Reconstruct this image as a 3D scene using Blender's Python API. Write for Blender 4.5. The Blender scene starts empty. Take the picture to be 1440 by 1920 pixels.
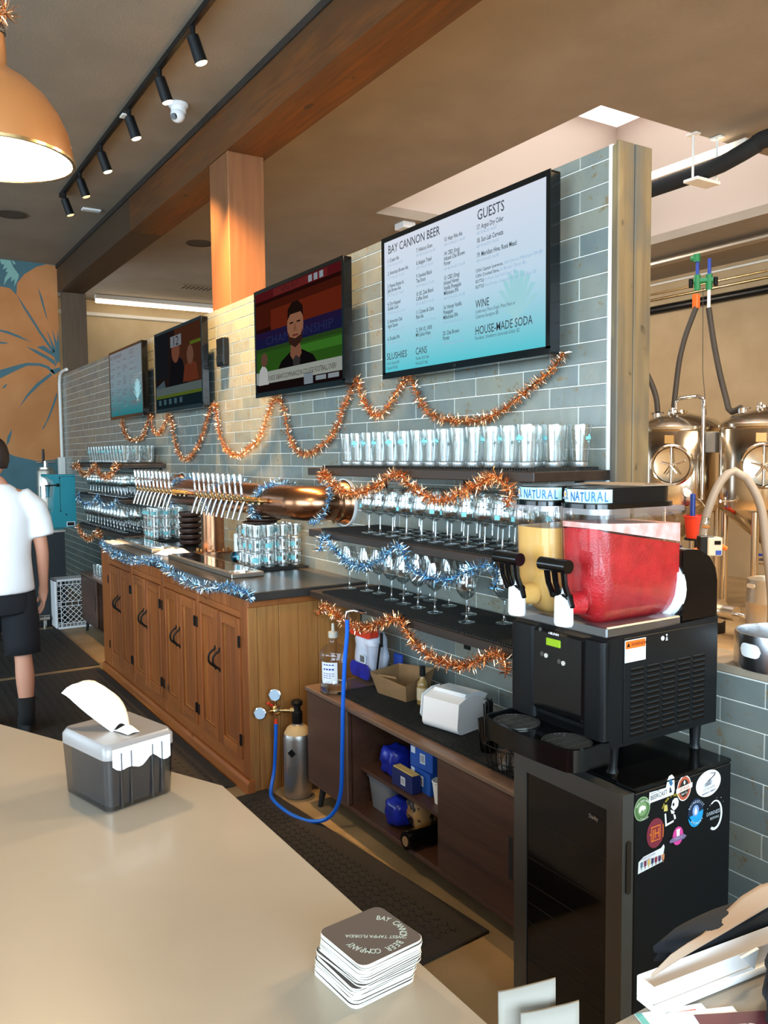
import bpy, bmesh, math, random
from mathutils import Vector, Matrix
R = math.radians
random.seed(7)
SC = bpy.context.scene
COL = SC.collection

# ------------------------------------------------------------------ camera, world, lights, exposure
cam = bpy.data.cameras.new('camera'); cam_o = bpy.data.objects.new('camera', cam); COL.objects.link(cam_o)
def cam_basis(yaw, pitch, roll):
    cy, sy, cp, sp = math.cos(yaw), math.sin(yaw), math.cos(pitch), math.sin(pitch)
    f = Vector((-cy*cp, sy*cp, sp)); r = Vector((sy, cy, 0)); u = r.cross(f)
    c, s = math.cos(roll), math.sin(roll)
    return c*r + s*u, -s*r + c*u, f
_r, _u, _f = cam_basis(R(32.169), R(-3.961), R(-0.551))
cam_o.matrix_world = Matrix(((_r.x, _u.x, -_f.x, 0), (_r.y, _u.y, -_f.y, 0), (_r.z, _u.z, -_f.z, 1.714), (0, 0, 0, 1)))
cam.sensor_fit = 'VERTICAL'; cam.sensor_height = 36.0; cam.lens = 1557.0/1920*36; cam.clip_start = 0.02; cam.clip_end = 100
SC.camera = cam_o

wd = bpy.data.worlds.new('daylight'); SC.world = wd; wd.use_nodes = True
_bg = wd.node_tree.nodes['Background']; _bg.inputs[0].default_value = (0.80, 0.90, 1.0, 1); _bg.inputs[1].default_value = 3.0

def lamp(name, kind, loc, target, power, col, size=None, size_y=None, spot=None, blend=0.5, radius=None):
    l = bpy.data.lights.new(name, kind); l.energy = power; l.color = col
    if kind == 'AREA':
        l.shape = 'RECTANGLE'; l.size = size; l.size_y = size_y or size
    if kind == 'SPOT':
        l.spot_size = R(spot); l.spot_blend = blend
    if radius is not None and kind != 'AREA': l.shadow_soft_size = radius
    o = bpy.data.objects.new(name, l); COL.objects.link(o); o.location = loc
    d = Vector(target) - Vector(loc)
    o.rotation_euler = d.to_track_quat('-Z', 'Y').to_euler()
    return o
DAY = (0.60, 0.82, 1.0)
# daylight through the storefront windows behind and to the right of the camera
lamp('window_daylight', 'AREA', (4.40, -1.0, 2.1), (-.6, .6, .6), 1250, DAY, 6.6, 3.2)
lamp('window_daylight', 'AREA', (-.4, -6.40, 2.2), (-.8, 2.2, .8), 760, DAY, 7.0, 3.2)
lamp('window_daylight', 'AREA', (-8.6, -6.40, 1.8), (-8.6, 0, 1.6), 170, DAY, 5.0, 2.5)
# daylight down the skylight shaft
lamp('skylight_daylight', 'AREA', (-6.0, 6.45, 5.80), (-6.0, 6.45, 0), 75, (0.95, 0.97, 1.0), 2.8, 3.3)
# unseen warm lights of the brewery; two are added to brighten its rear wall
lamp('unseen_brewery_light', 'AREA', (-2.2, 6.0, 4.10), (-2.2, 6.0, 0), 400, (1.0, 0.80, 0.55), 0.3, 2.4)
lamp('unseen_brewery_light', 'AREA', (-1.5, 8.4, 4.0), (-4.0, 10.4, 1.8), 125, (1.0, 0.84, 0.64), 0.3, 2.0)  # added fill out of view, aimed at the rear wall
lamp('unseen_brewery_light', 'AREA', (-9.2, 7.2, 4.0), (-7.0, 10.2, 1.8), 110, (1.0, 0.84, 0.64), 0.3, 2.0)  # added fill hidden behind the tiled wall, brightens the rear wall
lamp('unseen_brewery_light', 'AREA', (-0.2, 3.9, 3.9), (-0.2, 3.9, 0), 160, (1.0, 0.74, 0.42), 0.3, 1.6)

SC.view_settings.view_transform = 'Standard'; SC.view_settings.look = 'None'
SC.view_settings.gamma = 1.0; SC.view_settings.use_curve_mapping = False
SC.view_settings.exposure = 0.0
SC.cycles.max_bounces = 10; SC.cycles.transparent_max_bounces = 40; SC.cycles.transmission_bounces = 8
SC.cycles.caustics_reflective = False; SC.cycles.caustics_refractive = False
SC.cycles.sample_clamp_indirect = 6.0

# ------------------------------------------------------------------ materials
def srgb(h):
    h = h.lstrip('#'); out = []
    for i in (0, 2, 4):
        c = int(h[i:i+2], 16)/255
        out.append(c/12.92 if c <= 0.04045 else ((c+0.055)/1.055)**2.4)
    return (*out, 1)
def _new(name):
    m = bpy.data.materials.new(name); m.use_nodes = True
    nt = m.node_tree; return m, nt, nt.nodes['Principled BSDF']
def noise(nt, scale, detail=3, mapscale=None, seed=0, coord='Position'):
    if coord == 'Position': src = nt.nodes.new('ShaderNodeNewGeometry').outputs['Position']
    else: src = nt.nodes.new('ShaderNodeTexCoord').outputs[coord]
    mp = nt.nodes.new('ShaderNodeMapping'); nt.links.new(src, mp.inputs['Vector'])
    mp.inputs['Location'].default_value = (seed*3.1, seed*1.7, seed*2.3)
    if mapscale: mp.inputs['Scale'].default_value = mapscale
    n = nt.nodes.new('ShaderNodeTexNoise'); n.inputs['Scale'].default_value = scale; n.inputs['Detail'].default_value = detail
    nt.links.new(mp.outputs[0], n.inputs['Vector']); return n.outputs['Fac']
def ramp(nt, fac, stops):
    r = nt.nodes.new('ShaderNodeValToRGB'); nt.links.new(fac, r.inputs[0])
    e = r.color_ramp.elements
    while len(e) < len(stops): e.new(0.5)
    for k, (p, c) in enumerate(stops): e[k].position = p; e[k].color = c
    return r.outputs[0]
def mixc(nt, fac, a, b, mode='MIX'):
    m = nt.nodes.new('ShaderNodeMix'); m.data_type = 'RGBA'; m.blend_type = mode
    for sock, v in ((m.inputs[0], fac), (m.inputs[6], a), (m.inputs[7], b)):
        if hasattr(v, 'is_linked') or isinstance(v, bpy.types.NodeSocket): nt.links.new(v, sock)
        else: sock.default_value = v
    return m.outputs[2]
def bump(nt, b, h, strength, dist=0.01):
    n = nt.nodes.new('ShaderNodeBump'); n.inputs['Strength'].default_value = strength; n.inputs['Distance'].default_value = dist
    nt.links.new(h, n.inputs['Height']); nt.links.new(n.outputs[0], b.inputs['Normal'])
def mat(name, col, rough=0.5, metal=0.0, col2=None, nscale=6, lo=0.35, hi=0.65, stretch=None, bmp=0, bscale=60, coat=0, emit=None, estr=0, spec=None):
    m, nt, b = _new(name)
    c = srgb(col) if isinstance(col, str) else col
    b.inputs['Base Color'].default_value = c; b.inputs['Roughness'].default_value = rough; b.inputs['Metallic'].default_value = metal
    m.diffuse_color = c
    if col2:
        c2 = srgb(col2)
        nt.links.new(ramp(nt, noise(nt, nscale, 5, stretch), [(lo, c), (hi, c2)]), b.inputs['Base Color'])
    if bmp: bump(nt, b, noise(nt, bscale, 4, stretch), bmp)
    if coat: b.inputs['Coat Weight'].default_value = coat; b.inputs['Coat Roughness'].default_value = 0.08
    if spec is not None: b.inputs['Specular IOR Level'].default_value = spec
    if emit: b.inputs['Emission Color'].default_value = srgb(emit); b.inputs['Emission Strength'].default_value = estr
    return m
def wood(name, c1, c2, c3, axis, rough=0.5, fine=45, per_obj=0.0, knots=True):
    m, nt, b = _new(name)
    st = [1, 1, 1]; st[axis] = 0.07
    g = noise(nt, fine, 6, tuple(st)); g2 = noise(nt, 7, 3, tuple(st), 2)
    col = ramp(nt, g, [(0.3, srgb(c1)), (0.7, srgb(c2))])
    col = mixc(nt, ramp(nt, g2, [(0.4, (0, 0, 0, 1)), (0.7, (1, 1, 1, 1))]), col, srgb(c3))
    if knots:
        st2 = [1, 1, 1]; st2[axis] = 0.45
        k = ramp(nt, noise(nt, 9, 2, tuple(st2), 5), [(0.70, (0, 0, 0, 1)), (0.76, (1, 1, 1, 1))])
        col = mixc(nt, k, col, (0.02, 0.012, 0.007, 1))
    if per_obj:
        oi = nt.nodes.new('ShaderNodeObjectInfo')
        v = ramp(nt, oi.outputs['Random'], [(0, (1-per_obj,)*3+(1,)), (1, (1, 1, 1, 1))])
        col = mixc(nt, 1.0, col, v, 'MULTIPLY')
    nt.links.new(col, b.inputs['Base Color']); b.inputs['Roughness'].default_value = rough
    bump(nt, b, g, 0.25, 0.004); m.diffuse_color = srgb(c1)
    return m
def thin_glass(name, tint=(1, 1, 1, 1), refl=0.9, base=0.045, rough=0.03):
    m = bpy.data.materials.new(name); m.use_nodes = True; nt = m.node_tree; nt.nodes.clear()
    o = nt.nodes.new('ShaderNodeOutputMaterial'); mx = nt.nodes.new('ShaderNodeMixShader')
    t = nt.nodes.new('ShaderNodeBsdfTransparent'); t.inputs[0].default_value = tint
    g = nt.nodes.new('ShaderNodeBsdfGlossy'); g.inputs['Roughness'].default_value = rough
    lw = nt.nodes.new('ShaderNodeLayerWeight'); lw.inputs[0].default_value = 0.5
    p = nt.nodes.new('ShaderNodeMath'); p.operation = 'POWER'; p.inputs[1].default_value = 3.0; nt.links.new(lw.outputs['Facing'], p.inputs[0])
    q = nt.nodes.new('ShaderNodeMath'); q.operation = 'MULTIPLY_ADD'; q.inputs[1].default_value = refl*0.75; q.inputs[2].default_value = base; nt.links.new(p.outputs[0], q.inputs[0])
    nt.links.new(q.outputs[0], mx.inputs[0]); nt.links.new(t.outputs[0], mx.inputs[1]); nt.links.new(g.outputs[0], mx.inputs[2])
    nt.links.new(mx.outputs[0], o.inputs[0]); m.diffuse_color = (0.8, 0.9, 0.95, 0.3)
    return m
def real_glass(name, col=(1, 1, 1, 1), rough=0.0, ior=1.45):
    m, nt, b = _new(name); b.inputs['Base Color'].default_value = col; b.inputs['Transmission Weight'].default_value = 1
    b.inputs['Roughness'].default_value = rough; b.inputs['IOR'].default_value = ior; return m
def glow(name, col, s):
    m = bpy.data.materials.new(name); m.use_nodes = True; nt = m.node_tree; nt.nodes.clear()
    o = nt.nodes.new('ShaderNodeOutputMaterial'); e = nt.nodes.new('ShaderNodeEmission')
    e.inputs[0].default_value = srgb(col) if isinstance(col, str) else col; e.inputs[1].default_value = s
    nt.links.new(e.outputs[0], o.inputs[0]); return m
def tile_mat(name, per_island):
    m, nt, b = _new(name)
    if per_island: rnd = nt.nodes.new('ShaderNodeNewGeometry').outputs['Random Per Island']
    else: rnd = nt.nodes.new('ShaderNodeObjectInfo').outputs['Random']
    base = ramp(nt, rnd, [(0.0, srgb('#67706e')), (0.45, srgb('#777b74')), (0.75, srgb('#828276')), (1.0, srgb('#8a8673'))])
    cloud = ramp(nt, noise(nt, 9, 4), [(0.35, srgb('#707876')), (0.7, srgb('#8b8b7f'))])
    col = mixc(nt, 0.4, base, cloud)
    big = noise(nt, 11, 5, None, 3); small = noise(nt, 55, 4, None, 6)
    mul = nt.nodes.new('ShaderNodeMath'); mul.operation = 'MULTIPLY'; nt.links.new(big, mul.inputs[0]); nt.links.new(small, mul.inputs[1])
    rust = ramp(nt, mul.outputs[0], [(0.315, (0, 0, 0, 1)), (0.44, (.85, .85, .85, 1))])
    col = mixc(nt, rust, col, srgb('#7a6340'))
    nt.links.new(col, b.inputs['Base Color']); b.inputs['Roughness'].default_value = 0.22
    bump(nt, b, noise(nt, 14, 2, None, 8), 0.12, 0.01)
    m.diffuse_color = srgb('#8fa3a1'); return m

MT = {}
MT['tile'] = tile_mat('glazed_tile', False); MT['tile_far'] = tile_mat('glazed_tile_far', True)
MT['grout'] = mat('grout', '#f0eee4', 0.9)
MT['ceiling'] = mat('ceiling_paint', '#978b7b', 0.9, col2='#8d8273', nscale=2, bmp=0.15, bscale=90)
MT['shaft'] = mat('shaft_paint', '#b3a699', 0.9)
MT['teal_wall'] = mat('teal_wall_paint', '#4d7078', 0.8, col2='#47686f', nscale=4)
MT['orange'] = mat('orange_wall_paint', '#c98650', 0.8, col2='#bb7641', nscale=2.2)
MT['line'] = mat('slate_line_paint', '#4a6c74', 0.8)
MT['mint'] = mat('mint_paint', '#86b0a6', 0.8)
MT['cream'] = mat('cream_wall_paint', '#cdb893', 0.85, col2='#c3ad88', nscale=3)
MT['brew_wall'] = mat('brewery_wall_paint', '#b39b79', 0.85, col2='#a48c6b', nscale=1.5)
MT['floor'] = mat('sealed_concrete', '#a58a66', 0.5, col2='#8a7354', nscale=3, bmp=0.05, bscale=30)
MT['beam'] = wood('stained_beam', '#74400f', '#4c290c', '#55371b', 0, 0.55, 40)
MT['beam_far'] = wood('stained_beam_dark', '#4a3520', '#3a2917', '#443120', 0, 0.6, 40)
MT['column'] = wood('column_wood', '#7f5230', '#694021', '#75492a', 2, 0.55, 30, knots=False)
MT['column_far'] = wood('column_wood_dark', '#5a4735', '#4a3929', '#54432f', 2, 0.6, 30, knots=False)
MT['post'] = wood('rough_post_wood', '#846a45', '#5f4a2e', '#544e43', 2, 0.6, 25)
def _blotch(m, colr, scale, lo, hi, stretch=None, seed=9):
    nt = m.node_tree; b = nt.nodes['Principled BSDF']; src = b.inputs['Base Color'].links[0].from_socket
    k = ramp(nt, noise(nt, scale, 4, stretch, seed), [(lo, (0, 0, 0, 1)), (hi, (.8, .8, .8, 1))]); nt.links.new(mixc(nt, k, src, srgb(colr)), b.inputs['Base Color'])
_blotch(MT['post'], '#4d4a44', 7, .48, .66, (1, 1, .45), 9); _blotch(MT['post'], '#2a2118', 17, .66, .72, (1, 1, .5), 4); _blotch(MT['post'], '#a58a5c', 5, .55, .75, (1, 1, .3), 14)
_blotch(MT['beam'], '#3a2410', 2.2, .5, .7, (.25, 1, 1), 3)
MT['trimdark'] = mat('dark_trim', '#2a221b', 0.7)
MT['white'] = mat('white_paint', '#e9e6de', 0.5)
MT['cap'] = mat('stone_cap', '#a08f7b', 0.6, col2='#8f7f6c', nscale=8)
MT['bar_top'] = mat('polished_concrete', '#9c8e7d', 0.36, col2='#918372', nscale=2.0, coat=0.15)
MT['black_panel'] = mat('black_wainscot', '#23282b', 0.7)
MT['black'] = mat('black_plastic', '#0a0c0e', 0.38, spec=0.3)
MT['black_gloss'] = mat('black_gloss', '#08090a', 0.12)
MT['black_matte'] = mat('black_matte', '#131313', 0.85)
MT['rubber'] = mat('black_rubber', '#15130f', 0.8, bmp=0.4, bscale=120)
MT['rubber_mat'] = mat('floor_mat_rubber', '#2b241d', 0.9, bmp=0.5, bscale=220)
MT['steel'] = mat('brushed_steel', (0.62, 0.58, 0.52, 1), 0.3, 1.0)
MT['tank'] = mat('tank_steel', (0.66, 0.58, 0.47, 1), 0.17, 1.0)
MT['keg'] = mat('keg_steel', (0.55, 0.5, 0.43, 1), 0.42, 1.0)
MT['chrome'] = mat('chrome', (0.85, 0.85, 0.86, 1), 0.08, 1.0)
MT['brass'] = mat('brass', (0.72, 0.50, 0.24, 1), 0.25, 1.0)
MT['copper'] = mat('copper', (0.36, 0.17, 0.09, 1), 0.24, 1.0)
MT['lamp_copper'] = mat('lamp_copper', '#b0713f', 0.38, 0.25, coat=0.3)
MT['shelf'] = wood('dark_shelf_wood', '#2b1f18', '#1d1410', '#35271d', 0, 0.45, 45, knots=False)
MT['shelf_y'] = wood('dark_shelf_end_grain', '#43413c', '#34322e', '#4b4a45', 1, 0.5, 45, knots=False)
MT['console'] = wood('walnut_console', '#4a2f20', '#38231a', '#55382a', 0, 0.42, 40, knots=False)
MT['console_top'] = wood('walnut_console_top', '#6d5546', '#5a4638', '#77604f', 0, 0.35, 40, knots=False)
MT['cab'] = wood('cabinet_pine', '#a75c22', '#7c3f14', '#8d4d18', 2, 0.5, 40, per_obj=0.25)
MT['cab_light'] = wood('cabinet_pine_light', '#b88042', '#925b28', '#a76d34', 2, 0.5, 40, per_obj=0.2)
MT['cab_x'] = wood('cabinet_pine_rail', '#a96026', '#7f4216', '#97541f', 0, 0.5, 40, per_obj=0.2)
MT['counter'] = mat('black_countertop', '#2c2b2a', 0.28, col2='#363331', nscale=5)
MT['iron'] = mat('black_iron', '#15120f', 0.5, 0.6)
MT['glass'] = thin_glass('clear_glass', (0.97, 0.985, 0.98, 1), 0.95, 0.20, 0.07)
MT['stem_glass'] = thin_glass('stem_glass', (0.95, 0.98, 0.98, 1), 0.8, 0.35, 0.15)
MT['glass_base'] = thin_glass('thick_glass_base', (0.95, 0.98, 0.98, 1), 0.8, 0.55, 0.30)  # gloss share raised; its whiteness stands in for daylight refracted in the base
MT['logo'] = mat('teal_print', '#6fb9bf', 0.5)
MT['clear_plastic'] = thin_glass('clear_plastic', (0.93, 0.93, 0.94, 1), 0.7, 0.05, 0.06)
MT['smoke_plastic'] = thin_glass('smoked_plastic', (0.42, 0.43, 0.47, 1), 0.6, 0.13, 0.22)
MT['red_slush'] = mat('red_slush', '#c22026', 0.35, col2='#a8161d', nscale=22, bmp=0.35, bscale=180, coat=0.5)
MT['yellow_slush'] = mat('yellow_slush', '#e3b468', 0.35, col2='#d9a655', nscale=6, coat=0.4)
MT['pink_foam'] = mat('pink_foam', '#f2b7a8', 0.5)
MT['frost'] = thin_glass('frosted_clear', (.93, .86, .87, 1), 0.7, 0.30, 0.35)
MT['white_plastic'] = mat('white_plastic', '#eeeeee', 0.35)
MT['paper'] = mat('white_paper', '#f1eeea', 0.8)
MT['carton'] = mat('white_carton', '#e8e2de', 0.7)
MT['kraft'] = mat('kraft_paper', '#8f6d48', 0.8, col2='#84633f', nscale=5)
MT['orange_plastic'] = mat('orange_plastic', '#f0691d', 0.4)
MT['blue_hose'] = mat('blue_hose', '#1565d8', 0.3)
MT['blue_pack'] = mat('blue_packet', '#1c2fae', 0.3, col2='#141f7c', nscale=14)
MT['blue_box'] = mat('blue_carton', '#1b53ae', 0.5)
MT['navy_box'] = mat('navy_carton', '#15205a', 0.5)
MT['label_white'] = mat('white_label', '#e8edf3', 0.6)
MT['grey_bin'] = mat('grey_bin', '#77797d', 0.45)
MT['red_plastic'] = mat('red_plastic', '#e03a20', 0.4)
MT['grey_plastic'] = mat('grey_plastic', '#b9b3a6', 0.5)
MT['hose_dark'] = mat('dark_hose', '#3a332b', 0.6)
MT['hose_grey'] = mat('grey_hose', '#8d857d', 0.5)
MT['hose_yellow'] = mat('pale_yellow_hose', '#d3c27a', 0.4)
MT['green'] = mat('green_valve', '#1d7a46', 0.4)
MT['blue_valve'] = mat('blue_valve', '#23429e', 0.4)
MT['teal_machine'] = mat('teal_enamel', '#0f8a97', 0.4)
MT['shirt'] = mat('white_cotton', '#f4f4f6', 0.9, bmp=0.2, bscale=12)
MT['shorts'] = mat('black_cotton', '#10131a', 0.9)
MT['skin'] = mat('skin', '#c98f74', 0.55)
MT['hair'] = mat('dark_hair', '#241813', 0.6)
MT['sock'] = mat('black_sock', '#0e0e10', 0.9)
MT['tinsel_copper'] = mat('copper_tinsel', (0.78, 0.36, 0.16, 1), 0.22, 1.0)
MT['tinsel_gold'] = mat('copper_tinsel_bright', (1.0, 0.70, 0.46, 1), 0.16, 1.0)
MT['tinsel_blue'] = mat('blue_tinsel', (0.25, 0.48, 0.70, 1), 0.22, 1.0)
MT['tinsel_silver'] = mat('silver_tinsel', (0.85, 0.9, 0.9, 1), 0.16, 1.0)
MT['fridge_glass'] = mat('fridge_door_glass', '#070504', 0.08)
MT['gunmetal'] = mat('gunmetal', '#6a6863', 0.35, 0.8)
MT['coaster_top'] = mat('coaster_brown', '#4a3f3a', 0.7)
MT['coaster_edge'] = mat('coaster_board', '#e6e2d2', 0.8)
MT['coaster_ink'] = mat('coaster_ink', '#a9b8b4', 0.7)
MT['woven'] = mat('woven_wood_bowl', '#38221a', 0.45)
MT['lamp_white'] = glow('lamp_bulb', (1.0, 0.86, 0.62, 1), 9)
MT['tube_light'] = glow('tube_light', (1.0, 0.80, 0.55, 1), 9)
MT['spot_light'] = glow('spot_bulb', (1.0, 0.74, 0.42, 1), 12)
# ------------------------------------------------------------------ geometry helpers
class MB:
    """collects shapes in one coordinate frame; build() links them as ONE mesh object"""
    def __init__(s): s.v = []; s.f = []; s.m = []; s.cur = 0
    def add(s, vs, fs):
        n = len(s.v); s.v += [tuple(v) for v in vs]
        for f in fs: s.f.append(tuple(i+n for i in f)); s.m.append(s.cur)
        return s
    def mi(s, k): s.cur = k; return s
    def box(s, x0, x1, y0, y1, z0, z1, M=None):
        vs = [(x, y, z) for z in (z0, z1) for y in (y0, y1) for x in (x0, x1)]
        if M: vs = [M @ Vector(v) for v in vs]
        return s.add(vs, [(0, 2, 3, 1), (4, 5, 7, 6), (0, 1, 5, 4), (2, 6, 7, 3), (0, 4, 6, 2), (1, 3, 7, 5)])
    def cbox(s, x0, x1, y0, y1, z0, z1, b, M=None):
        """box with chamfered edges"""
        vs = []; idx = {}
        for i, (X, sx) in enumerate(((x0, 1), (x1, -1))):
            for j, (Y, sy) in enumerate(((y0, 1), (y1, -1))):
                for k, (Z, sz) in enumerate(((z0, 1), (z1, -1))):
                    for a in range(3):
                        p = [X+sx*b, Y+sy*b, Z+sz*b]; p[a] = (X, Y, Z)[a]
                        idx[i, j, k, a] = len(vs); vs.append(p)
        I = lambda i, j, k, a: idx[i, j, k, a]
        fs = []
        for q in (0, 1):
            fs += [[I(q, 0, 0, 0), I(q, 1, 0, 0), I(q, 1, 1, 0), I(q, 0, 1, 0)], [I(0, q, 0, 1), I(1, q, 0, 1), I(1, q, 1, 1), I(0, q, 1, 1)], [I(0, 0, q, 2), I(1, 0, q, 2), I(1, 1, q, 2), I(0, 1, q, 2)]]
        for q in (0, 1):
            for t in (0, 1):
                fs += [[I(0, q, t, 1), I(1, q, t, 1), I(1, q, t, 2), I(0, q, t, 2)], [I(q, 0, t, 0), I(q, 1, t, 0), I(q, 1, t, 2), I(q, 0, t, 2)], [I(q, t, 0, 0), I(q, t, 1, 0), I(q, t, 1, 1), I(q, t, 0, 1)]]
                for w in (0, 1): fs.append([I(q, t, w, 0), I(q, t, w, 1), I(q, t, w, 2)])
        c = Vector(((x0+x1)/2, (y0+y1)/2, (z0+z1)/2)); out = []
        for f in fs:
            p = [Vector(vs[i]) for i in f]; n = (p[1]-p[0]).cross(p[2]-p[0])
            if n.dot(sum(p, Vector())/len(p)-c) < 0: f = f[::-1]
            out.append(f)
        if M: vs = [M @ Vector(v) for v in vs]
        return s.add(vs, out)
    def cyl(s, p0, p1, r0, r1=None, n=16, caps=True):
        r1 = r0 if r1 is None else r1
        return s.tube([p0, p1], [r0, r1], n, caps)
    def tube(s, pts, r, n=10, caps=True):
        pts = [Vector(p) for p in pts]; N = len(pts)
        rs = r if isinstance(r, (list, tuple)) else [r]*N
        t0 = (pts[1]-pts[0]).normalized()
        a = Vector((0, 0, 1)) if abs(t0.z) < 0.9 else Vector((1, 0, 0))
        x = t0.cross(a).normalized(); vs = []
        for i, p in enumerate(pts):
            t = (pts[min(i+1, N-1)]-pts[max(i-1, 0)]).normalized()
            x = (x-t*x.dot(t)).normalized(); y = t.cross(x)
            for k in range(n):
                an = 2*math.pi*k/n; vs.append(p+(x*math.cos(an)+y*math.sin(an))*rs[i])
        fs = [(i*n+k, i*n+(k+1) % n, (i+1)*n+(k+1) % n, (i+1)*n+k) for i in range(N-1) for k in range(n)]
        if caps: fs += [tuple(range(n))[::-1], tuple(range((N-1)*n, N*n))]
        return s.add(vs, fs)
    def lathe(s, prof, c=(0, 0, 0), n=20, M=None, cap0=False, cap1=False, arc=None):
        vs = []; fs = []; L = len(prof)
        for r, z in prof:
            for k in range(n):
                a = 2*math.pi*k/n; vs.append(Vector((r*math.cos(a), r*math.sin(a), z)))
        for i in range(L-1):
            for k in range(n): fs.append((i*n+k, i*n+(k+1) % n, (i+1)*n+(k+1) % n, (i+1)*n+k))
        if cap0: fs.append(tuple(range(n))[::-1])
        if cap1: fs.append(tuple(range((L-1)*n, L*n)))
        vs = [(M @ v if M else v)+Vector(c) for v in vs]
        return s.add(vs, fs)
    def prism(s, poly, o, ux, uy, d):
        """polygon in the plane (o, ux, uy) pushed by vector d"""
        o, ux, uy, d = Vector(o), Vector(ux), Vector(uy), Vector(d); n = len(poly)
        b = [o+ux*x+uy*y for x, y in poly]; vs = b+[p+d for p in b]
        A = sum(poly[i][0]*poly[(i+1) % n][1]-poly[(i+1) % n][0]*poly[i][1] for i in range(n))
        flip = (A > 0) == (ux.cross(uy).dot(d) > 0)
        base = tuple(range(n)); top = tuple(range(n, 2*n))
        fs = [base[::-1] if flip else base, top if flip else top[::-1]]
        for i in range(n):
            q = (i, (i+1) % n, n+(i+1) % n, n+i); fs.append(q if flip else q[::-1])
        return s.add(vs, fs)
    def flat(s, poly, o, ux, uy):
        o, ux, uy = Vector(o), Vector(ux), Vector(uy)
        return s.add([o+ux*x+uy*y for x, y in poly], [tuple(range(len(poly)))])
    def ball(s, c, r, n=12, m=8, sc=(1, 1, 1)):
        prof = [(max(1e-4, math.sin(math.pi*i/m))*r, -math.cos(math.pi*i/m)*r) for i in range(m+1)]
        return s.lathe(prof, c, n, Matrix.Diagonal((*sc, 1)))
    def text(s, string, o, ux, uy, size, align='LEFT', cond=1.0, bold=0.0, gap=1.0):
        v, f = text_geo(string, align, bold, gap)
        o, ux, uy = Vector(o), Vector(ux), Vector(uy)
        return s.add([o+ux*(x*size*cond)+uy*(y*size) for x, y in v], f)
    def mesh(s, name, mats, smooth=None, off=None):
        me = bpy.data.meshes.new(name)
        vs = s.v if off is None else [(x-off[0], y-off[1], z-off[2]) for x, y, z in s.v]
        me.from_pydata(vs, [], s.f)
        mats = mats if isinstance(mats, (list, tuple)) else [mats]
        for m in mats: me.materials.append(MT[m] if isinstance(m, str) else m)
        if len(mats) > 1: me.polygons.foreach_set('material_index', s.m)
        if smooth is not None:
            me.shade_smooth()
            if smooth < 179: me.set_sharp_from_angle(angle=R(smooth))
        me.update(); return me
    def build(s, name, mats, parent=None, smooth=None, local=False, kind=None):
        off = None if (parent is None or local) else world_loc(parent)
        o = bpy.data.objects.new(name, s.mesh(name, mats, smooth, off)); COL.objects.link(o)
        if parent is not None: o.parent = parent
        if kind: o['kind'] = kind
        return o
def world_loc(o):
    L = Vector(o.location)
    while o.parent: o = o.parent; L += Vector(o.location)
    return L
_tg = {}
def text_geo(string, align, bold, gap):
    key = (string, align, bold, gap)
    if key not in _tg:
        cu = bpy.data.curves.new('t', 'FONT'); cu.body = string; cu.align_x = align; cu.size = 1.0; cu.resolution_u = 2; cu.offset = bold; cu.space_line = gap
        ob = bpy.data.objects.new('t', cu); COL.objects.link(ob)
        me = ob.to_mesh()
        _tg[key] = ([(v.co.x, v.co.y) for v in me.vertices], [tuple(p.vertices) for p in me.polygons])
        ob.to_mesh_clear(); bpy.data.objects.remove(ob); bpy.data.curves.remove(cu)
    return _tg[key]
def tag(o, label, cat, group=None, kind=None):
    o['label'] = label; o['category'] = cat
    if group: o['group'] = group
    if kind: o['kind'] = kind
    return o
def thing(name, label, cat, loc=(0, 0, 0), rz=0, group=None):
    o = bpy.data.objects.new(name, None); COL.objects.link(o); o.empty_display_size = 0.05
    o.location = loc; o.rotation_euler = (0, 0, rz); return tag(o, label, cat, group)
_on = 'first second third fourth fifth sixth seventh eighth ninth tenth eleventh twelfth thirteenth fourteenth fifteenth sixteenth seventeenth eighteenth nineteenth'.split()
def nth(k):
    if k < 19: return _on[k]
    t = ('twenty', 'thirty', 'forty')[(k+1)//10-2]; r = (k+1) % 10
    return (('twentieth', 'thirtieth', 'fortieth')[(k+1)//10-2]) if r == 0 else t+'-'+_on[r-1]
ROW = ('front row', 'second row', 'third row', 'back row')
def struct(o): o['kind'] = 'structure'; return o
def dup(root, loc, rz=0.0, label=None, group=None, scale=None):
    r = root.copy(); COL.objects.link(r); r.location = loc; r.rotation_euler = (0, 0, rz)
    if label: r['label'] = label
    if group: r['group'] = group
    if scale: r.scale = scale
    for ch in list(root.children):
        c = ch.copy(); COL.objects.link(c); c.parent = r
        for g in list(ch.children):
            d = g.copy(); COL.objects.link(d); d.parent = c
    return r
def spline(pts, step):
    """Catmull-Rom through the points, resampled about every step"""
    P = [Vector(p) for p in pts]; P = [P[0]*2-P[1]]+P+[P[-1]*2-P[-2]]; out = []
    for i in range(1, len(P)-2):
        a, b, c, d = P[i-1:i+3]; n = max(1, int((c-b).length/step))
        for k in range(n):
            t = k/n
            out.append(0.5*((2*b)+(c-a)*t+(2*a-5*b+4*c-d)*t*t+(3*b-a-3*c+d)*t**3))
    out.append(P[-2]); return out
def rrect(w, h, r, n=4, cx=0, cy=0):
    out = []
    for qx, qy, a0 in ((1, 1, 0), (-1, 1, 90), (-1, -1, 180), (1, -1, 270)):
        for k in range(n+1):
            a = R(a0+90*k/n); out.append((cx+qx*(w/2-r)+r*math.cos(a), cy+qy*(h/2-r)+r*math.sin(a)))
    return out
def ell(cx, cy, a, b, n=24): return [(cx+a*math.cos(2*math.pi*k/n), cy+b*math.sin(2*math.pi*k/n)) for k in range(n)]
V3 = Vector
X, Y, Z = V3((1, 0, 0)), V3((0, 1, 0)), V3((0, 0, 1))

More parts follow.
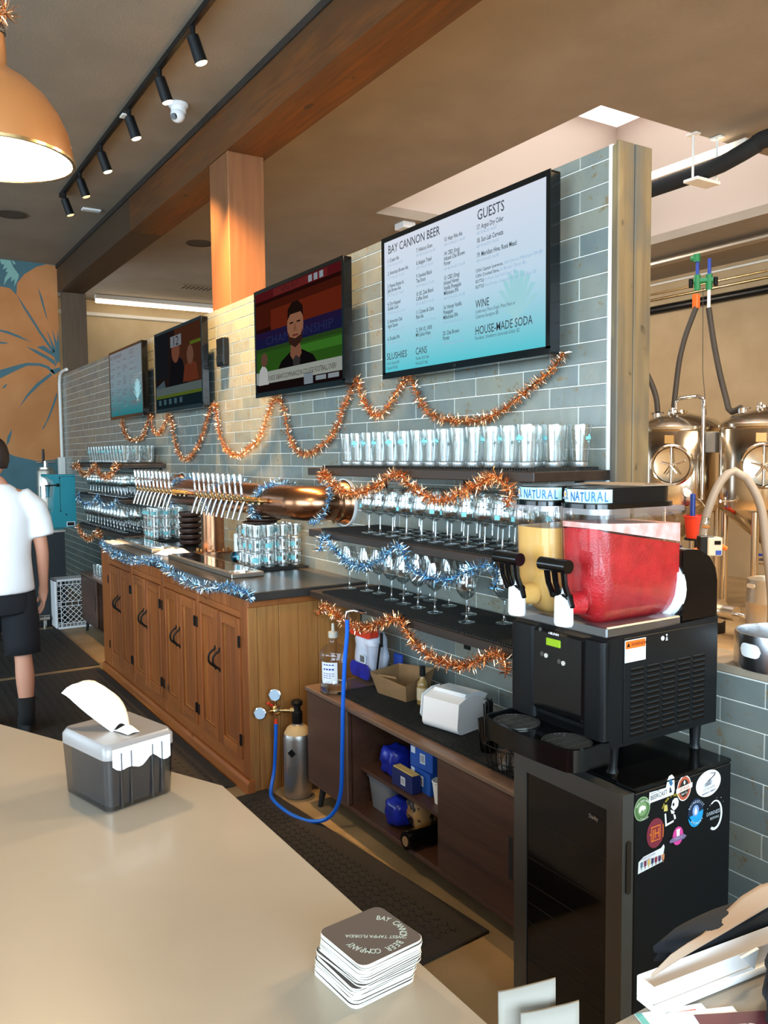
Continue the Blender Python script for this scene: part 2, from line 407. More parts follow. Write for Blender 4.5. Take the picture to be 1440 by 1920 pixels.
# ------------------------------------------------------------------ the setting
WY = 2.267                       # front of the tiled wall (tile faces)
CEIL = 4.24
struct(MB().box(-14.0, 4.6, -6.6, 10.05, -0.12, 0.0).build('floor', 'floor'))
# ceiling with the skylight hole (x -7.57..-4.43, y 4.69..8.3)
c = MB(); c.box(-14.2, 4.6, -6.6, 4.69, CEIL, CEIL+.1); c.box(-14.2, 4.6, 8.3, 10.2, CEIL, CEIL+.1)
c.box(-14.2, -7.57, 4.69, 8.3, CEIL, CEIL+.1); c.box(-4.43, 4.6, 4.69, 8.3, CEIL, CEIL+.1)
ceil = struct(c.build('ceiling', 'ceiling'))
s = MB(); s.box(-7.67, -7.57, 4.69, 8.3, CEIL+.1, 6.05); s.box(-4.43, -4.33, 4.69, 8.3, CEIL+.1, 6.05)
s.box(-7.67, -4.33, 4.59, 4.69, CEIL+.1, 6.05); s.box(-7.67, -4.33, 8.3, 8.4, CEIL+.1, 6.05)
s.build('skylight_shaft', 'shaft', ceil)
MB().box(-7.57, -4.43, 4.69, 8.3, 5.82, 5.84).build('skylight_diffuser', mat('skylight_diffuser', '#ffffff', 0.6, emit='#f6eef6', estr=1.2), ceil)
# mural wall on the left
w = MB(); w.box(-11.9, -11.68, -6.6, 2.30, 0, CEIL)
wl = struct(w.build('wall_left', 'teal_wall'))
def paint(polys, m, eps, name):
    b = MB()
    for p in polys: b.flat(p, (-11.68+eps, 0, 0), Y, Z)
    return b.build(name, m, wl)
petA = [(2.289, 4.23), (2.175, 4.235), (2.054, 4.189), (1.902, 4.079), (1.81, 3.954), (1.797, 3.814), (2.027, 3.459), (2.239, 3.061), (2.2995, 3.0), (2.2995, 3.863), (2.2995, 4.224)]
petB = [(1.2, 3.75), (1.4, 3.86), (1.606, 3.895), (1.721, 3.883), (1.804, 3.799), (2.069, 3.383), (2.226, 3.124), (2.268, 3.014), (2.2995, 2.95), (2.2995, 1.72), (2.176, 1.685), (1.963, 1.672), (1.698, 1.738), (1.613, 1.779), (1.529, 1.873), (1.2, 2.0), (0.9, 2.4), (0.8, 3.0), (0.95, 3.5)]
paint([petA], 'orange', .002, 'painted_petal'); paint([petB], 'orange', .003, 'painted_petal')
leaf = [(1.62, 4.235), (1.677, 4.235), (1.735, 4.235), (1.785, 4.23), (1.804, 4.192), (1.775, 4.189), (1.762, 4.226), (1.741, 4.232), (1.774, 4.15), (1.836, 4.065), (1.827, 4.017), (1.772, 3.904), (1.783, 4.005), (1.738, 3.962), (1.748, 4.032), (1.696, 3.988), (1.65, 3.907), (1.667, 4.001), (1.706, 4.082), (1.678, 4.086), (1.701, 4.142), (1.643, 4.105), (1.667, 4.169), (1.631, 4.181)]
paint([leaf], 'mint', .004, 'painted_leaf')
LN = [[(2.059, 3.932), (2.107, 3.795), (2.164, 3.516), (2.143, 3.562), (2.09, 3.762)], [(1.797, 3.814), (1.887, 3.666), (2.069, 3.367), (2.241, 3.109), (2.21, 3.091), (2.039, 3.365), (1.872, 3.65)],
 [(1.4, 3.36), (1.586, 3.349), (1.671, 3.339), (1.814, 3.287), (1.959, 3.211), (1.799, 3.263), (1.656, 3.311), (1.585, 3.326)], [(1.5, 3.2), (1.58, 3.199), (1.687, 3.186), (1.636, 3.173), (1.579, 3.174)],
 [(1.883, 3.159), (2.015, 3.112), (2.133, 3.055), (2.237, 2.989), (2.242, 2.925), (2.131, 3.007), (1.999, 3.079)],
 [(2.299, 3.448), (2.291, 3.223), (2.282, 3.398), (2.268, 3.222), (2.213, 3.409), (2.25, 3.141), (2.145, 3.388), (2.225, 3.092), (2.107, 3.18), (2.016, 3.159), (2.223, 3.044), (2.251, 2.966), (2.218, 2.884), (2.267, 2.966), (2.299, 3.017)],
 [(2.299, 2.86), (2.215, 2.804), (2.172, 2.866), (2.299, 2.91)],
 [(1.3, 2.75), (1.566, 2.838), (1.742, 2.901), (1.89, 2.947), (2.054, 2.948), (2.158, 2.913), (2.202, 2.867), (2.231, 2.821), (2.178, 2.834), (2.142, 2.881), (2.038, 2.915), (1.889, 2.908), (1.739, 2.831), (1.621, 2.763), (1.562, 2.73), (1.4, 2.7)],
 [(2.17, 2.826), (1.999, 2.684), (1.875, 2.538), (1.757, 2.338), (1.796, 2.394), (1.904, 2.531), (2.044, 2.67), (2.2, 2.803)], [(2.245, 2.581), (2.169, 2.37), (2.102, 2.193), (2.038, 2.083), (2.069, 2.104), (2.134, 2.225), (2.2, 2.387), (2.248, 2.517)],
 [(1.68, 2.093), (1.62, 1.983), (1.604, 1.873), (1.64, 1.92), (1.673, 2.03)], [(1.586, 2.614), (1.617, 2.654), (1.649, 2.663), (1.615, 2.615), (1.589, 2.604)]]
paint(LN, 'line', .005, 'painted_vein')
# the back rooms: cream wall far behind, brewery wall
struct(MB().box(-14.2, -14.0, 2.43, 10.2, 0, CEIL).build('wall_far_left', 'cream'))
tr = MB(); tr.cbox(-14.0, -13.95, 2.43, 10.0, 3.99, 4.05, .008); struct(tr.build('trim_1', 'white'))
struct(MB().box(-14.2, 4.6, 10.05, 10.2, 0, CEIL).build('wall_rear', 'brew_wall'))
# outer walls with the storefront windows (behind the camera)
w = MB()
w.box(4.5, 4.7, -6.6, -4.7, 0, CEIL); w.box(4.5, 4.7, 2.4, 10.2, 0, CEIL); w.box(4.5, 4.7, -4.7, 2.4, 0, .45); w.box(4.5, 4.7, -4.7, 2.4, 3.8, CEIL)
struct(w.build('wall_right', 'cream'))
w = MB()
w.box(-14.2, -11.2, -6.7, -6.5, 0, CEIL); w.box(-6.0, -4.1, -6.7, -6.5, 0, CEIL); w.box(3.3, 4.7, -6.7, -6.5, 0, CEIL)
w.box(-14.2, 4.7, -6.7, -6.5, 0, .5); w.box(-14.2, 4.7, -6.7, -6.5, 3.85, CEIL)
struct(w.build('wall_front', 'cream'))
def window(n, axis, a0, a1, z0, z1, at):
    f = MB(); k = max(2, round((a1-a0)/1.2)); t = .04
    def bar(p0, p1, q0, q1):
        if axis == 'y': f.box(at-.03, at+.03, p0, p1, q0, q1)
        else: f.box(p0, p1, at-.03, at+.03, q0, q1)
    bar(a0, a1, z0, z0+t); bar(a0, a1, z1-t, z1)
    for i in range(k+1):
        p = a0+(a1-a0)*i/k; bar(max(a0, p-t/2), min(a1, p+t/2), z0, z1)
    o = struct(f.build('window_%d' % n, 'black_matte')); g = MB()
    if axis == 'y': g.box(at-.004, at+.004, a0, a1, z0, z1)
    else: g.box(a0, a1, at-.004, at+.004, z0, z1)
    g.build('pane', 'glass', o)
window(1, 'y', -4.7, 2.4, .45, 3.8, 4.6); window(2, 'x', -4.1, 3.3, .5, 3.85, -6.6); window(3, 'x', -11.2, -6.0, .5, 3.85, -6.6)

# tiled walls: grout core + glazed tiles, the nearest 300 as pieces, the rest joined
S = 0.078; HLX = 0.15258; X0 = -2.0885; ZR = 2.741
core = MB(); core.box(-11.68, -2.10, WY+.0025, 2.43, 0, 2.783)
wb = struct(core.build('wall_back', 'grout'))
pieces = []
k = -1
while ZR-k*S > 0.0:
    zt = min(ZR-k*S-.0015, 2.785); zb = max(ZR-(k+1)*S+.0015, 0.0)
    if zt-zb > .012:
        cc = X0-(0 if k % 2 == 0 else 1)*HLX
        while cc > -11.68-.31:
            a, b = max(cc-2*HLX+.0015, -11.68), min(cc-.0015, -2.104)
            if b-a > .012: pieces.append((a, b, zb, zt))
            cc -= 2*HLX
        if k % 2: pieces.append((X0-HLX+.0015, -2.104, zb, zt))
    k += 1
pieces.sort(key=lambda p: -p[1])
_tm = {}
def tile_obj(a, b, zb, zt, parent, y=WY):
    w_, h_ = round(b-a, 3), round(zt-zb, 3); q = 0
    key = (w_, h_)
    if key not in _tm: _tm[key] = MB().cbox(-w_/2, w_/2, -.0, .010, -h_/2, h_/2, .0016).mesh('tile', 'tile')
    o = bpy.data.objects.new('tile', _tm[key]); COL.objects.link(o); o.parent = parent
    o.location = ((a+b)/2, y+random.uniform(-.0006, .0006), (zb+zt)/2)
    o.rotation_euler = (random.uniform(-.004, .004), 0, random.uniform(-.0015, .0015)); return o
hidden = lambda p: p[3] < .98 and -6.79 < p[0] and p[1] < -3.9
vis = [p for p in pieces if not hidden(p)]
for p in vis[:300]: tile_obj(*p, wb)
far = MB()
for a, b, zb, zt in vis[300:]: far.cbox(a, b, WY+random.uniform(-.0006, .0006), WY+.010, zb, zt, .0016)
far.build('tile', 'tile_far', wb, kind='stuff')
# white edge strip and the rough wooden end post
struct(MB().box(-2.10, -2.084, WY-.002, 2.43, 0, 2.785).build('trim_2', 'white'))
po = struct(MB().cbox(-2.084, -2.066, WY-.004, 2.432, 1.052, 2.78, .003).build('trim_3', 'post'))
for y0_, y1_ in ((WY-.005, 2.343), (2.3465, 2.433)): MB().cbox(-2.067, -2.052, y0_, y1_, 1.052, 2.79, .003).build('post_board', 'post', po)
# low wall to the right of the post, same tiles, stone cap
core = MB(); core.box(-2.062, 3.2, WY+.0025, 2.42, 0, 1.024)
wp = struct(core.build('wall_low', 'grout'))
k = 0
while k < 14:
    zt = 1.0165-k*S; zb = max(zt-S+.003, 0.0)
    c0 = (-1.465 if k % 2 == 0 else -1.6175)+.30516*16
    while c0 > -2.4:
        a, b = max(c0-.30516+.0015, -2.06), min(c0-.0015, 3.2)
        if b-a > .012 and a < 2.0: tile_obj(a, b, zb, zt, wp)
        c0 -= .30516
    k += 1
struct(MB().cbox(-2.062, 3.2, WY-.012, 2.435, 1.0245, 1.051, .003).build('trim_4', ['cap']))
# timber beam and the two columns that carry it
bm = struct(MB().box(-8.2, 4.5, 2.30, 2.62, 3.88, CEIL-.0).build('trim_5', 'beam'))
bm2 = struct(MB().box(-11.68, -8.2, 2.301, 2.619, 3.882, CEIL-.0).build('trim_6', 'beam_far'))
struct(MB().box(-11.68, 4.5, 2.285, 2.30, 4.19, CEIL).build('trim_7', 'trimdark'))
cl = MB(); cl.cbox(-6.07, -5.71, 2.305, 2.585, 2.784, 3.88, .004); struct(cl.build('trim_8', 'column'))
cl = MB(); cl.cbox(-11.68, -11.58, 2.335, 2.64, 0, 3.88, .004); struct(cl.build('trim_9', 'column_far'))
# conduit in the far corner
cd = MB(); cd.tube(spline([(-11.45, 2.240, 1.4), (-11.45, 2.240, 2.5), (-11.44, 2.240, 2.70), (-11.33, 2.240, 2.80), (-11.0, 2.240, 2.815)], .06), .021, 8)
o = tag(cd.build('conduit_pipe', 'white', smooth=50), 'white conduit pipe bending over the far end of the tiled wall', 'pipe')
MB().cbox(-11.50, -11.38, 2.19, WY-.001, 1.30, 1.72, .006).build('junction_box', 'white', o)
# ------------------------------------------------------------------ screens on the wall
def screen_mat(name, top, bot, s, z0, z1):
    m = bpy.data.materials.new(name); m.use_nodes = True; nt = m.node_tree; nt.nodes.clear()
    o = nt.nodes.new('ShaderNodeOutputMaterial'); e = nt.nodes.new('ShaderNodeEmission'); e.inputs[1].default_value = s
    sp = nt.nodes.new('ShaderNodeSeparateXYZ'); nt.links.new(nt.nodes.new('ShaderNodeTexCoord').outputs['Object'], sp.inputs[0])
    mr = nt.nodes.new('ShaderNodeMapRange'); mr.inputs[1].default_value = z0; mr.inputs[2].default_value = z1; nt.links.new(sp.outputs['Z'], mr.inputs[0])
    nt.links.new(ramp(nt, mr.outputs[0], [(0.05, srgb(bot)), (0.5, srgb(top[0])), (1, srgb(top[1]))]), e.inputs[0])
    nt.links.new(e.outputs[0], o.inputs[0]); return m
TVW, TVH, TVY = 1.145, 0.660, 2.147
def tv(x0, z1, label, cat, deep=False):
    t = thing('wall_tv', label, cat, (x0+TVW/2, WY, z1-TVH/2), 0)
    b = MB(); w2, h2 = TVW/2, TVH/2; yf = TVY-WY
    b.prism(rrect(TVW, TVH, .012), (0, yf, 0), X, Z, (0, .045, 0)); b.cbox(-.40, .40, yf+.045, yf+.075, -.26, .2, .02)
    b.box(-.25, .25, yf+.06, -.012, -.05, .05)
    b.build('tv_casing', 'black_gloss', t, 30, local=True)
    r = MB(); bz = .022
    r.box(-w2, w2, yf-.004, yf, h2-bz, h2); r.box(-w2, w2, yf-.004, yf, -h2, -h2+bz+.008); r.box(-w2, -w2+bz, yf-.004, yf, -h2+bz, h2-bz); r.box(w2-bz, w2, yf-.004, yf, -h2+bz, h2-bz)
    r.build('bezel', 'black_gloss', t, local=True)
    s = MB().box(-.16, .16, -.012, 0, -.1, .1).build('wall_bracket', 'iron', t, local=True)
    return t, (-w2+bz, h2-bz, yf-.001)       # screen top-left corner (local) and its plane
def put(b, s, x, z, y, size, width=None, align='LEFT', bold=0.0, cond=.82, gap=1.0):
    if width:
        v, _ = text_geo(s, align, bold, gap); wn = max(p[0] for p in v)-min(p[0] for p in v); cond = width/(wn*size)
    b.text(s, (x, y, z), X, Z, size, align, cond, bold, gap)
def menu(t, tl, ink_d, ink_g, scr):
    x0, z0, y = tl; W_, H_ = TVW-.044, TVH-.052
    MB().box(x0, x0+W_, y, y+.001, z0-H_, z0).build('screen', scr, t, local=True)
    hd, it, sm = MB(), MB(), MB(); yy = y-.0006
    # positions below are metres from the casing's top-left corner
    ox, oz = -TVW/2, TVH/2
    for s, x, v, w, sz in (('BAY CANNON BEER', .055, .080, .41, .054), ('GUESTS', .722, .083, .165, .058), ('SLUSHIES', .036, .571, .17, .044), ('CANS', .277, .571, .088, .044), ('WINE', .711, .430, .086, .046), ('HOUSE-MADE SODA', .708, .537, .34, .048)):
        put(hd, s, ox+x, oz-v, yy, sz, w, bold=.008)
    A = [(.05, .12, '1. Cream Ale', 'ABV 5% 4oz $2, 16oz $5'), (.05, .178, '2. American Brown Ale', 'ABV 7% 4oz $2.5, 16oz $6'), (.048, .237, '3. Peanut Butter &|Jelly Brown Ale', 'ABV 7% 4oz $2.5, 16oz $6'), (.047, .32, '4. Dry Hopped|Golden Sour', 'ABV 4.2% 4oz $2.5, 16oz $6'), (.046, .401, '5. American Oak|Aged Saison', 'ABV 6.2% 4oz $3, 16oz $7'), (.044, .481, '6. Double IPA', 'ABV 9% 4oz $2.5, 10oz $6'),
         (.288, .12, '7. Hibiscus Gose', 'ABV 4.2% 4oz $2.5, 16oz $6'), (.288, .176, '8. Belgian Tripel', 'ABV 9% 4oz $3, 10oz $6'), (.287, .233, '9. Smoked Black|Tea Stout', 'ABV 6% 4oz $2.5, 16oz $6'), (.284, .312, '10. BC Zeal Blend|Coffee Stout', 'ABV 6% 4oz $2.5, 16oz $6'), (.283, .392, '11. Comet & Citra|Pale Ale', 'ABV 5.8% 4oz $2.5, 16oz $6'), (.28, .471, '12. IPA V2, 100%|MN Julius Hops', 'ABV 6% 4oz $3, 16oz $7'),
         (.497, .118, '13. Hazy Pale Ale', 'ABV 5.5% 4oz $2.5, 16oz $6'), (.496, .177, '14. CBD (5mg)|Infused Chai Brown|Porter', 'ABV 4.8% 4oz $3.5, 10oz $8'), (.494, .279, '15. CBD (5mg)|Infused Honey|Vanilla Pineapple|Milkshake IPA', 'ABV 6.0% 4oz $3.5, 16oz $8'), (.49, .402, '16. Honey Vanilla|Pineapple|Milkshake IPA', 'ABV 6.0% 4oz $3, 16oz $7'), (.486, .511, '20. Chai Brown|Porter', 'ABV 4.8% 4oz $2.5, 16oz $6'),
         (.718, .12, '17. Argus Dry Cider', 'ABV 5% 4oz $3, 16oz $7'), (.718, .172, '18. Sun Lab Cerveza', 'ABV 5% 4oz $2.5, 10oz $6'), (.718, .229, '19. Meridian Hive, Ros\u00e9 Mead', 'ABV 6.9% 4oz $3, 16oz $8')]
    for x, v, s, d in A:
        L = s.split('|')
        for i, q in enumerate(L): put(it, q, ox+x, oz-v-i*.0212, yy, .0245 if x < .7 else .027, None, bold=.014, cond=.74)
        put(sm, d, ox+x, oz-v-len(L)*.0212+.001, yy, .0175, None, cond=.72, bold=.004)
    for v, a, s in ((.288, 'CAN: Captain Lawrence,', ' Soft Swerve Milkshake IPA $8'), (.309, 'CAN: Crooked Stave,', ' St Bretta Citrus $6'), (.331, 'BOTTLE:', ' St Pauli Girl NA beer $5'), (.353, 'BOTTLE:', ' Red Bridge Omission Gluten Free Beer $5')):
        w1 = len(a)*.0077; put(it, a, ox+.712, oz-v, yy, .0185, w1, bold=.012); put(sm, s.strip(), ox+.712+w1+.006, oz-v, yy, .0185, len(s)*.0074)
    for x, v, s in ((.036, .594, 'Saison Sangria $8'), (.036, .617, 'Double IPA $8'), (.278, .595, 'Xander $16/ 4pk'), (.278, .617, 'Emilia $15/ 4pk'), (.711, .451, 'Lambrusco, Pinot Grigio, Pinot Noir or'), (.711, .472, 'Cabernet Sauvignon $8'), (.708, .557, 'Rootbeer, Strawberry Lemonade Seltzer $2')):
        put(it, s, ox+x, oz-v, yy, .0205, None, cond=.74)
    for b, m, n in ((hd, ink_d, 'menu_heading'), (it, ink_d, 'menu_items'), (sm, ink_g, 'menu_prices')): b.build(n, m, t, local=True)
    fl = MB(); yy = y-.0003
    for k in range(9):
        a = R(28+k*15.5); p = (.36+.006*k, -.19)
        fl.flat([(p[0]-.008, p[1]), (p[0]+.012, p[1]), (p[0]+.018+math.cos(a)*.15, p[1]+math.sin(a)*.19), (p[0]-.010+math.cos(a)*.155, p[1]+math.sin(a)*.20)], (0, yy-.00001*k, 0), X, Z)
    fl.build('menu_flower_print', glow(t.name+'_flower', srgb('#a9dfe8'), .85), t, local=True)
t, tl = tv(-3.408, 2.733, 'large bright menu screen on the tiled wall, nearest the post', 'screen')
menu(t, tl, mat('menu_ink', '#1d2a33', .6), mat('menu_ink_grey', '#74879a', .6), screen_mat('menu_screen', ('#c3dcee', '#dde2f0'), '#5cc9d6', .95, -.33, .33))
mk = MB(); put(mk, 'LG', 0, -TVH/2+.009, tl[2]-.0045, .016, align='CENTER'); mk.build('maker_mark', 'gunmetal', t, local=True)
t, tl = tv(-8.53, 2.742, 'dim menu screen beside the dark sports screen, farthest from the post', 'screen')
menu(t, tl, mat('menu_ink_brown', '#6c5a58', .6), mat('menu_ink_pale', '#93908f', .6), screen_mat('menu_screen_far', ('#8fa6b0', '#9aa0a6'), '#2b8b93', .62, -.33, .33))
# the two sports screens
def pic(t, tl, layers, name='picture'):
    x0, z0, y = tl; W_, H_ = TVW-.044, TVH-.052; MTS = []; b = MB()
    for i, (poly, colr) in enumerate(layers):
        if colr not in MTS: MTS.append(colr)
        b.mi(MTS.index(colr)).flat([(x0+u*W_, z0-v*H_) for u, v in poly], (0, y-.0002*i, 0), X, Z)
    return b.build(name, [glow('screen_'+c.strip('#'), c, .6) for c in MTS], t, local=True)
RC = lambda a, b, c, d: [(a, c), (b, c), (b, d), (a, d)]
t, tl = tv(-4.922, 2.737, 'sports broadcast screen showing a man in a black jacket', 'screen')
L = [(RC(0, 1, 0, 1), '#2a0f0c'), (RC(0, 1, .12, .36), '#4a1a10'), (RC(.2, 1, .2, .42), '#6a2614'), (RC(0, 1, .4, .5), '#241a3e'), (RC(0, 1, .47, .56), '#1c1c44'), (RC(0, 1, .56, .62), '#2d4a1e'), (RC(0, 1, .60, .8), '#2f5a1d'), (RC(.5, 1, .62, .70), '#3f7a28'),
     (RC(0, 1, 0, .085), '#5a181c'), (RC(.24, .86, .01, .08), '#6e2626')]
for k in range(3): L.append((RC(.66+.06*k, .70+.06*k, .015, .075), '#9aa4ac'))
L += [([(.2, 1), (.25, .86), (.33, .73), (.44, .66), (.58, .66), (.70, .73), (.78, .86), (.82, 1)], '#120f10'), ([(.44, .69), (.45, .60), (.56, .60), (.575, .69), (.51, .80)], '#8a5a44'), ([(.47, .74), (.51, .70), (.56, .74), (.53, .92), (.49, .92)], '#3a3434'),
      (ell(.505, .42, .095, .185, 22), '#9c6a50'), ([(.415, .36), (.42, .26), (.47, .20), (.54, .20), (.595, .26), (.60, .36), (.57, .31), (.45, .31)], '#20130f'), ([(.415, .46), (.44, .52), (.505, .545), (.57, .52), (.595, .46), (.58, .58), (.505, .63), (.43, .58)], '#3a211a'),
      (RC(.44, .485, .385, .40), '#2a1812'), (RC(.525, .57, .385, .40), '#2a1812'), ([(.495, .41), (.515, .41), (.525, .475), (.485, .475)], '#8a5a42'), (RC(.475, .54, .505, .522), '#6a3028')]
L += [(RC(0, 1, .80, .92), '#a9b0a6'), (RC(0, 1, .92, 1), '#1a1010'), (RC(.60, .70, .89, .99), '#8b97a0'), (RC(.73, .84, .93, .97), '#98a2a8'), (RC(.86, .97, .93, .97), '#98a2a8'), ([(.03, .93), (.05, .78), (.10, .72), (.15, .78), (.17, .93)], '#c9cbc8'), (ell(.115, .68, .045, .07, 14), '#6b4a3c')]
pic(t, tl, L)
tx = MB(); put(tx, 'IS NICK SABAN\'S DOMINANCE IN COLLEGE FOOTBALL OVER?', tl[0]+.19, tl[1]-.545, tl[2]-.012, .042, .86); put(tx, 'ROLL OUT', tl[0]+.40, tl[1]-.042, tl[2]-.012, .036, .22)
tx.build('caption', glow('caption_ink', '#3a1a1c', .5), t, local=True)
tx = MB(); put(tx, 'CHAMPIONSHIP', tl[0]+.14, tl[1]-.325, tl[2]-.0015, .07, .86); tx.build('stadium_lettering', glow('stadium_ink', '#33335e', .5), t, local=True)
t, tl = tv(-7.02, 2.736, 'dark sports screen between the far menu and the broadcast screen', 'screen')
L = [(RC(0, 1, 0, 1), '#231a18'), (RC(.45, 1, .0, .72), '#4a2a1c'), (RC(.0, .3, .0, .6), '#1a1d20'), ([(.30, .72), (.36, .42), (.46, .30), (.62, .42), (.72, .72)], '#16161a'), (ell(.47, .27, .09, .16, 16), '#7a4a38'), (RC(.36, .60, .08, .22), '#80848a'), ([(.62, .70), (.66, .5), (.78, .44), (.90, .5), (.94, .70)], '#6a3422'), (ell(.78, .38, .07, .12, 14), '#74503e'), (RC(.78, 1, .22, .26), '#5a6a20'),
     ([(.0, .70), (.2, .62), (.25, .80), (.0, .80)], '#4a5a60'), (RC(0, 1, .72, .82), '#5c6a68'), (RC(0, 1, .82, .86), '#5a6a24'), (RC(0, 1, .86, 1), '#16242a')]
for k in range(5): L.append((RC(.06+.12*k, .12+.12*k, .88, .95), '#44606a'))
pic(t, tl, L)
tx = MB(); put(tx, '12', tl[0]+.48, tl[1]-.13, tl[2]-.012, .10, .12); tx.build('jersey_number', glow('jersey_ink', '#2a2422', .5), t, local=True)

# wall cable and sockets between the far screens
o = tag(MB().cbox(-7.30, -7.20, WY-.014, WY, 2.30, 2.44, .004).build('wall_socket', 'white'), 'white wall socket between the two far screens', 'socket')
o = tag(MB().tube(spline([(-7.25, WY-.02, 2.33), (-7.22, WY-.03, 2.2), (-7.15, WY-.03, 2.1), (-7.08, WY-.03, 2.2), (-7.1, WY-.05, 2.38)], .04), .006, 6).build('power_cable', 'black', smooth=60), 'black cable looping below the white wall socket', 'cable')
o = tag(MB().cbox(-5.80, -5.66, WY-.045, WY, 2.36, 2.56, .006).cbox(-5.79, -5.67, WY-.05, WY-.044, 2.38, 2.44, .003).build('media_box', 'black'), 'small black media box beside the dark sports screen', 'box')

# ------------------------------------------------------------------ shelves with bar mats
SY = 1.90
def shelf(x0, x1, z, label, face='shelf', brackets=3):
    t = thing('wall_shelf', label, 'shelf', ((x0+x1)/2, WY, z), 0)
    b = MB().cbox(x0, x1, SY, WY-.001, z-.036, z, .003); b.build('shelf_board', face, t)
    for k in range(brackets):
        x = x0+.15+(x1-x0-.3)*k/(brackets-1)
        MB().box(x-.02, x+.02, WY-.008, WY-.001, z-.19, z-.036).box(x-.02, x+.02, SY+.09, WY-.008, z-.042, z-.036).build('bracket', 'iron', t)
    return t
def bar_mat(x0, x1, z, label, y0=SY+.012, y1=WY-.02, name='bar_mat'):
    t = thing(name, label, 'bar mat', ((x0+x1)/2, (y0+y1)/2, z))
    MB().box(x0, x1, y0, y1, z+.0005, z+.005).build('mat_base', 'rubber', t)
    b = MB(); n = int((x1-x0)/.014)
    for i in range(n):
        x = x0+(i+.5)*(x1-x0)/n
        b.box(x-.0035, x+.0035, y0, y1, z+.005, z+.012)
    m = int((y1-y0)/.016)
    for j in range(m+1):
        y = y0+(y1-y0-.004)*j/m; b.box(x0, x1, y, y+.004, z+.005, z+.0105)
    b.build('mat_ribs', 'rubber', t, kind='stuff'); return t
ZU, ZM, ZL = 1.651, 1.343, 1.030
MT_ = .012
for z, nm in ((ZU, 'upper'), (ZM, 'middle'), (ZL, 'lowest')):
    shelf(-3.738, -2.08, z, 'dark wooden wall shelf, %s of the three behind the slush machine' % nm)
    shelf(-9.08, -7.18, z, 'dark wooden wall shelf, %s of the three beyond the taps' % nm)
bar_mat(-3.60, -2.12, ZU, 'black rubber bar mat on the upper shelf near the post')
bar_mat(-3.62, -2.10, ZM, 'black rubber bar mat on the middle shelf behind the slush machine')
bar_mat(-3.62, -2.10, ZL, 'black rubber bar mat on the lowest shelf under the wine glasses')
bar_mat(-8.98, -7.22, ZU, 'black rubber bar mat on the upper shelf beyond the taps')
bar_mat(-8.98, -7.22, ZM, 'black rubber bar mat on the middle shelf beyond the taps')
bar_mat(-8.98, -7.22, ZL, 'black rubber bar mat on the lowest shelf beyond the taps')

# ------------------------------------------------------------------ glasses (each one a thing, copied from a few originals)
def pint(label, group, h=.150, r0=.030, r1=.044, logo=True):
    t = thing('pint_glass', label, 'glass', (0, 0, -5), 0, group)
    b = MB(); b.lathe([(r0*.98, .016), (r0+.002, .03), (r1, h), (r1-.003, h), (r0-.001, .022), (.001, .018)], n=18); b.build('glass_wall', 'glass', t, 60, local=True)
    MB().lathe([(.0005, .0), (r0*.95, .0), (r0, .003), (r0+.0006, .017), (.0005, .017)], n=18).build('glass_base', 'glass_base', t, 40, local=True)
    if logo:
        g = MB(); n = 5
        for i in range(1, 4):
            a0, a1 = R(-38+i*15.2), R(-38+(i+1)*15.2)
            rr = lambda z: r0+.002+(r1-r0-.002)*(z-.03)/(h-.03)+.0006
            for zz0, zz1 in ((.088, .093), (.097, .115)) if i == 2 else ((.096, .108),):
                g.add([(rr(zz0)*math.cos(a0), rr(zz0)*math.sin(a0), zz0), (rr(zz0)*math.cos(a1), rr(zz0)*math.sin(a1), zz0), (rr(zz1)*math.cos(a1), rr(zz1)*math.sin(a1), zz1), (rr(zz1)*math.cos(a0), rr(zz1)*math.sin(a0), zz1)], [(0, 1, 2, 3)])
        g.build('printed_mark', 'logo', t, local=True)
    return t
def stem(label, group, h, rb, kind='wine', logo=False):
    t = thing('stemmed_glass', label, 'glass', (0, 0, -5), 0, group)
    zb = h*.42
    if kind == 'wine': pr = [(.004, zb), (rb*.55, zb+.012), (rb*.9, zb+.034), (rb, zb+.055), (rb*.93, zb+.085), (rb*.74, h), (rb*.72, h), (rb*.90, zb+.085), (rb*.97, zb+.055), (rb*.86, zb+.036), (rb*.5, zb+.015), (.001, zb+.004)]
    else: pr = [(.004, zb), (rb*.75, zb+.014), (rb, zb+.04), (rb*.86, zb+.075), (rb*.80, zb+.09), (rb*.95, h), (rb*.93, h), (rb*.77, zb+.09), (rb*.83, zb+.075), (rb*.97, zb+.04), (rb*.7, zb+.017), (.001, zb+.005)]
    MB().lathe(pr, n=20).build('bowl', 'glass', t, 60, local=True)
    MB().lathe([(.0005, 0), (rb*.80, 0), (rb*.80, .002), (rb*.4, .005), (.006, .012), (.0036, .03), (.0036, zb-.012), (.006, zb), (.0005, zb+.003)], n=16).build('stem_and_foot', 'stem_glass', t, 60, local=True)
    if logo:
        g = MB()
        for i in range(2):
            a0, a1 = R(-100+i*13), R(-100+(i+1)*13)
            g.add([(rb*1.005*math.cos(a0), rb*1.005*math.sin(a0), zb+.033), (rb*1.005*math.cos(a1), rb*1.005*math.sin(a1), zb+.033), (rb*1.003*math.cos(a1), rb*1.003*math.sin(a1), zb+.05), (rb*1.003*math.cos(a0), rb*1.003*math.sin(a0), zb+.05)], [(0, 1, 2, 3)])
        g.build('printed_mark', 'logo', t, local=True)
    return t
_used = set()
def place(src, loc, label=None, group=None, rz=None):
    rz = random.uniform(0, 6.28) if rz is None else rz
    if src.name not in _used:
        _used.add(src.name); src.location = loc; src.rotation_euler = (0, 0, rz)
        if label: src['label'] = label
        if group: src['group'] = group
        return src
    return dup(src, loc, rz, label, group)
zt = ZU+MT_+.0005
P1 = pint('clear pint glass with teal print in the row on the upper shelf near the post', 'pint glasses on the upper shelf near the post')
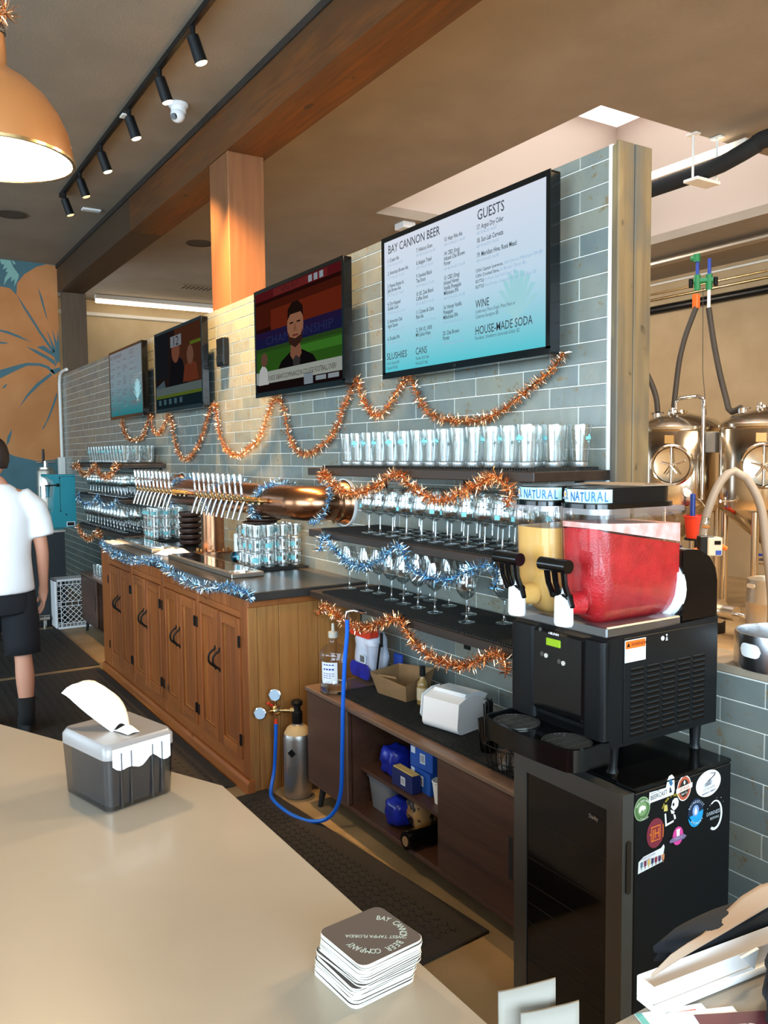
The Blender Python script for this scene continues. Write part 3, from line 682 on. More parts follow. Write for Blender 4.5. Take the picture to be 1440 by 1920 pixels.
for i in range(14):
    for j in range(3):
        x = -3.45+i*.0965+j*.03+random.uniform(-.004, .004)
        if x < -2.13: place(P1, (x, 1.972+j*.098+random.uniform(-.004, .004), zt), 'clear pint glass, upper shelf near the post, %s, %s from the tap end' % (ROW[j], nth(i)), rz=random.choice([R(-80), R(-60), R(-100), R(100), R(10)]))
for i in range(13):
    for j in range(3):
        place(P1, (-8.60+i*.104+j*.02+random.uniform(-.006, .006), 1.965+j*.1, zt), 'clear pint glass, upper shelf beyond the taps, %s, %s from the teal machine' % (ROW[j], nth(i)), 'pint glasses on the upper shelf beyond the taps', rz=R(-80+random.uniform(-40, 40)))
zt = ZM+MT_+.0005
S1 = stem('stemmed tulip glass with teal print on the middle shelf behind the slush machine', 'tulip glasses on the middle shelf behind the slush machine', .205, .046, 'tulip', True)
for i in range(11):
    for j in range(3):
        x = -3.26+i*.105+(j % 2)*.05
        if x < -2.13: place(S1, (x+random.uniform(-.004, .004), 1.968+j*.105+random.uniform(-.004, .004), zt), 'stemmed tulip glass, middle shelf behind slush machine, %s, %s from the tap end' % (ROW[j], nth(i)), rz=random.uniform(-.8, .8))
for i in range(12):
    for j in range(3): place(S1, (-8.70+i*.118+j*.04, 1.965+j*.105, zt), 'stemmed tulip glass, middle shelf beyond the taps, %s, %s from the teal machine' % (ROW[j], nth(i)), 'tulip glasses on the middle shelf beyond the taps', rz=random.uniform(-1, 1))
zt = ZL+MT_+.0005
W1 = stem('clear stemmed wine glass standing on the lowest shelf behind the slush machine', 'wine glasses on the lowest shelf behind the slush machine', .215, .043)
for q_, (x, y) in enumerate(sorted(((-3.607, 2.06), (-3.49, 2.09), (-3.39, 2.10), (-3.20, 2.05), (-3.085, 2.04), (-2.97, 2.04), (-2.837, 2.035), (-2.60, 2.02), (-2.725, 2.13), (-3.29, 2.19), (-3.34, 2.00 + .09), (-3.09, 2.19), (-2.50, 2.13), (-2.93, 2.18), (-3.18, 2.2)))):
    if (x, y) != (-3.34, 2.09): place(W1, (x, y, zt), 'stemmed wine glass, lowest shelf behind the slush machine, %s from the tap end' % nth(q_))
for i in range(13):
    for j in range(3): place(W1, (-8.86+i*.118+j*.03, 1.96+j*.105, zt), 'stemmed wine glass, lowest shelf beyond the taps, %s, %s from the teal machine' % (ROW[j], nth(i)), 'wine glasses on the lowest shelf beyond the taps')

# ------------------------------------------------------------------ tinsel garlands
def garland(label, pts, kind, rad=.035, dens=1500, taper=True, name='tinsel_garland', cat='garland'):
    mats = ('tinsel_copper', 'tinsel_gold') if kind == 'c' else ('tinsel_blue', 'tinsel_silver')
    P = spline(pts, .012); L = sum((P[i+1]-P[i]).length for i in range(len(P)-1)); b = MB()
    t = thing(name, label, cat, P[len(P)//2])
    MB().tube(P[::2]+[P[-1]], .004, 5).build('cord', mats[0], t, 60)
    n = int(L*dens)
    for _ in range(n):
        i = random.randrange(len(P)-1); p = P[i].lerp(P[i+1], random.random()); tg = (P[i+1]-P[i]).normalized()
        d = V3((random.gauss(0, 1), random.gauss(0, 1), random.gauss(0, 1))); d = (d-tg*d.dot(tg)*.75).normalized()
        ln = rad*random.uniform(.6, 1.15); wv = d.cross(V3((random.gauss(0, 1), random.gauss(0, 1), random.gauss(0, 1)))).normalized()*random.uniform(.0007, .0019)
        m = p+d*ln*.55+V3((random.gauss(0, 1), random.gauss(0, 1), random.gauss(0, 1)))*.002; e = p+d*ln
        b.mi(0 if random.random() < .62 else 1); b.add([p-wv, p+wv, m+wv, m-wv, e], [(0, 1, 2, 3), (3, 2, 4)])
    b.build('foil_strands', [MT[m] for m in mats], t, kind='stuff'); return t
wz = lambda pts, y=2.235: [(x, y, z) for x, z in pts]
g1 = [(-8.465, 2.084), (-8.388, 1.971), (-8.216, 1.885), (-7.804, 1.885), (-7.614, 1.999), (-7.478, 2.09), (-7.436, 1.96), (-7.286, 1.915), (-7.123, 1.966), (-6.985, 2.06), (-6.893, 1.99), (-6.832, 1.849), (-6.7, 1.717), (-6.518, 1.694), (-6.294, 1.781), (-6.118, 1.919), (-5.99, 2.054), (-5.885, 2.098)]
g2 = [(-5.852, 2.026), (-5.805, 1.887), (-5.733, 1.796), (-5.588, 1.731), (-5.465, 1.715), (-5.285, 1.759), (-5.133, 1.809), (-5.021, 1.887), (-4.947, 1.977), (-4.875, 2.055), (-4.807, 2.065), (-4.743, 2.045), (-4.691, 1.965), (-4.655, 1.869), (-4.596, 1.786), (-4.492, 1.725), (-4.361, 1.724), (-4.221, 1.767), (-4.1, 1.815), (-4.021, 1.886), (-3.957, 1.968), (-3.894, 2.03), (-3.82, 2.11)]
g3 = [(-3.765, 2.026), (-3.713, 1.963), (-3.624, 1.912), (-3.513, 1.94), (-3.429, 2.017), (-3.364, 2.06), (-3.32, 2.075), (-3.288, 2.062), (-3.229, 1.961), (-3.125, 1.888), (-2.986, 1.864), (-2.838, 1.855), (-2.716, 1.867), (-2.585, 1.908), (-2.477, 1.968), (-2.375, 2.014), (-2.282, 2.085)]
garland('long copper tinsel garland looping across the tiled wall below the screens', wz(g1+g2+g3), 'c', .036, 1500)
sf = lambda pts: [(x, 1.875, z) for x, z in pts]
garland('copper tinsel garland on the edge of the upper shelf near the post', sf([(-3.565, 1.58), (-3.522, 1.63), (-3.432, 1.579), (-3.298, 1.54), (-3.152, 1.55), (-3.015, 1.589), (-2.878, 1.634), (-2.796, 1.594), (-2.681, 1.553), (-2.572, 1.534), (-2.469, 1.561), (-2.372, 1.594), (-2.302, 1.614), (-2.257, 1.636), (-2.21, 1.613), (-2.169, 1.59), (-2.186, 1.53)]), 'c', .040, 1800)
garland('blue and silver tinsel garland on the edge of the middle shelf', sf([(-3.577, 1.248), (-3.532, 1.325), (-3.441, 1.28), (-3.325, 1.233), (-3.213, 1.212), (-3.089, 1.235), (-2.955, 1.297), (-2.868, 1.335), (-2.815, 1.285), (-2.756, 1.242), (-2.657, 1.229), (-2.548, 1.23), (-2.446, 1.266), (-2.361, 1.302), (-2.269, 1.318), (-2.235, 1.287), (-2.258, 1.235)]), 'b', .036, 1500)
garland('copper tinsel garland on the edge of the lowest shelf above the console', sf([(-3.598, .93), (-3.53, .985), (-3.41, .958), (-3.295, .933), (-3.13, .948), (-2.993, .993), (-2.87, 1.027), (-2.819, .984), (-2.745, .947), (-2.646, .917), (-2.538, .911), (-2.435, .921), (-2.35, .958), (-2.269, .997), (-2.202, 1.0), (-2.192, .945)]), 'c', .038, 1800)
garland('copper tinsel garland on the upper shelf beyond the taps', sf([(-9.05, 1.609), (-8.837, 1.643), (-8.721, 1.576), (-8.457, 1.547), (-8.219, 1.593), (-8.078, 1.647), (-8.0, 1.585), (-7.838, 1.536), (-7.635, 1.534), (-7.435, 1.582), (-7.313, 1.65), (-7.265, 1.59)]), 'c', .05, 1000)
garland('silver blue tinsel garland on the middle shelf beyond the taps', sf([(-8.95, 1.348), (-8.80, 1.295), (-8.599, 1.246), (-8.311, 1.269), (-8.076, 1.34), (-7.914, 1.277), (-7.671, 1.258), (-7.432, 1.299), (-7.313, 1.34)]), 'b', .045, 700)
garland('copper tinsel garland on the lowest shelf beyond the taps', sf([(-8.95, 1.016), (-8.80, .955), (-8.62, .911), (-8.409, .916), (-8.219, .963), (-8.077, 1.02), (-7.957, .955)]), 'c', .045, 1000)
garland('silver blue tinsel garland along the front edge of the tap counter', [(x, 1.565, z) for x, z in ((-6.646, 1.055), (-6.343, 1.003), (-5.933, .989), (-5.561, 1.02), (-5.185, 1.06), (-5.039, 1.03), (-4.794, 1.0), (-4.535, .989), (-4.296, 1.004), (-4.102, 1.03), (-3.946, 1.05))]+[(-3.84, 1.55, 1.056), (-3.765, 1.575, 1.05), (-3.758, 1.59, 1.0)], 'b', .040, 1600)
# ------------------------------------------------------------------ tap counter: pine cabinet, black worktop
CY = 1.60
cab = thing('bar_cabinet', 'pine bar cabinet with panelled doors and black pulls under the tap counter', 'cabinet', (-5.3, 1.95, 0))
b = MB(); b.box(-6.80, -3.862, CY+.022, WY-.001, .0, .994); b.build('carcass', 'cab', cab)
for x0, x1 in ((-6.80, -6.56), (-5.945, -5.915), (-5.25, -5.195), (-4.59, -4.545), (-3.925, -3.84)):
    MB().cbox(x0, x1, CY, CY+.03, .075, .994, .003).build('stile', 'cab', cab)
x = -6.56
for x0, x1 in ((-6.56, -5.945), (-5.915, -5.25), (-5.195, -4.59), (-4.545, -3.925)):
    n = 3
    for i in range(n):
        a = x0+(x1-x0)*i/n; MB().cbox(a+.001, a+(x1-x0)/n-.001, CY+.004, CY+.03, .925, .994, .002).build('frieze_board', 'cab', cab)
    MB().cbox(x0, x1, CY+.001, CY+.03, .889, .925, .002).build('top_rail', 'cab_x', cab)
    MB().cbox(x0, x1, CY+.002, CY+.03, .075, .152, .002).build('bottom_rail', 'cab_x', cab)
    for i, (a, c) in enumerate(((x0, (x0+x1)/2-.003), ((x0+x1)/2+.003, x1))):
        d = bpy.data.objects.new('door', MB().cbox(a+.04, c-.04, CY+.012, CY+.022, .20, .84, .003).mesh('door', 'cab', None, world_loc(cab))); COL.objects.link(d); d.parent = cab
        for q0, q1 in ((a+.003, a+.058), (c-.058, c-.003)): MB().cbox(q0, q1, CY-.010, CY+.016, .157, .886, .003).build('door_stile', 'cab', d)
        for q0, q1 in ((.157, .215), (.828, .886)): MB().cbox(a+.058, c-.058, CY-.009, CY+.016, q0, q1, .003).build('door_rail', 'cab_x', d)
        f = MB(); ins = .064
        f.prism([(a+ins-.006, .209), (c-ins+.006, .209), (c-ins, .221), (a+ins, .221)], (0, CY+.006, 0), X, Z, (0, .01, 0)); f.prism([(a+ins-.006, .209), (a+ins, .221), (a+ins, .822), (a+ins-.006, .834)], (0, CY+.006, 0), X, Z, (0, .01, 0)); f.prism([(c-ins+.006, .209), (c-ins+.006, .834), (c-ins, .822), (c-ins, .221)], (0, CY+.006, 0), X, Z, (0, .01, 0))
        f.build('panel_moulding', 'cab_light', d)
        hx = c-.03 if i == 0 else a+.03
        MB().tube(spline([(hx, CY-.008, .565), (hx, CY-.02, .575), (hx-.004, CY-.045, .60), (hx-.004, CY-.045, .64), (hx, CY-.02, .665), (hx, CY-.008, .675)], .012), .006, 8).cyl((hx, CY-.012, .562), (hx, CY-.008, .562), .010).cyl((hx, CY-.012, .678), (hx, CY-.008, .678), .010).build('handle', 'iron', d, 60)
        hg = a+.002 if i == 0 else c-.002
        for zh in (.26, .77): MB().cbox(hg-.008, hg+.008, CY-.016, CY-.006, zh-.03, zh+.03, .002).build('hinge', 'iron', d)
MB().prism([(CY-.018, 0), (CY-.018, .055), (CY-.010, .072), (CY+.02, .074), (CY+.02, 0)], (-6.80, 0, 0), Y, Z, (2.975, 0, 0)).build('plinth', 'cab_x', cab)
ys = [1.603, 1.655, 1.775, 1.885, 2.0, 2.11, 2.26]
for i in range(6): MB().cbox(-3.862, -3.838-.0015*(i % 2), ys[i]+.001, ys[i+1]-.001, .0, .955, .002).build('end_plank', 'cab_light', cab)
MB().cbox(-3.862, -3.834, CY+.004, WY-.004, .955, .994, .003).build('end_rail', 'cab_x', cab)
o = tag(MB().cbox(-6.83, -3.775, CY-.012, WY-.002, .9955, 1.0395, .004).build('worktop', 'counter'), 'black stone worktop on the pine bar cabinet', 'countertop')
CZ = 1.0400
def drip(x0, x1, label):
    t = thing('drip_tray', label, 'tray', ((x0+x1)/2, 1.82, CZ))
    y0, y1 = 1.70, 1.893
    MB().cbox(x0, x1, y0, y1, CZ, CZ+.026, .003).build('tray_body', 'steel', t)
    b = MB(); n = 16
    for i in range(n):
        y = y0+.02+(y1-y0-.04)*i/n; b.box(x0+.02, x1-.10, y, y+.007, CZ+.0255, CZ+.031)
    for k in range(4):
        xx = x0+.02+(x1-.12-x0-.02)*k/3; b.box(xx, xx+.008, y0+.02, y1-.02, CZ+.0255, CZ+.030)
    b.build('grate', 'chrome', t)
    MB().cyl((x1-.065, y0+.10, CZ+.026), (x1-.065, y0+.10, CZ+.034), .03).cyl((x1-.065, y0+.10, CZ+.034), (x1-.065, y0+.10, CZ+.05), .008, n=8).build('rinser', 'chrome', t, 40)
drip(-5.40, -4.28, 'long steel drip tray with a rinser at the near end of the tap counter')
drip(-6.72, -5.76, 'long steel drip tray at the far end of the tap counter')

# ------------------------------------------------------------------ copper pipe tap tower bent out of the wall, twenty taps
AX, AZ, AY = -5.60, 1.452, 2.03
tow = thing('tap_tower', 'copper pipe tap tower coming out of the tiled wall, with twenty chrome taps', 'beer tower', (AX, AY, CZ))
XA, XB, ER, PR = -4.0, -6.72, .13, .096
path = [(XA, 2.25, AZ), (XA, AY+ER, AZ)]+[(XA-ER+ER*math.cos(R(a)), AY+ER-ER*math.sin(R(a)), AZ) for a in range(15, 91, 15)]
path += [(XB+ER-ER*math.sin(R(a)), AY+ER-ER*math.cos(R(a)), AZ) for a in range(0, 91, 15)]+[(XB, 2.25, AZ)]
MB().tube(path, PR, 32).build('copper_pipe', 'copper', tow, 60)
for x_ in (XA, XB):
    MB().tube([(x_, 2.175, AZ), (x_, 2.19, AZ), (x_, 2.19, AZ), (x_, 2.205, AZ), (x_, 2.21, AZ), (x_, 2.235, AZ), (x_, 2.25, AZ)], [PR+.002, PR+.008, PR+.008, PR+.008, PR+.014, PR+.020, PR+.030], 32).build('pipe_collar', 'copper', tow, 40)
    fl_ = MB().tube([(x_, 2.250, AZ), (x_, WY-.001, AZ)], PR+.036, 32).build('wall_flange', 'white_plastic', tow, 40)
    for a in (25, 85, 145, 205, 265, 325): MB().cyl((x_+(PR+.012)*math.cos(R(a)), 2.196, AZ+(PR+.012)*math.sin(R(a))), (x_+(PR+.012)*math.cos(R(a)), 2.186, AZ+(PR+.012)*math.sin(R(a))), .010, n=8).build('collar_bolt', 'brass', tow, 40)
PY = 2.09
MB().lathe([(.080, .0), (.080, .36)], (AX, PY, CZ+.012), 28).build('post', 'copper', tow, 50)
MB().lathe([(.001, .013), (.132, .013), (.135, .010), (.135, 0), (.001, 0)], (AX, PY, CZ), 28).build('base_plate', 'copper', tow, 40)
for k in range(8):
    a = R(45*k+22); MB().cyl((AX+.108*math.cos(a), PY+.108*math.sin(a), CZ+.013), (AX+.108*math.cos(a), PY+.108*math.sin(a), CZ+.028), .009, n=6).build('bolt', 'brass', tow)
def tap(x, first=None):
    if first:
        c = first.copy(); COL.objects.link(c); c.parent = tow; c.location = (x-AX, 0, 0)
        for g in first.children: d = g.copy(); COL.objects.link(d); d.parent = c
        return c
    L = lambda pts: [(p[0], p[1]-AY, p[2]-CZ) for p in pts]
    b = MB(); b.tube(L([(0, AY-.095, AZ+.005), (0, AY-.20, AZ+.010)]), .011, 10); b.tube(L([(0, AY-.115, AZ+.005), (0, AY-.135, AZ+.005)]), .022, 12); b.tube(L([(0, AY-.20, AZ+.01), (0, AY-.225, AZ+.015), (0, AY-.235, AZ+.03)]), [.014, .015, .012], 10)
    o = b.build('tap', 'brass', tow, 50, local=True); o.location = (x-AX, 0, 0)
    MB().tube(L([(0, AY-.222, AZ+.008), (.0, AY-.24, AZ-.03), (.0, AY-.262, AZ-.095)]), [.011, .010, .009], 10).build('spout', 'chrome', o, 50, local=True)
    MB().tube(L([(0, AY-.232, AZ+.03), (0, AY-.235, AZ+.04), (0, AY-.237, AZ+.06), (0, AY-.24, AZ+.10), (0, AY-.243, AZ+.155), (0, AY-.244, AZ+.165)]), [.009, .012, .008, .009, .013, .009], 10).build('tap_handle', 'chrome', o, 50, local=True)
    return o
T1 = None
for k in range(10):
    T1 = tap(-5.10+k*.0845, T1) if T1 else tap(-5.10)
first = [c for c in tow.children if c.name.startswith('tap')][0]
for k in range(10): tap(-6.43+k*.090, first)
PP = spline(path, .02); sp = []
for k in range(18, len(PP)-14):
    t_ = (PP[k+1]-PP[k-1]).normalized(); n_ = V3((-t_.y, t_.x, 0)); a = -k*.185; q_ = PP[k]+n_*(PR+.008)*math.cos(a)+Z*(PR+.008)*math.sin(a); sp.append(tuple(q_))
garland('blue and silver tinsel garland wound in a spiral around the copper pipe', sp, 'b', .042, 1900)
ringp = [(XA+(PR+.006)*math.cos(R(a)), 2.10+.04*math.sin(R(a)), AZ+(PR+.006)*math.sin(R(a))) for a in range(0, 361, 20)]
garland('single ring of blue tinsel around the copper pipe near its wall flange', ringp, 'b', .034, 1300)

# things on the worktop
def tumbler(label, group):
    t = thing('tumbler_glass', label, 'glass', (0, 0, -5), 0, group)
    MB().lathe([(.034, .012), (.040, .082), (.037, .082), (.032, .014), (.001, .012)], n=14).build('glass_wall', 'glass', t, 60, local=True)
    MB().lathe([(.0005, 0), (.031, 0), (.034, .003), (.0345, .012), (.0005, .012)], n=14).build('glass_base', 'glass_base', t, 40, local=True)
    g = MB(); rr = .0385
    for i in range(4):
        a0, a1 = R(-30+i*15), R(-15+i*15); g.add([(rr*math.cos(a0), rr*math.sin(a0), .035), (rr*math.cos(a1), rr*math.sin(a1), .035), (rr*1.035*math.cos(a1), rr*1.035*math.sin(a1), .062), (rr*1.035*math.cos(a0), rr*1.035*math.sin(a0), .062)], [(0, 1, 2, 3)])
    g.build('printed_mark', 'logo', t, local=True); return t
bar_mat(-4.86, -4.44, CZ, 'black rubber bar mat under the near stack of tumblers', 1.90, 2.25)
bar_mat(-6.80, -6.44, CZ, 'black rubber bar mat under the far stack of tumblers', 1.90, 2.25)
TU = tumbler('short clear tumbler in the near three-high stack on the worktop', 'tumblers stacked three high at the near end of the worktop')
for tier in range(3):
    for i in range(3):
        for j in range(4):
            place(TU, (-4.70+i*.088+random.uniform(-.003, .003), 1.945+j*.088+random.uniform(-.003, .003), CZ+.0125+tier*.0825), 'clear tumbler in the near stack, %s tier, %s, %s from the post' % (('bottom', 'middle', 'top')[tier], ROW[j], nth(i)), rz=random.choice([R(-90), R(-60), R(-20), R(100), R(-120)]))
LB = ('short clear tumbler in the far three-high stack on the worktop', 'tumblers stacked three high at the far end of the worktop')
for tier in range(3):
    for i in range(3):
        for j in range(3):
            place(TU, (-6.74+i*.09, 1.96+j*.1, CZ+.0125+tier*.0825), 'clear tumbler in the far stack, %s tier, %s, %s from the teal machine' % (('bottom', 'middle', 'top')[tier], ROW[j], nth(i)), LB[1], rz=random.choice([R(-90), R(-60), R(-20), R(100)]))
def bowl(loc, label, group, r=.075):
    t = thing('wooden_bowl', label, 'bowl', loc, random.uniform(0, 3), group)
    MB().lathe([(.001, 0), (r*.6, 0), (r*.95, .018), (r, .036), (r*.94, .036), (r*.88, .02), (r*.5, .008), (.001, .008)], n=20).build('bowl_body', 'woven', t, 40, local=True)
    MB().lathe([(r*.93, .034), (r*1.03, .036), (r*1.03, .042), (r*.93, .042)], n=20).build('rim', 'woven', t, 40, local=True); return t
BW = bowl((-6.10, 2.10, CZ), 'dark wooden bowl beside the copper post, at the bottom of the stack', 'dark wooden bowls stacked beside the copper post', .085)
for k in range(1, 6): dup(BW, (-6.10+random.uniform(-.006, .006), 2.10, CZ+k*.0425), random.uniform(0, 3), 'dark wooden bowl beside the copper post, %s from the bottom of the stack' % nth(k))
BW2 = bowl((-4.64, 2.03, CZ+.0125+3*.0825), 'flat dark woven tray lying on top of the near tumbler stack', 'dark woven trays on the near tumbler stack', .105)
for c in BW2.children: c.scale = (1, 1, .45)
dup(BW2, (-4.62, 2.05, CZ+.0125+3*.0825+.019), 1.0, 'second dark woven tray, topmost on the near tumbler stack')
cn = thing('pillar_candle', 'tall white pillar candle beside the near tumblers', 'candle', (-5.03, 2.05, CZ))
MB().lathe([(.001, 0), (.03, 0), (.03, .17), (.024, .176), (.008, .168), (.001, .168)], n=16).build('wax', 'white_plastic', cn, 40, local=True); MB().cyl((0, 0, .168), (0, .002, .18), .0015, n=5).build('wick', 'black', cn, local=True)
cn = thing('pillar_candle', 'shorter white pillar candle in front of the tall one', 'candle', (-4.95, 2.04, CZ))
MB().lathe([(.001, 0), (.028, 0), (.028, .11), (.02, .116), (.006, .108), (.001, .108)], n=16).build('wax', 'white_plastic', cn, 40, local=True); MB().cyl((0, 0, .108), (0, .002, .12), .0015, n=5).build('wick', 'black', cn, local=True)
o = thing('glass_votive', 'round blue glass votive on the worktop beside the candles', 'candle holder', (-4.905, 1.985, CZ))
MB().lathe([(.001, 0), (.02, 0), (.036, .02), (.04, .04), (.034, .062), (.026, .07), (.022, .07), (.03, .06), (.035, .04), (.03, .02), (.001, .006)], n=18).build('votive_bowl', real_glass('blue_glass', (.02, .45, .7, 1), .05), o, 50, local=True)
MB().cyl((0, 0, .008), (0, 0, .03), .022, n=12).build('tea_light', 'white_plastic', o, local=True)
def towel(cx, cy, w, d, rz, label, m='shirt', z=CZ, hgt=.022, seed=1):
    rnd = random.Random(seed); b = MB(); nx, ny = 14, 8; vs = []
    for j in range(ny+1):
        for i in range(nx+1):
            u, v = i/nx, j/ny; e = min(u, 1-u, v, 1-v)*6; e = min(1, e)
            vs.append((w*(u-.5)+.006*math.sin(v*9+seed), d*(v-.5)+.006*math.sin(u*11), .004+hgt*e*(.65+.35*math.sin(u*7+v*5+seed)*math.cos(v*8-u*3))))
    n = len(vs); vs += [(x, y, .0006) for x, y, z_ in vs]; fs = []
    for j in range(ny):
        for i in range(nx):
            a = j*(nx+1)+i; fs.append((a, a+1, a+nx+2, a+nx+1)); fs.append((n+a, n+a+nx+1, n+a+nx+2, n+a+1))
    rim = [i for i in range(nx+1)]+[(j+1)*(nx+1)-1 for j in range(1, ny+1)]+[ny*(nx+1)+i for i in range(nx-1, -1, -1)]+[j*(nx+1) for j in range(ny-1, 0, -1)]
    for q in range(len(rim)):
        a, c = rim[q], rim[(q+1) % len(rim)]; fs.append((a, n+a, n+c, c))
    b.add(vs, fs); o = b.build('bar_towel', m, None, 180); o.location = (cx, cy, z); o.rotation_euler = (0, 0, rz); return tag(o, label, 'towel')
towel(-5.58, 1.80, .27, .15, .25, 'crumpled white towel lying across the gap between the drip trays', seed=3, hgt=.045)
towel(-6.80+.17, 1.66, .30, .11, .1, 'folded white towel at the far end of the worktop', seed=5, hgt=.02, z=CZ)

# ------------------------------------------------------------------ CO2 cylinder with regulator and hose
co = thing('gas_cylinder', 'small steel gas cylinder standing on the floor beside the pine cabinet end', 'gas cylinder', (-3.70, 1.80, 0))
MB().lathe([(.001, .002), (.064, .002), (.070, .010), (.070, .30), (.066, .325), (.05, .352), (.030, .366), (.024, .372), (.024, .39), (.001, .39)], n=28).build('cylinder_body', mat('scuffed_steel', (.42, .40, .38, 1), .38, .9, bmp=.1), co, 40, local=True)
MB().lathe([(.0665, .325), (.0672, .324), (.0512, .3525), (.031, .3672), (.0305, .366)], n=28).build('shoulder_band', mat('cream_collar', '#b59a6e', .5), co, 40, local=True)
MB().lathe([(.024, .372), (.027, .38), (.027, .43), (.018, .44), (.018, .462), (.028, .466), (.030, .48), (.022, .49), (.001, .49)], n=14).build('valve', 'iron', co, 40, local=True)
dm = MB(); dm.prism([(-.022, 0), (0, -.022), (.022, 0), (0, .022)], (.045, -.0545, .24), V3((.77, .64, 0)), Z, V3((.0012, -.0015, 0))); dm.build('hazard_diamond', 'black', co, local=True)
rg = thing('gas_regulator', 'brass gas regulator with two round dials beside the gas cylinder', 'regulator', (-3.785, 1.722, .43))
q = lambda *p: p
b = MB(); b.tube([(.072, .065, .005), (.015, .01, 0)], .010, 10); b.tube([(.080, .072, .006), (.062, .056, .005)], .017, 6); b.lathe([(.001, -.02), (.026, -.018), (.03, 0), (.024, .022), (.001, .024)], (0, 0, 0), 16, Matrix.Rotation(R(90), 4, 'X')); b.tube([(0, 0, .02), (0, 0, .05)], .007, 8); b.tube([(.0, -.02, 0), (.0, -.05, 0)], .007, 8); b.tube([(0, 0, -.02), (0, 0, -.05)], .007, 8)
b.build('regulator_body', 'brass', rg, 50, local=True)
for dx, dy, dz in ((.0, 0, .078), (.0, -.082, -.002)):
    Mx = Matrix.Rotation(R(50), 4, 'Z') @ Matrix.Rotation(R(90), 4, 'X')
    d = MB().lathe([(.001, 0), (.030, 0), (.032, .006), (.032, .022), (.028, .024)], (dx-.012, dy+.008, dz), 20, Mx).build('dial', 'chrome', rg, 40, local=True)
    MB().lathe([(.028, .0238), (.001, .0238)], (dx-.012, dy+.008, dz), 20, Mx).build('dial_face', mat('dial_face', '#b9d3ea', .2), d, local=True)
MB().tube([(.0, -.012, .02), (.005, -.045, .045)], [.006, .008], 8).build('red_lever', 'red_plastic', rg, 50, local=True)
MB().tube([(0, 0, -.045), (0, 0, -.075)], .009, 8).build('hose_collar', 'red_plastic', rg, 50, local=True)
hs = [(-3.785, 1.722, .36), (-3.788, 1.72, .27), (-3.80, 1.715, .12), (-3.77, 1.68, .022), (-3.68, 1.655, .0135), (-3.57, 1.65, .0135), (-3.47, 1.66, .0135), (-3.37, 1.70, .0135), (-3.27, 1.745, .06), (-3.20, 1.765, .18), (-3.185, 1.77, .40), (-3.182, 1.775, .60), (-3.185, 1.79, .80), (-3.18, 1.80, .92), (-3.178, 1.80, .99)]
o = tag(MB().tube(spline(hs, .02), .0095, 10).build('gas_hose', 'blue_hose', smooth=60), 'bright blue gas hose hanging down and looping over the floor to the regulator', 'hose')
MB().tube([(-3.178, 1.80, .985), (-3.175, 1.80, 1.02), (-3.16, 1.82, 1.025), (-3.15, 1.88, 1.01)], [.012, .010, .009, .008], 8).build('hose_clip', 'chrome', o, 50)
# ------------------------------------------------------------------ walnut consoles
def console(x0, x1, doors, label, open_x=None):
    y0, y1, zb, zt = 1.805, 2.25, .105, .586
    t = thing('media_console', label, 'cabinet', ((x0+x1)/2, 2.03, 0))
    MB().cbox(x0-.004, x1+.004, y0-.008, y1, zt-.022, zt, .004).build('top_board', 'console_top', t)
    MB().cbox(x0, x0+.02, y0+.018, y1, zb, zt-.022, .002).build('side_panel', 'console', t); MB().cbox(x1-.02, x1, y0+.018, y1, zb, zt-.022, .002).build('side_panel', 'console', t)
    MB().cbox(x0, x1, y0+.004, y1, zb, zb+.02, .002).build('bottom_board', 'console', t)
    MB().box(x0+.02, x1-.02, y1-.012, y1, zb+.02, zt-.022).build('back_panel', 'console', t)
    a, c = open_x
    MB().box(a-.018, a, y0+.02, y1-.012, zb+.02, zt-.022).build('divider', 'console', t); MB().box(c, c+.018, y0+.02, y1-.012, zb+.02, zt-.022).build('divider', 'console', t)
    MB().box(a, c, y0+.055, y1-.012, .288, .304).build('inner_shelf', 'console', t)
    for d0, d1 in doors:
        d = MB().cbox(d0+.002, d1-.002, y0, y0+.018, zb+.024, zt-.026, .002).build('sliding_door', 'console', t)
        MB().cbox(d1-.018, d1-.003, y0-.002, y0+.001, zb+.024, zt-.026, .0006).build('door_edge', 'console_top', d); MB().cbox(d1-.075, d1-.055, y0-.0012, y0+.001, .27, .42, .0005).build('pull_recess', 'black_matte', d)
    for lx in (x0+.10, x1-.10):
        for ly, sy in ((y0+.035, -1), (y1-.05, 1)):
            MB().tube([(lx, ly, zb), (lx+(.02 if lx > (x0+x1)/2 else -.02), ly+.01*sy, .0)], [.017, .012], 10).build('leg', 'black_matte', t, 50)
    return t
console(-3.60, -1.93, [(-3.598, -3.19), (-2.51, -2.02)], 'walnut console with an open middle, standing next to the fridge', (-3.185, -2.50))
console(-8.54, -6.95, [(-8.538, -7.90), ], 'walnut console standing beside the white lattice crate', (-7.88, -7.40))
CT = .5865
bar_mat(-3.39, -1.99, CT, 'black rubber mat covering the top of the near walnut console', 1.86, 2.20)
# far console: upturned tumblers and a box
LB = ('clear tumbler standing on the far walnut console', 'tumblers on the far walnut console')
for i in range(4):
    for j in range(2): place(TU, (-8.30+i*.11, 1.90+j*.1, CT+.0005), 'clear tumbler on the far walnut console, %s, %s from the crate' % (ROW[j], nth(i)), LB[1])
bx = thing('paper_box', 'pale box on the inner shelf of the far console', 'box', (-7.72, 1.93, .3045)); MB().cbox(-.09, .09, -.06, .06, 0, .035, .003).build('box_body', 'carton', bx, local=True); MB().cbox(-.092, .092, -.062, .062, .035, .045, .003).build('box_lid', 'carton', bx, local=True)
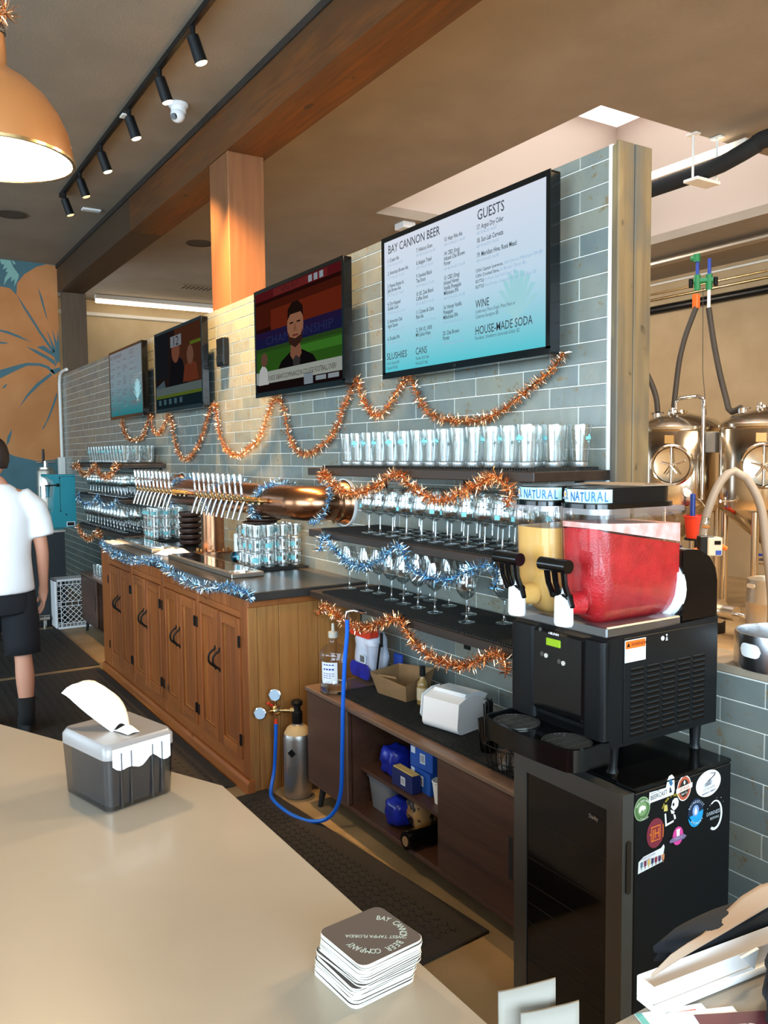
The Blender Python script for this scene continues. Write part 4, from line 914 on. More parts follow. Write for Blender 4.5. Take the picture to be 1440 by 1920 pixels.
# on the near console
jg = thing('plastic_jug', 'clear plastic jug with a white label standing behind the blue hose', 'jug', (-3.43, 1.865, CT))
MB().lathe([(.001, .001), (.060, .001), (.066, .008), (.066, .055), (.058, .07), (.058, .15), (.068, .165), (.068, .19), (.05, .22), (.022, .235), (.018, .245), (.018, .275)], n=24).build('jug_body', 'clear_plastic', jg, 50, local=True)
MB().lathe([(.001, .003), (.056, .003), (.062, .010), (.062, .045), (.001, .045)], n=20).build('contents', real_glass('cloudy_liquid', (.9, .8, .65, 1), .2), jg, 50, local=True)
MB().lathe([(.021, .262), (.023, .264), (.023, .29), (.008, .295), (.007, .33), (.001, .332)], n=16).build('pump_cap', 'grey_plastic', jg, 40, local=True)
b = MB()
for k in range(6):
    a0, a1 = R(-95+k*14), R(-81+k*14); b.add([(.0595*math.cos(a0), .0595*math.sin(a0), .055), (.0595*math.cos(a1), .0595*math.sin(a1), .055), (.0595*math.cos(a1), .0595*math.sin(a1), .155), (.0595*math.cos(a0), .0595*math.sin(a0), .155)], [(0, 1, 2, 3)])
lb = b.build('paper_label', 'label_white', jg, local=True)
b = MB()
for zz, hh, k0, k1 in ((.140, .006, 1, 5), (.118, .008, 1, 5), (.100, .003, 1, 5), (.090, .003, 1, 5), (.080, .003, 1, 4)):
    for k in range(k0, k1):
        a0, a1 = R(-95+k*14+2), R(-95+k*14+12); b.add([(.0599*math.cos(a0), .0599*math.sin(a0), zz), (.0599*math.cos(a1), .0599*math.sin(a1), zz), (.0599*math.cos(a1), .0599*math.sin(a1), zz+hh), (.0599*math.cos(a0), .0599*math.sin(a0), zz+hh)], [(0, 1, 2, 3)])
b.build('label_print', 'blue_valve', lb, local=True)
def bag(loc, w, d, h, m, label, seed, name='plastic_bag', extra=None, mats=None, rz=0):
    rnd = random.Random(seed); bm_ = bmesh.new(); bmesh.ops.create_icosphere(bm_, subdivisions=3, radius=1)
    for v in bm_.verts:
        p = v.co.normalized(); n = .08*math.sin(7*p.x+seed)+.06*math.sin(9*p.z+2*seed+4*p.y)+rnd.uniform(-.035, .035)
        k = (abs(p.x)**4+abs(p.y)**4+abs(p.z)**4)**-.25; p = p*(k*.9+n); v.co = V3((p.x*w/2, p.y*d/2, max(0.002, (p.z+1)*h/2)))
    me = bpy.data.meshes.new(name); bm_.to_mesh(me); bm_.free(); me.materials.append(MT[m] if isinstance(m, str) else m); me.shade_smooth()
    o = bpy.data.objects.new(name, me); COL.objects.link(o); o.location = loc; o.rotation_euler = (0, 0, rz); return tag(o, label, 'bag')
sg = bag((-3.54, 2.14, CT), .22, .13, .26, mat('blue_white_bag', '#d5dae6', .35), 'white and blue bag with a barcode standing behind the clear jug', 3)
MB().prism(rrect(.19, .075, .03), (-3.54, 2.073, CT+.05), X, Z, (0, .006, 0)).build('blue_band', 'blue_pack', sg); MB().prism(rrect(.05, .04, .004), (-3.50, 2.066, CT+.115), X, Z, (0, .006, 0)).build('barcode_label', 'label_white', sg)
b = MB()
for k in range(9): b.box(-3.521+k*.0047, -3.5185+k*.0047, 2.0652, 2.066, CT+.100, CT+.132)
b.build('barcode', 'black_matte', sg)
MB().prism(rrect(.20, .05, .02), (-3.54, 2.075, CT+.245), X, Z, (0, .05, 0)).build('red_top_fold', 'red_plastic', sg)
ps = thing('plastic_cup', 'tall clear plastic cup beside the white and blue bag', 'cup', (-3.40, 2.08, CT+MT_+.0005)); MB().lathe([(.001, .001), (.03, .001), (.043, .19), (.046, .19), (.046, .194)], n=18).build('cup_wall', 'clear_plastic', ps, 60, local=True)
b = MB(); b.tube([(.0, .0, .005), (.03, .01, .20)], [.004, .006], 8); b.prism(rrect(.02, .07, .006), (.034, .012, .22), X, Z, (0, .006, 0)); b.build('black_scoop', 'black', ps, local=True)
pk = thing('small_packet', 'small blue and cream packet leaning on the tiles behind the console', 'packet', (-3.40, 2.215, CT+MT_)); MB().cbox(-.035, .035, -.008, .008, 0, .13, .004).build('packet_body', 'blue_valve', pk, local=True); MB().cbox(-.033, .033, -.0095, -.0078, .02, .07, .0005).build('packet_label', mat('cream_label', '#d8d2ae', .6), pk, local=True)
kb = thing('paper_tray', 'brown paper food tray on the console mat, behind the take-out box', 'tray', (-3.17, 2.085, CT+MT_+.0005), R(8))
def tray(w, d, h, fl, m, kid, t):
    w2, d2, f = w/2, d/2, fl; o = [(-w2, -d2), (w2, -d2), (w2, d2), (-w2, d2)]; top = [(-w2-f, -d2-f), (w2+f, -d2-f), (w2+f, d2+f), (-w2-f, d2+f)]; e = .002
    hs_ = (h, h*.8, h*1.35, h*1.1); b = MB()
    vs = [(x, y, 0) for x, y in o]+[(x, y, hh) for (x, y), hh in zip(top, hs_)]
    vi = [(x*.985, y*.985, e) for x, y in o]+[(x*.985, y*.985, hh) for (x, y), hh in zip(top, hs_)]
    fs = [(3, 2, 1, 0)]+[(i, (i+1) % 4, 4+(i+1) % 4, 4+i) for i in range(4)]+[(8, 9, 10, 11)]+[(8+(i+1) % 4, 8+i, 12+i, 12+(i+1) % 4) for i in range(4)]+[(4+i, 4+(i+1) % 4, 12+(i+1) % 4, 12+i) for i in range(4)]
    return b.add(vs+vi, fs).build(kid, m, t, local=True)
tray(.20, .13, .10, .025, 'kraft', 'tray_body', kb)
b = MB().prism([(-.08, .10), (.06, .11), (.05, .118), (-.07, .108)], (0, -.088, -.008), X, Z, (0, .003, 0)); b.build('fold_slot', 'kraft', kb, local=True)
ht = thing('sauce_bottle', 'small hot sauce bottle with a black cap beside the brown paper tray', 'bottle', (-3.005, 2.085, CT+MT_+.0005))
MB().lathe([(.001, 0), (.025, 0), (.026, .004), (.026, .085), (.022, .1), (.012, .115), (.011, .128)], n=18).build('bottle_body', mat('sauce_amber', '#8d7140', .2), ht, 50, local=True); MB().lathe([(.012, .125), (.014, .127), (.013, .17), (.001, .171)], n=16).build('cap', 'black', ht, 40, local=True)
MB().lathe([(.0265, .02), (.0265, .075)], n=18).build('paper_label', mat('sauce_label', '#c2b191', .6), ht, 60, local=True)
# white take-out box lying on its side
tk = thing('takeout_box', 'white glossy take-out box on the console mat, left of the straws', 'box', (-2.68, 2.02, CT+MT_+.0005), R(12))
pr = [(-.075, .0)] ; pr = [(.035*math.cos(R(a))+.055, .035*math.sin(R(a))+.035) for a in range(-90, 1, 15)]+[(.088, .10), (.05, .135), (-.03, .145), (-.085, .125)]+[(.03*math.cos(R(a))-.065, .03*math.sin(R(a))+.03) for a in range(180, 271, 15)]
MB().prism(pr, (-.095, 0, 0), Y, Z, (.19, 0, 0)).build('carton_body', 'carton', tk, local=True)
MB().prism([(-.085, .03), (-.10, .05), (-.088, .130), (-.03, .150), (.02, .150), (.03, .10), (.0, .035)], (-.103, 0, .002), Y, Z, (.003, 0, 0)).build('end_flap', 'white_plastic', tk, local=True)
MB().prism([(-.045, .105), (-.035, .125), (-.02, .118), (-.01, .124), (-.005, .105)], (-.1042, 0, 0), Y, Z, (.001, 0, 0)).build('handle_slot', 'black_matte', tk, local=True)
MB().prism([(-.05, .146), (.03, .139), (.075, .118), (.095, .135), (.05, .155), (-.04, .158)], (-.075, 0, 0), Y, Z, (.17, 0, 0)).build('top_flap', 'white_plastic', tk, local=True)
st = thing('straw_cup', 'dark glass full of black straws beside the slush machine', 'cup', (-2.38, 1.95, CT+MT_+.0005))
MB().lathe([(.001, .001), (.030, .001), (.040, .12), (.038, .12), (.028, .006), (.001, .006)], n=18).build('cup_wall', thin_glass('dark_glass', (.35, .33, .32, 1), .7, .06), st, 60, local=True)
rs = random.Random(4)
for k in range(22):
    a, rr = rs.uniform(0, 6.28), rs.uniform(0, .022); x, y = rr*math.cos(a), rr*math.sin(a)
    MB().tube([(x, y, .008), (x*1.5+rs.uniform(-.005, .005), y*1.5, .185+rs.uniform(-.008, .012))], .0032, 6).build('straw', 'black', st, 60, local=True)
wb_ = thing('wire_basket', 'black wire basket at the front edge of the console beside the fridge', 'basket', (-2.19, 1.885, CT+MT_+.0005))
def ring(rx, ry, z, r=.0022):
    p = rrect(rx*2, ry*2, .03, 3); return [(x, y, z) for x, y in p]+[(p[0][0], p[0][1], z)]
b = MB()
for z_, s_ in ((.003, .8), (.04, .9), (.09, 1.0)): b.tube(ring(.075*s_, .06*s_, z_), .0022, 6)
for x_, y_ in [(i*.03-.06, s_*.06) for i in range(5) for s_ in (-1, 1)]+[(s_*.075, j*.03-.03) for j in range(3) for s_ in (-1, 1)]: b.tube([(x_*.8, y_*.8, .003), (x_, y_, .09)], .0017, 5)
for j in range(5): b.tube([(-.06, -.044+j*.022, .003), (.06, -.044+j*.022, .003)], .0016, 5)
b.build('wire_frame', 'iron', wb_, local=True); MB().tube(spline([(-.075, 0, .09), (-.05, 0, .135), (0, 0, .15), (.05, 0, .135), (.075, 0, .09)], .02), .0025, 6).build('basket_handle', 'iron', wb_, local=True)
JG = thing('shot_glass', 'small round glass, middle one in the black wire basket', 'glass', (-2.20, 1.87, CT+MT_+.006), 0, 'small glasses in the wire basket'); MB().lathe([(.001, .001), (.018, .001), (.022, .03), (.024, .06), (.022, .06), (.019, .01), (.001, .008)], n=16).build('glass_wall', 'glass', JG, 60, local=True)
dup(JG, (-2.155, 1.895, CT+MT_+.006), 0, 'small round glass, nearest the fridge in the black wire basket'); dup(JG, (-2.235, 1.905, CT+MT_+.006), 0, 'small round glass, nearest the straws in the black wire basket')
# inside the open middle of the console
SHZ = .3045
bag((-3.00, 1.94, SHZ), .15, .12, .135, 'blue_pack', 'shiny blue plastic pack on the inner shelf of the near console', 5)
def carton(loc, s, m, label, face=None, lid=False, rz=0):
    t = thing('carton_box', label, 'box', loc, rz); w, d, h = s
    MB().cbox(-w/2, w/2, -d/2, d/2, 0, h, .002).build('carton_body', m, t, local=True)
    f = MB().flat([(-.022, h*.28), (.012, h*.28), (.012, h*.75), (-.022, h*.75)], (w*.1, -d/2-.0006, 0), X, Z).build('white_label', 'label_white', t, local=True)
    b = MB()
    for k in range(6): b.flat([(-.018+k*.0045, h*.34), (-.016+k*.0045, h*.34), (-.016+k*.0045, h*.69), (-.018+k*.0045, h*.69)], (w*.1, -d/2-.001, 0), X, Z)
    b.build('label_lines', 'gunmetal', f, local=True)
    if lid: MB().cbox(-w/2+.004, w/2-.004, -d/2+.004, d/2-.004, h, h+.006, .002).build('torn_top', mat('torn_card', '#c7a965', .7), t, local=True)
    else: MB().flat([(-w/2+.008, h*.62), (-w/2+.036, h*.62), (-w/2+.036, h*.93), (-w/2+.008, h*.93)], (0, -d/2-.0006, 0), X, Z).build('small_label', 'label_white', t, local=True)
    return t
carton((-2.80, 1.985, SHZ+.0935), (.15, .11, .09), 'blue_box', 'blue carton with white labels, topmost of the stack in the console', rz=R(4))
carton((-2.795, 1.985, SHZ+.0005), (.155, .12, .092), 'blue_box', 'blue carton with a white label, lower in the stack in the console', rz=R(-3))
carton((-2.855, 1.893, SHZ+.0005), (.155, .045, .075), 'navy_box', 'navy carton with a torn open top in front of the blue cartons', lid=True)
CU = thing('paper_cup_sleeve', 'white paper cup stack on the inner shelf beside the blue cartons', 'paper cups', (-2.655, 1.93, SHZ+.0005))
MB().lathe([(.001, 0), (.026, 0), (.036, .085), (.034, .085), (.025, .004), (.001, .004)], n=16).build('cup_wall', 'paper', CU, 50, local=True); MB().lathe([(.034, .086), (.038, .088), (.036, .093), (.034, .091)], n=16).build('rolled_rim', 'paper', CU, local=True)
dup(CU, (-2.575, 1.95, SHZ+.0005), 0, 'white paper cup half hidden by the sliding door of the console')
gb = thing('plastic_bin', 'grey plastic bin on the bottom of the near console', 'bin', (-3.068, 1.98, .1255)); b = MB()
b.prism(rrect(.17, .17, .03), (0, 0, 0), X, Y, (0, 0, .003)); n = len(rrect(.17, .17, .03)); A_ = rrect(.17, .17, .03); B_ = rrect(.20, .20, .035)
b.add([(x, y, 0) for x, y in A_]+[(x, y, .145) for x, y in B_], [(i, (i+1) % n, n+(i+1) % n, n+i) for i in range(n)]); b.add([(x*.97, y*.97, .003) for x, y in A_]+[(x*.96, y*.96, .145) for x, y in B_], [((i+1) % n, i, n+i, n+(i+1) % n) for i in range(n)])
b.build('bin_body', 'grey_bin', gb, 40, local=True); C_ = rrect(.212, .212, .04); D_ = rrect(.19, .19, .03)
MB().add([(x, y, .142) for x, y in C_]+[(x, y, .150) for x, y in C_]+[(x, y, .150) for x, y in D_], [(i, (i+1) % n, n+(i+1) % n, n+i) for i in range(n)]+[(n+i, n+(i+1) % n, 2*n+(i+1) % n, 2*n+i) for i in range(n)]).build('bin_rim', 'grey_bin', gb, 40, local=True)
bag((-2.91, 1.885, .1255), .13, .10, .125, 'blue_pack', 'shiny blue plastic pack on the bottom of the near console', 9)
bag((-2.81, 1.96, .1255), .14, .15, .15, mat('leopard_print', '#a07a48', .6, col2='#21150c', nscale=26, lo=.5, hi=.54), 'brown and black patterned bag on the bottom of the near console', 12)
ro = thing('foil_roll', 'dark roll lying at the front of the near console bottom', 'roll', (-2.70, 1.90, .163)); MB().cyl((-.0, -.115, 0), (0, .13, 0), .036, n=20).build('roll_body', 'black_gloss', ro, 50, local=True); MB().cyl((0, -.118, 0), (0, -.114, 0), .02, n=16).build('roll_core', 'kraft', ro, local=True); MB().box(-.02, .0, -.10, .11, .031, .0365).build('gold_strip', 'brass', ro, local=True)
# ------------------------------------------------------------------ under-counter fridge with stickers
FX0, FX1, FY0, FY1, FZ = -1.885, -1.458, 1.645, 2.10, .826
fr = thing('beverage_fridge', 'black glass-door fridge with beer stickers on its side under the slush machine', 'fridge', ((FX0+FX1)/2, (FY0+FY1)/2, 0))
MB().cbox(FX0, FX1, FY0+.045, FY1, .022, FZ-.012, .004).build('fridge_body', 'black', fr)
MB().cbox(FX0-.001, FX1+.001, FY0+.047, FY1+.001, FZ-.012, FZ, .004).build('top_panel', 'black_gloss', fr)
fd = MB().cbox(FX0+.052, FX1-.052, FY0+.004, FY0+.030, .085, FZ-.062, .002).build('door_glass', 'fridge_glass', fr)
f = MB(); f.prism([(FX0, FZ-.008), (FX1, FZ-.008), (FX1-.055, FZ-.064), (FX0+.055, FZ-.064)], (0, FY0, 0), X, Z, (0, .042, 0)); f.prism([(FX0, .03), (FX1, .03), (FX1-.055, .088), (FX0+.055, .088)], (0, FY0, 0), X, Z, (0, .042, 0))
f.prism([(FX0, .03), (FX0+.055, .088), (FX0+.055, FZ-.064), (FX0, FZ-.008)], (0, FY0, 0), X, Z, (0, .042, 0)); f.prism([(FX1, .03), (FX1, FZ-.008), (FX1-.055, FZ-.064), (FX1-.055, .088)], (0, FY0, 0), X, Z, (0, .042, 0))
f.build('door_frame', 'gunmetal', fr)
MB().prism(rrect(.018, .145, .009), (FX1+.0005, FY0+.022, .62), Y, Z, (.003, 0, 0)).build('recessed_handle', mat('handle_bronze', '#4a4136', .3, .8), fr)
b = MB()
for z_ in (.62, .50, .42, .36, .30, .26, .22, .18): b.box(FX0+.06, FX1-.055, FY0+.0032, FY0+.0042, z_, z_+.0025)
b.build('wire_shelf_line', mat('shelf_line', '#2c2620', .3, .5), fr)
b = MB().prism(ell(FX1-.105, FZ-.105, .032, .0095, 20), (0, FY0+.0042, 0), X, Z, (0, -.0012, 0)).build('maker_badge', 'black_gloss', fr)
t_ = MB(); put(t_, 'Danby', FX1-.105, FZ-.1095, FY0+.0028, .0155, align='CENTER', bold=.01); t_.build('badge_lettering', 'chrome', b)
for x_ in (FX0+.05, FX1-.05):
    for y_ in (FY0+.08, FY1-.05): MB().cyl((x_, y_, 0), (x_, y_, .024), .016, n=10).build('foot', 'black_matte', fr)
MB().cbox(FX1-.06, FX1+.002, FY0+.04, FY0+.12, FZ-.004, FZ+.003, .001).build('top_hinge', 'black_gloss', fr)
# stickers on the side (plane x = FX1, u along +y, v up)
SXP = FX1+.0008
def sticker(name, layers, loc_uv):
    """layers: (polygon or (string,u,v,size,align,cond,rot), colour) in metres about loc_uv"""
    root = None
    for i, (g, colr) in enumerate(layers):
        b = MB(); o_ = (SXP+.0003*i, loc_uv[0], loc_uv[1])
        if isinstance(g, tuple) and isinstance(g[0], str):
            s_, u_, v_, sz, al, cd, rot = g; c_, n_ = math.cos(R(rot)), math.sin(R(rot))
            b.text(s_, (o_[0], o_[1]+u_, o_[2]+v_), V3((0, c_, n_)), V3((0, -n_, c_)), sz, al, cd, .008)
        elif isinstance(g, list) and isinstance(g[0], list):
            for p in g: b.flat(p, o_, Y, Z)
        else: b.flat(g, o_, Y, Z)
        m = _sm.get(colr) or _sm.setdefault(colr, mat('print_'+colr.strip('#'), colr, .4))
        o = b.build(name if root is None else name+'_print', m, fr if root is None else root)
        if root is None: root = o
    return root
_sm = {}
def arc_text(s_, r, a0, a1, size, cond=.8, inward=False, base=(0, 0)):
    """letters set around a circle, angles in degrees, clockwise from a0 to a1"""
    out = []
    for i, ch in enumerate(s_):
        a = R(a0+(a1-a0)*(i+.5)/len(s_)); rot = math.degrees(a)-90+(180 if inward else 0)
        out.append((ch, base[0]+r*math.cos(a), base[1]+r*math.sin(a), size, 'CENTER', cond, rot))
    return out
def txts(lst, colr): return [(t, colr) for t in lst]
sticker('round_sticker', [(ell(0, 0, .031, .033), '#8fae84'), (ell(0, 0, .028, .030), '#56794a'), (ell(0, 0, .018, .019), '#7d9f6d'), ([(-.014, -.006), (-.012, .006), (-.004, .010), (.006, .008), (.013, .003), (.012, -.004), (.007, -.002), (.005, -.008), (.001, -.002), (-.005, -.004), (-.009, -.010)], '#eef2ea')]+txts(arc_text('GREEN BENCH BREWING', .0215, 160, 20, .0075), '#e8efe2')+txts(arc_text('FLORIDA', .0275, 235, 305, .007, inward=True), '#e8efe2'), (1.719, .767))
sl = .11
sticker('lettered_sticker', [([(-.052, -.020), (.048, -.030+.012), (.052, -.006), (.050, .030), (.040, .040), (.028, .038), (.022, .028), (.016, .008), (-.050, .010)], '#eef2f4'), (('BEERCAST', -.046, -.013, .018, 'LEFT', .82, 3), '#252b33'), (('Barstool Talks', -.044, .003, .0075, 'LEFT', .8, 3), '#7f8a92'), ([(.028, .028), (.036, .030), (.044, .014), (.036, .008), (.028, .018)], '#3d6f93'), ([(.031, .006), (.034, .006), (.040, -.009), (.030, -.009)], '#2a3038')], (1.797, .795))
sticker('oval_sticker', [(ell(0, 0, .030, .036), '#f0e6de'), (ell(0, 0, .027, .033), '#b85a41'), (ell(0, 0, .019, .025), '#2e2723'), ([(-.034, -.010), (.034, -.004), (.034, .010), (-.034, .004)], '#f3ece2'), (('GEORGIA', 0, -.004, .0125, 'CENTER', .8, 5), '#b06a45'), (('Beer Co', 0, -.017, .009, 'CENTER', .8, 5), '#dfe8e2'), (ell(-.001, .017, .004, .006, 10), '#dfe8e6')], (1.889, .785))
wv = []
for k in range(6): wv.append([(-.030+k*.002, -.004-k*.0022), (-.012, .004-k*.002), (.006, .0085-k*.0025), (.022, .006-k*.002), (.006, .0068-k*.0025), (-.012, .0028-k*.002)])
wv.append([(-.012, .006), (.006, .012), (.020, .018), (.026, .024), (.010, .027), (-.006, .026), (.012, .029), (.032, .025), (.026, .017), (.008, .009)])
sticker('white_oval_sticker', [(ell(0, 0, .055, .038, 30), '#f4f7f9'), (wv, '#1d2740'), (('COTEE RIVER', .002, -.018, .0105, 'CENTER', .85, 4), '#8a8f93'), (('BREWING COMPANY', .003, -.028, .0075, 'CENTER', .85, 4), '#39507a')], (1.995, .775))
sk = [[(.006, .026), (.016, .031), (.027, .028), (.032, .018), (.030, .006), (.022, .0), (.012, -.004), (.006, .002), (.0, .008)], [(-.002, .002), (.006, -.002), (.016, -.008), (.012, -.013), (.002, -.010)], [(.010, -.014), (.018, -.016), (.022, -.028), (.015, -.030)], [(-.026, -.004), (-.020, -.004), (-.016, -.034), (.012, -.030), (.012, -.036), (-.022, -.041)]]
sticker('skeleton_sticker', [(sk, '#e8eceb'), (ell(.010, .014, .004, .005, 10), '#15181a'), ([(-.030, .004), (-.014, .002), (-.016, .020), (-.028, .021)], '#cdbd6a')]+txts(arc_text('THAT BEER IS PERFECT', .038, 165, 55, .009, base=(.004, .002)), '#c9b93a'), (1.835, .735))
sticker('blue_round_sticker', [(ell(0, 0, .033, .041), '#1a2b46'), ([(-.033, -.008), (.033, .002)]+[(.033*math.cos(R(a)), .041*math.sin(R(a))) for a in range(0, -181, -15)], '#1f9ad8'), (ell(0, .006, .014, .016), '#7f9fd6'), ([(0, .018), (.006, .004), (.004, -.005), (-.004, -.005), (-.006, .004)], '#eef4f8')]+txts(arc_text('RHINEGEIST', .029, 155, 25, .011), '#c3d4ea')+txts(arc_text('BREWERY', .032, 215, 325, .0095, inward=True), '#dff2fb'), (1.940, .703))
mo = [(.034*math.cos(R(a)), .044*math.sin(R(a))) for a in range(-125, 126, 10)]+[(.006+.026*math.cos(R(a))-.006, .038*math.sin(R(a))+.002) for a in range(120, -121, -10)]
sticker('moon_sticker', [(mo, '#e9edf0'), (('DARKNESS', -.038, .004, .0155, 'LEFT', .82, 0), '#aab4be'), (('BREWING', -.022, -.010, .0105, 'LEFT', .85, 0), '#aab4be'), ([ell(-.034, .026, .0012, .0012, 6), ell(-.024, .034, .0014, .0014, 6), ell(.026, .046, .0014, .0014, 6), ell(.006, .050, .001, .001, 6), ell(.036, .032, .001, .001, 6)], '#e9edf0')], (2.026, .675))
fm = [[(-.018, -.022), (.020, -.022), (.020, .020), (-.018, .020)]]
sticker('maroon_round_sticker', [(ell(0, 0, .035, .041), '#7d2b3c'), (fm, '#dd7a2c'), ([[(-.0155, -.019), (.0175, -.019), (.0175, .017), (-.0155, .017)]], '#8a3038'), (('JH', .001, -.013, .036, 'CENTER', .85, 0), '#dd7a2c'), ([[(-.024, -.002), (-.018, -.002), (-.018, .003), (-.024, .003)], [(.028, -.018), (.031, -.018), (.031, .018), (.028, .018)]], '#dd7a2c')], (1.773, .687))
sticker('pink_sticker', [(ell(0, 0, .022, .026), '#d6469a'), ([(-.005, -.002), (.006, -.002), (.008, .019), (-.007, .019)], '#f3efec'), ([(-.005, -.009), (.006, -.009), (.006, -.002), (-.005, -.002)], '#e79a35'), ([(-.036, -.006), (-.026, -.001), (.024, .0), (.036, -.008), (.028, -.012), (.026, -.014), (-.022, -.013), (-.034, -.012)], '#7c6f93'), (('TAPROOM', 0, -.009, .0085, 'CENTER', .8, 0), '#c9a3cf')], (1.866, .655))
gl = []
for k, c_ in enumerate(('#5a7f96', '#7c2f4a', '#d8b765', '#34345e', '#8a3348', '#48305c', '#cf8f62')):
    u_ = -.042+k*.014; gl.append(([[(u_, -.012), (u_+.008, -.011), (u_+.009, .004), (u_-.001, .003)], [(u_+.003, -.018), (u_+.005, -.018), (u_+.005, -.012), (u_+.003, -.012)]], c_))
sticker('glasses_sticker', [([(-.052, -.026), (.045, -.018), (.050, .004), (.054, .022), (.050, .030), (.040, .022), (-.030, .016), (-.050, .006)], '#e9f0f2'), (('A BEER FOR EVERY', -.038, .008, .0075, 'LEFT', .9, 3), '#9a8fb0'), (('OCCASION', -.030, .002, .006, 'LEFT', .9, 3), '#9a8fb0')]+gl, (1.757, .617))

# ------------------------------------------------------------------ slush machine
SX0, SX1 = -1.925, -1.547
sm = thing('slush_machine', 'black twin-bowl slush machine with red and yellow drinks standing on the fridge', 'slush machine', (-1.736, 1.85, FZ))
b = MB(); sec = [(1.70, .905), (2.148, .902), (2.148, 1.225), (1.69, 1.212), (1.674, 1.19), (1.678, .945)]
b.prism(sec, (SX0, 0, 0), Y, Z, (SX1-SX0, 0, 0)); b.build('body', 'black', sm)
b = MB(); b.prism([(1.99, 1.225), (2.148, 1.225), (2.148, 1.33), (2.138, 1.37), (2.11, 1.405), (2.06, 1.428), (2.01, 1.432), (1.99, 1.43)], (SX0+.004, 0, 0), Y, Z, (SX1-SX0-.008, 0, 0)); b.build('rear_housing', 'black_gloss', sm)
b = MB(); b.cbox(SX1-.002, SX1+.0025, 1.742, 2.136, .915, 1.206, .001); sp_ = b.build('side_panel', 'black', sm)
b = MB()
for c_ in range(5):
    for r_ in range(13):
        y_ = 1.770+c_*.066; z_ = 1.120-r_*.0152; b.cbox(SX1+.0018, SX1+.0030, y_, y_+.050, z_-.0085, z_, .0004)
b.build('vent_slot', 'black_matte', sp_, kind='stuff')
b = MB()
for c_ in range(5):
    for r_ in range(13):
        y_ = 1.770+c_*.066; z_ = 1.120-r_*.0152; b.prism([(0, -.0085), (.004, -.0085), (.004, -.0075), (0, -.003)], (SX1+.0025, y_, z_), X, Z, (0, .050, 0))
b.build('vent_louvre', mat('louvre_grey', '#15120f', 1.0, spec=0.0), sp_, kind='stuff')
wl_ = MB().cbox(SX1+.0024, SX1+.0034, 1.744, 1.828, 1.138, 1.200, .0004).build('warning_label', 'label_white', sm)
MB().box(SX1+.0033, SX1+.0038, 1.746, 1.826, 1.176, 1.198).build('orange_band', 'orange_plastic', wl_)
t_ = MB(); t_.text('WARNING', (SX1+.0040, 1.768, 1.182), Y, Z, .0145, 'LEFT', .95, .012); t_.flat([(1.750, 1.1815), (1.764, 1.1815), (1.757, 1.194)], (SX1+.0040, 0, 0), Y, Z); t_.build('warning_text', 'black', wl_)
MB().cyl((SX1+.002, 1.898, 1.188), (SX1+.004, 1.898, 1.188), .0065, n=16).build('round_indicator', 'white_plastic', sp_)
t_ = MB(); t_.flat([(1.911, 1.198), (1.919, 1.198), (1.911, 1.184), (1.919, 1.184)], (SX1+.0032, 0, 0), Y, Z); t_.box(SX1+.003, SX1+.0034, 1.911, 1.920, 1.180, 1.182); t_.build('hourglass_mark', 'label_white', sp_)
# front panel with controls
b = MB(); b.cbox(SX0+.10, SX1-.075, 1.664, 1.684, .96, 1.20, .006); fp = b.build('front_panel', 'black_gloss', sm)
b = MB(); b.lathe([(.001, 0), (.001, 0)], (0, 0, 0), 3) if False else None
MB().cbox(-1.766, -1.708, 1.661, 1.666, 1.158, 1.180, .002).build('green_display', mat('lcd_green', '#6f8f12', .3, emit='#7fa31a', estr=.5), fp)
t_ = MB(); put(t_, 'BUNN', -1.75, 1.192, 1.6630, .0095, .034, bold=.02); t_.flat([(-1.757, 1.1925), (-1.752, 1.1925), (-1.7545, 1.199)], (0, 1.6630, 0), X, Z); t_.build('maker_lettering', 'label_white', fp)
for x_ in (-1.782, -1.766, -1.712, -1.696):
    MB().cyl((x_, 1.664, 1.128-(x_+1.78)*.12), (x_, 1.661, 1.128-(x_+1.78)*.12), .0068, n=12).build('button', 'grey_plastic' if x_ in (-1.766, -1.696) else 'gunmetal', fp)
MB().cyl((-1.79, 1.664, 1.20), (-1.79, 1.661, 1.20), .006, n=12).build('button', 'gunmetal', fp)
for x0_, x1_ in ((SX0, SX0+.105), (SX1-.08, SX1)): MB().prism(rrect(x1_-x0_, .05, .016, 4, (x0_+x1_)/2, 1.689), (0, 0, .93), X, Y, (0, 0, .272)).build('front_column', 'black', sm, 50)
# drip tray in front
def tray_edge(o_, n=10):
    P = [(SX0-.004, 1.69)]
    P += [(SX0-.004+.03*(1-math.cos(R(90*k/6))), 1.60-.055*math.sin(R(90*k/6))) for k in range(7)]
    P += [(SX0+.026+(SX1-SX0-.052)*k/8, 1.545-.012*math.sin(math.pi*k/8)) for k in range(1, 8)]
    P += [(SX1+.004-.03*(1-math.cos(R(90*k/6))), 1.60-.055*math.sin(R(90*k/6))) for k in range(6, -1, -1)]
    P += [(SX1+.004, 1.69)]; return P
te = tray_edge(0); cx_ = (SX0+SX1)/2
b = MB().prism(te, (0, 0, .868), X, Y, (0, 0, .048)); dtr = b.build('drip_tray', 'black_gloss', sm, 40)
b = MB(); n = len(te); inn = [(cx_+(x_-cx_)*.955, 1.69+(y_-1.69)*.93) for x_, y_ in te]
b.add([(x_, y_, .916) for x_, y_ in te]+[(x_, y_, .928) for x_, y_ in te]+[(x_, y_, .928) for x_, y_ in inn]+[(x_, y_, .916) for x_, y_ in inn], [q_ for i in range(n-1) for q_ in ((i, i+1, n+i+1, n+i), (n+i, n+i+1, 2*n+i+1, 2*n+i), (2*n+i, 2*n+i+1, 3*n+i+1, 3*n+i))])
b.build('tray_lip', 'black_gloss', dtr, 50)
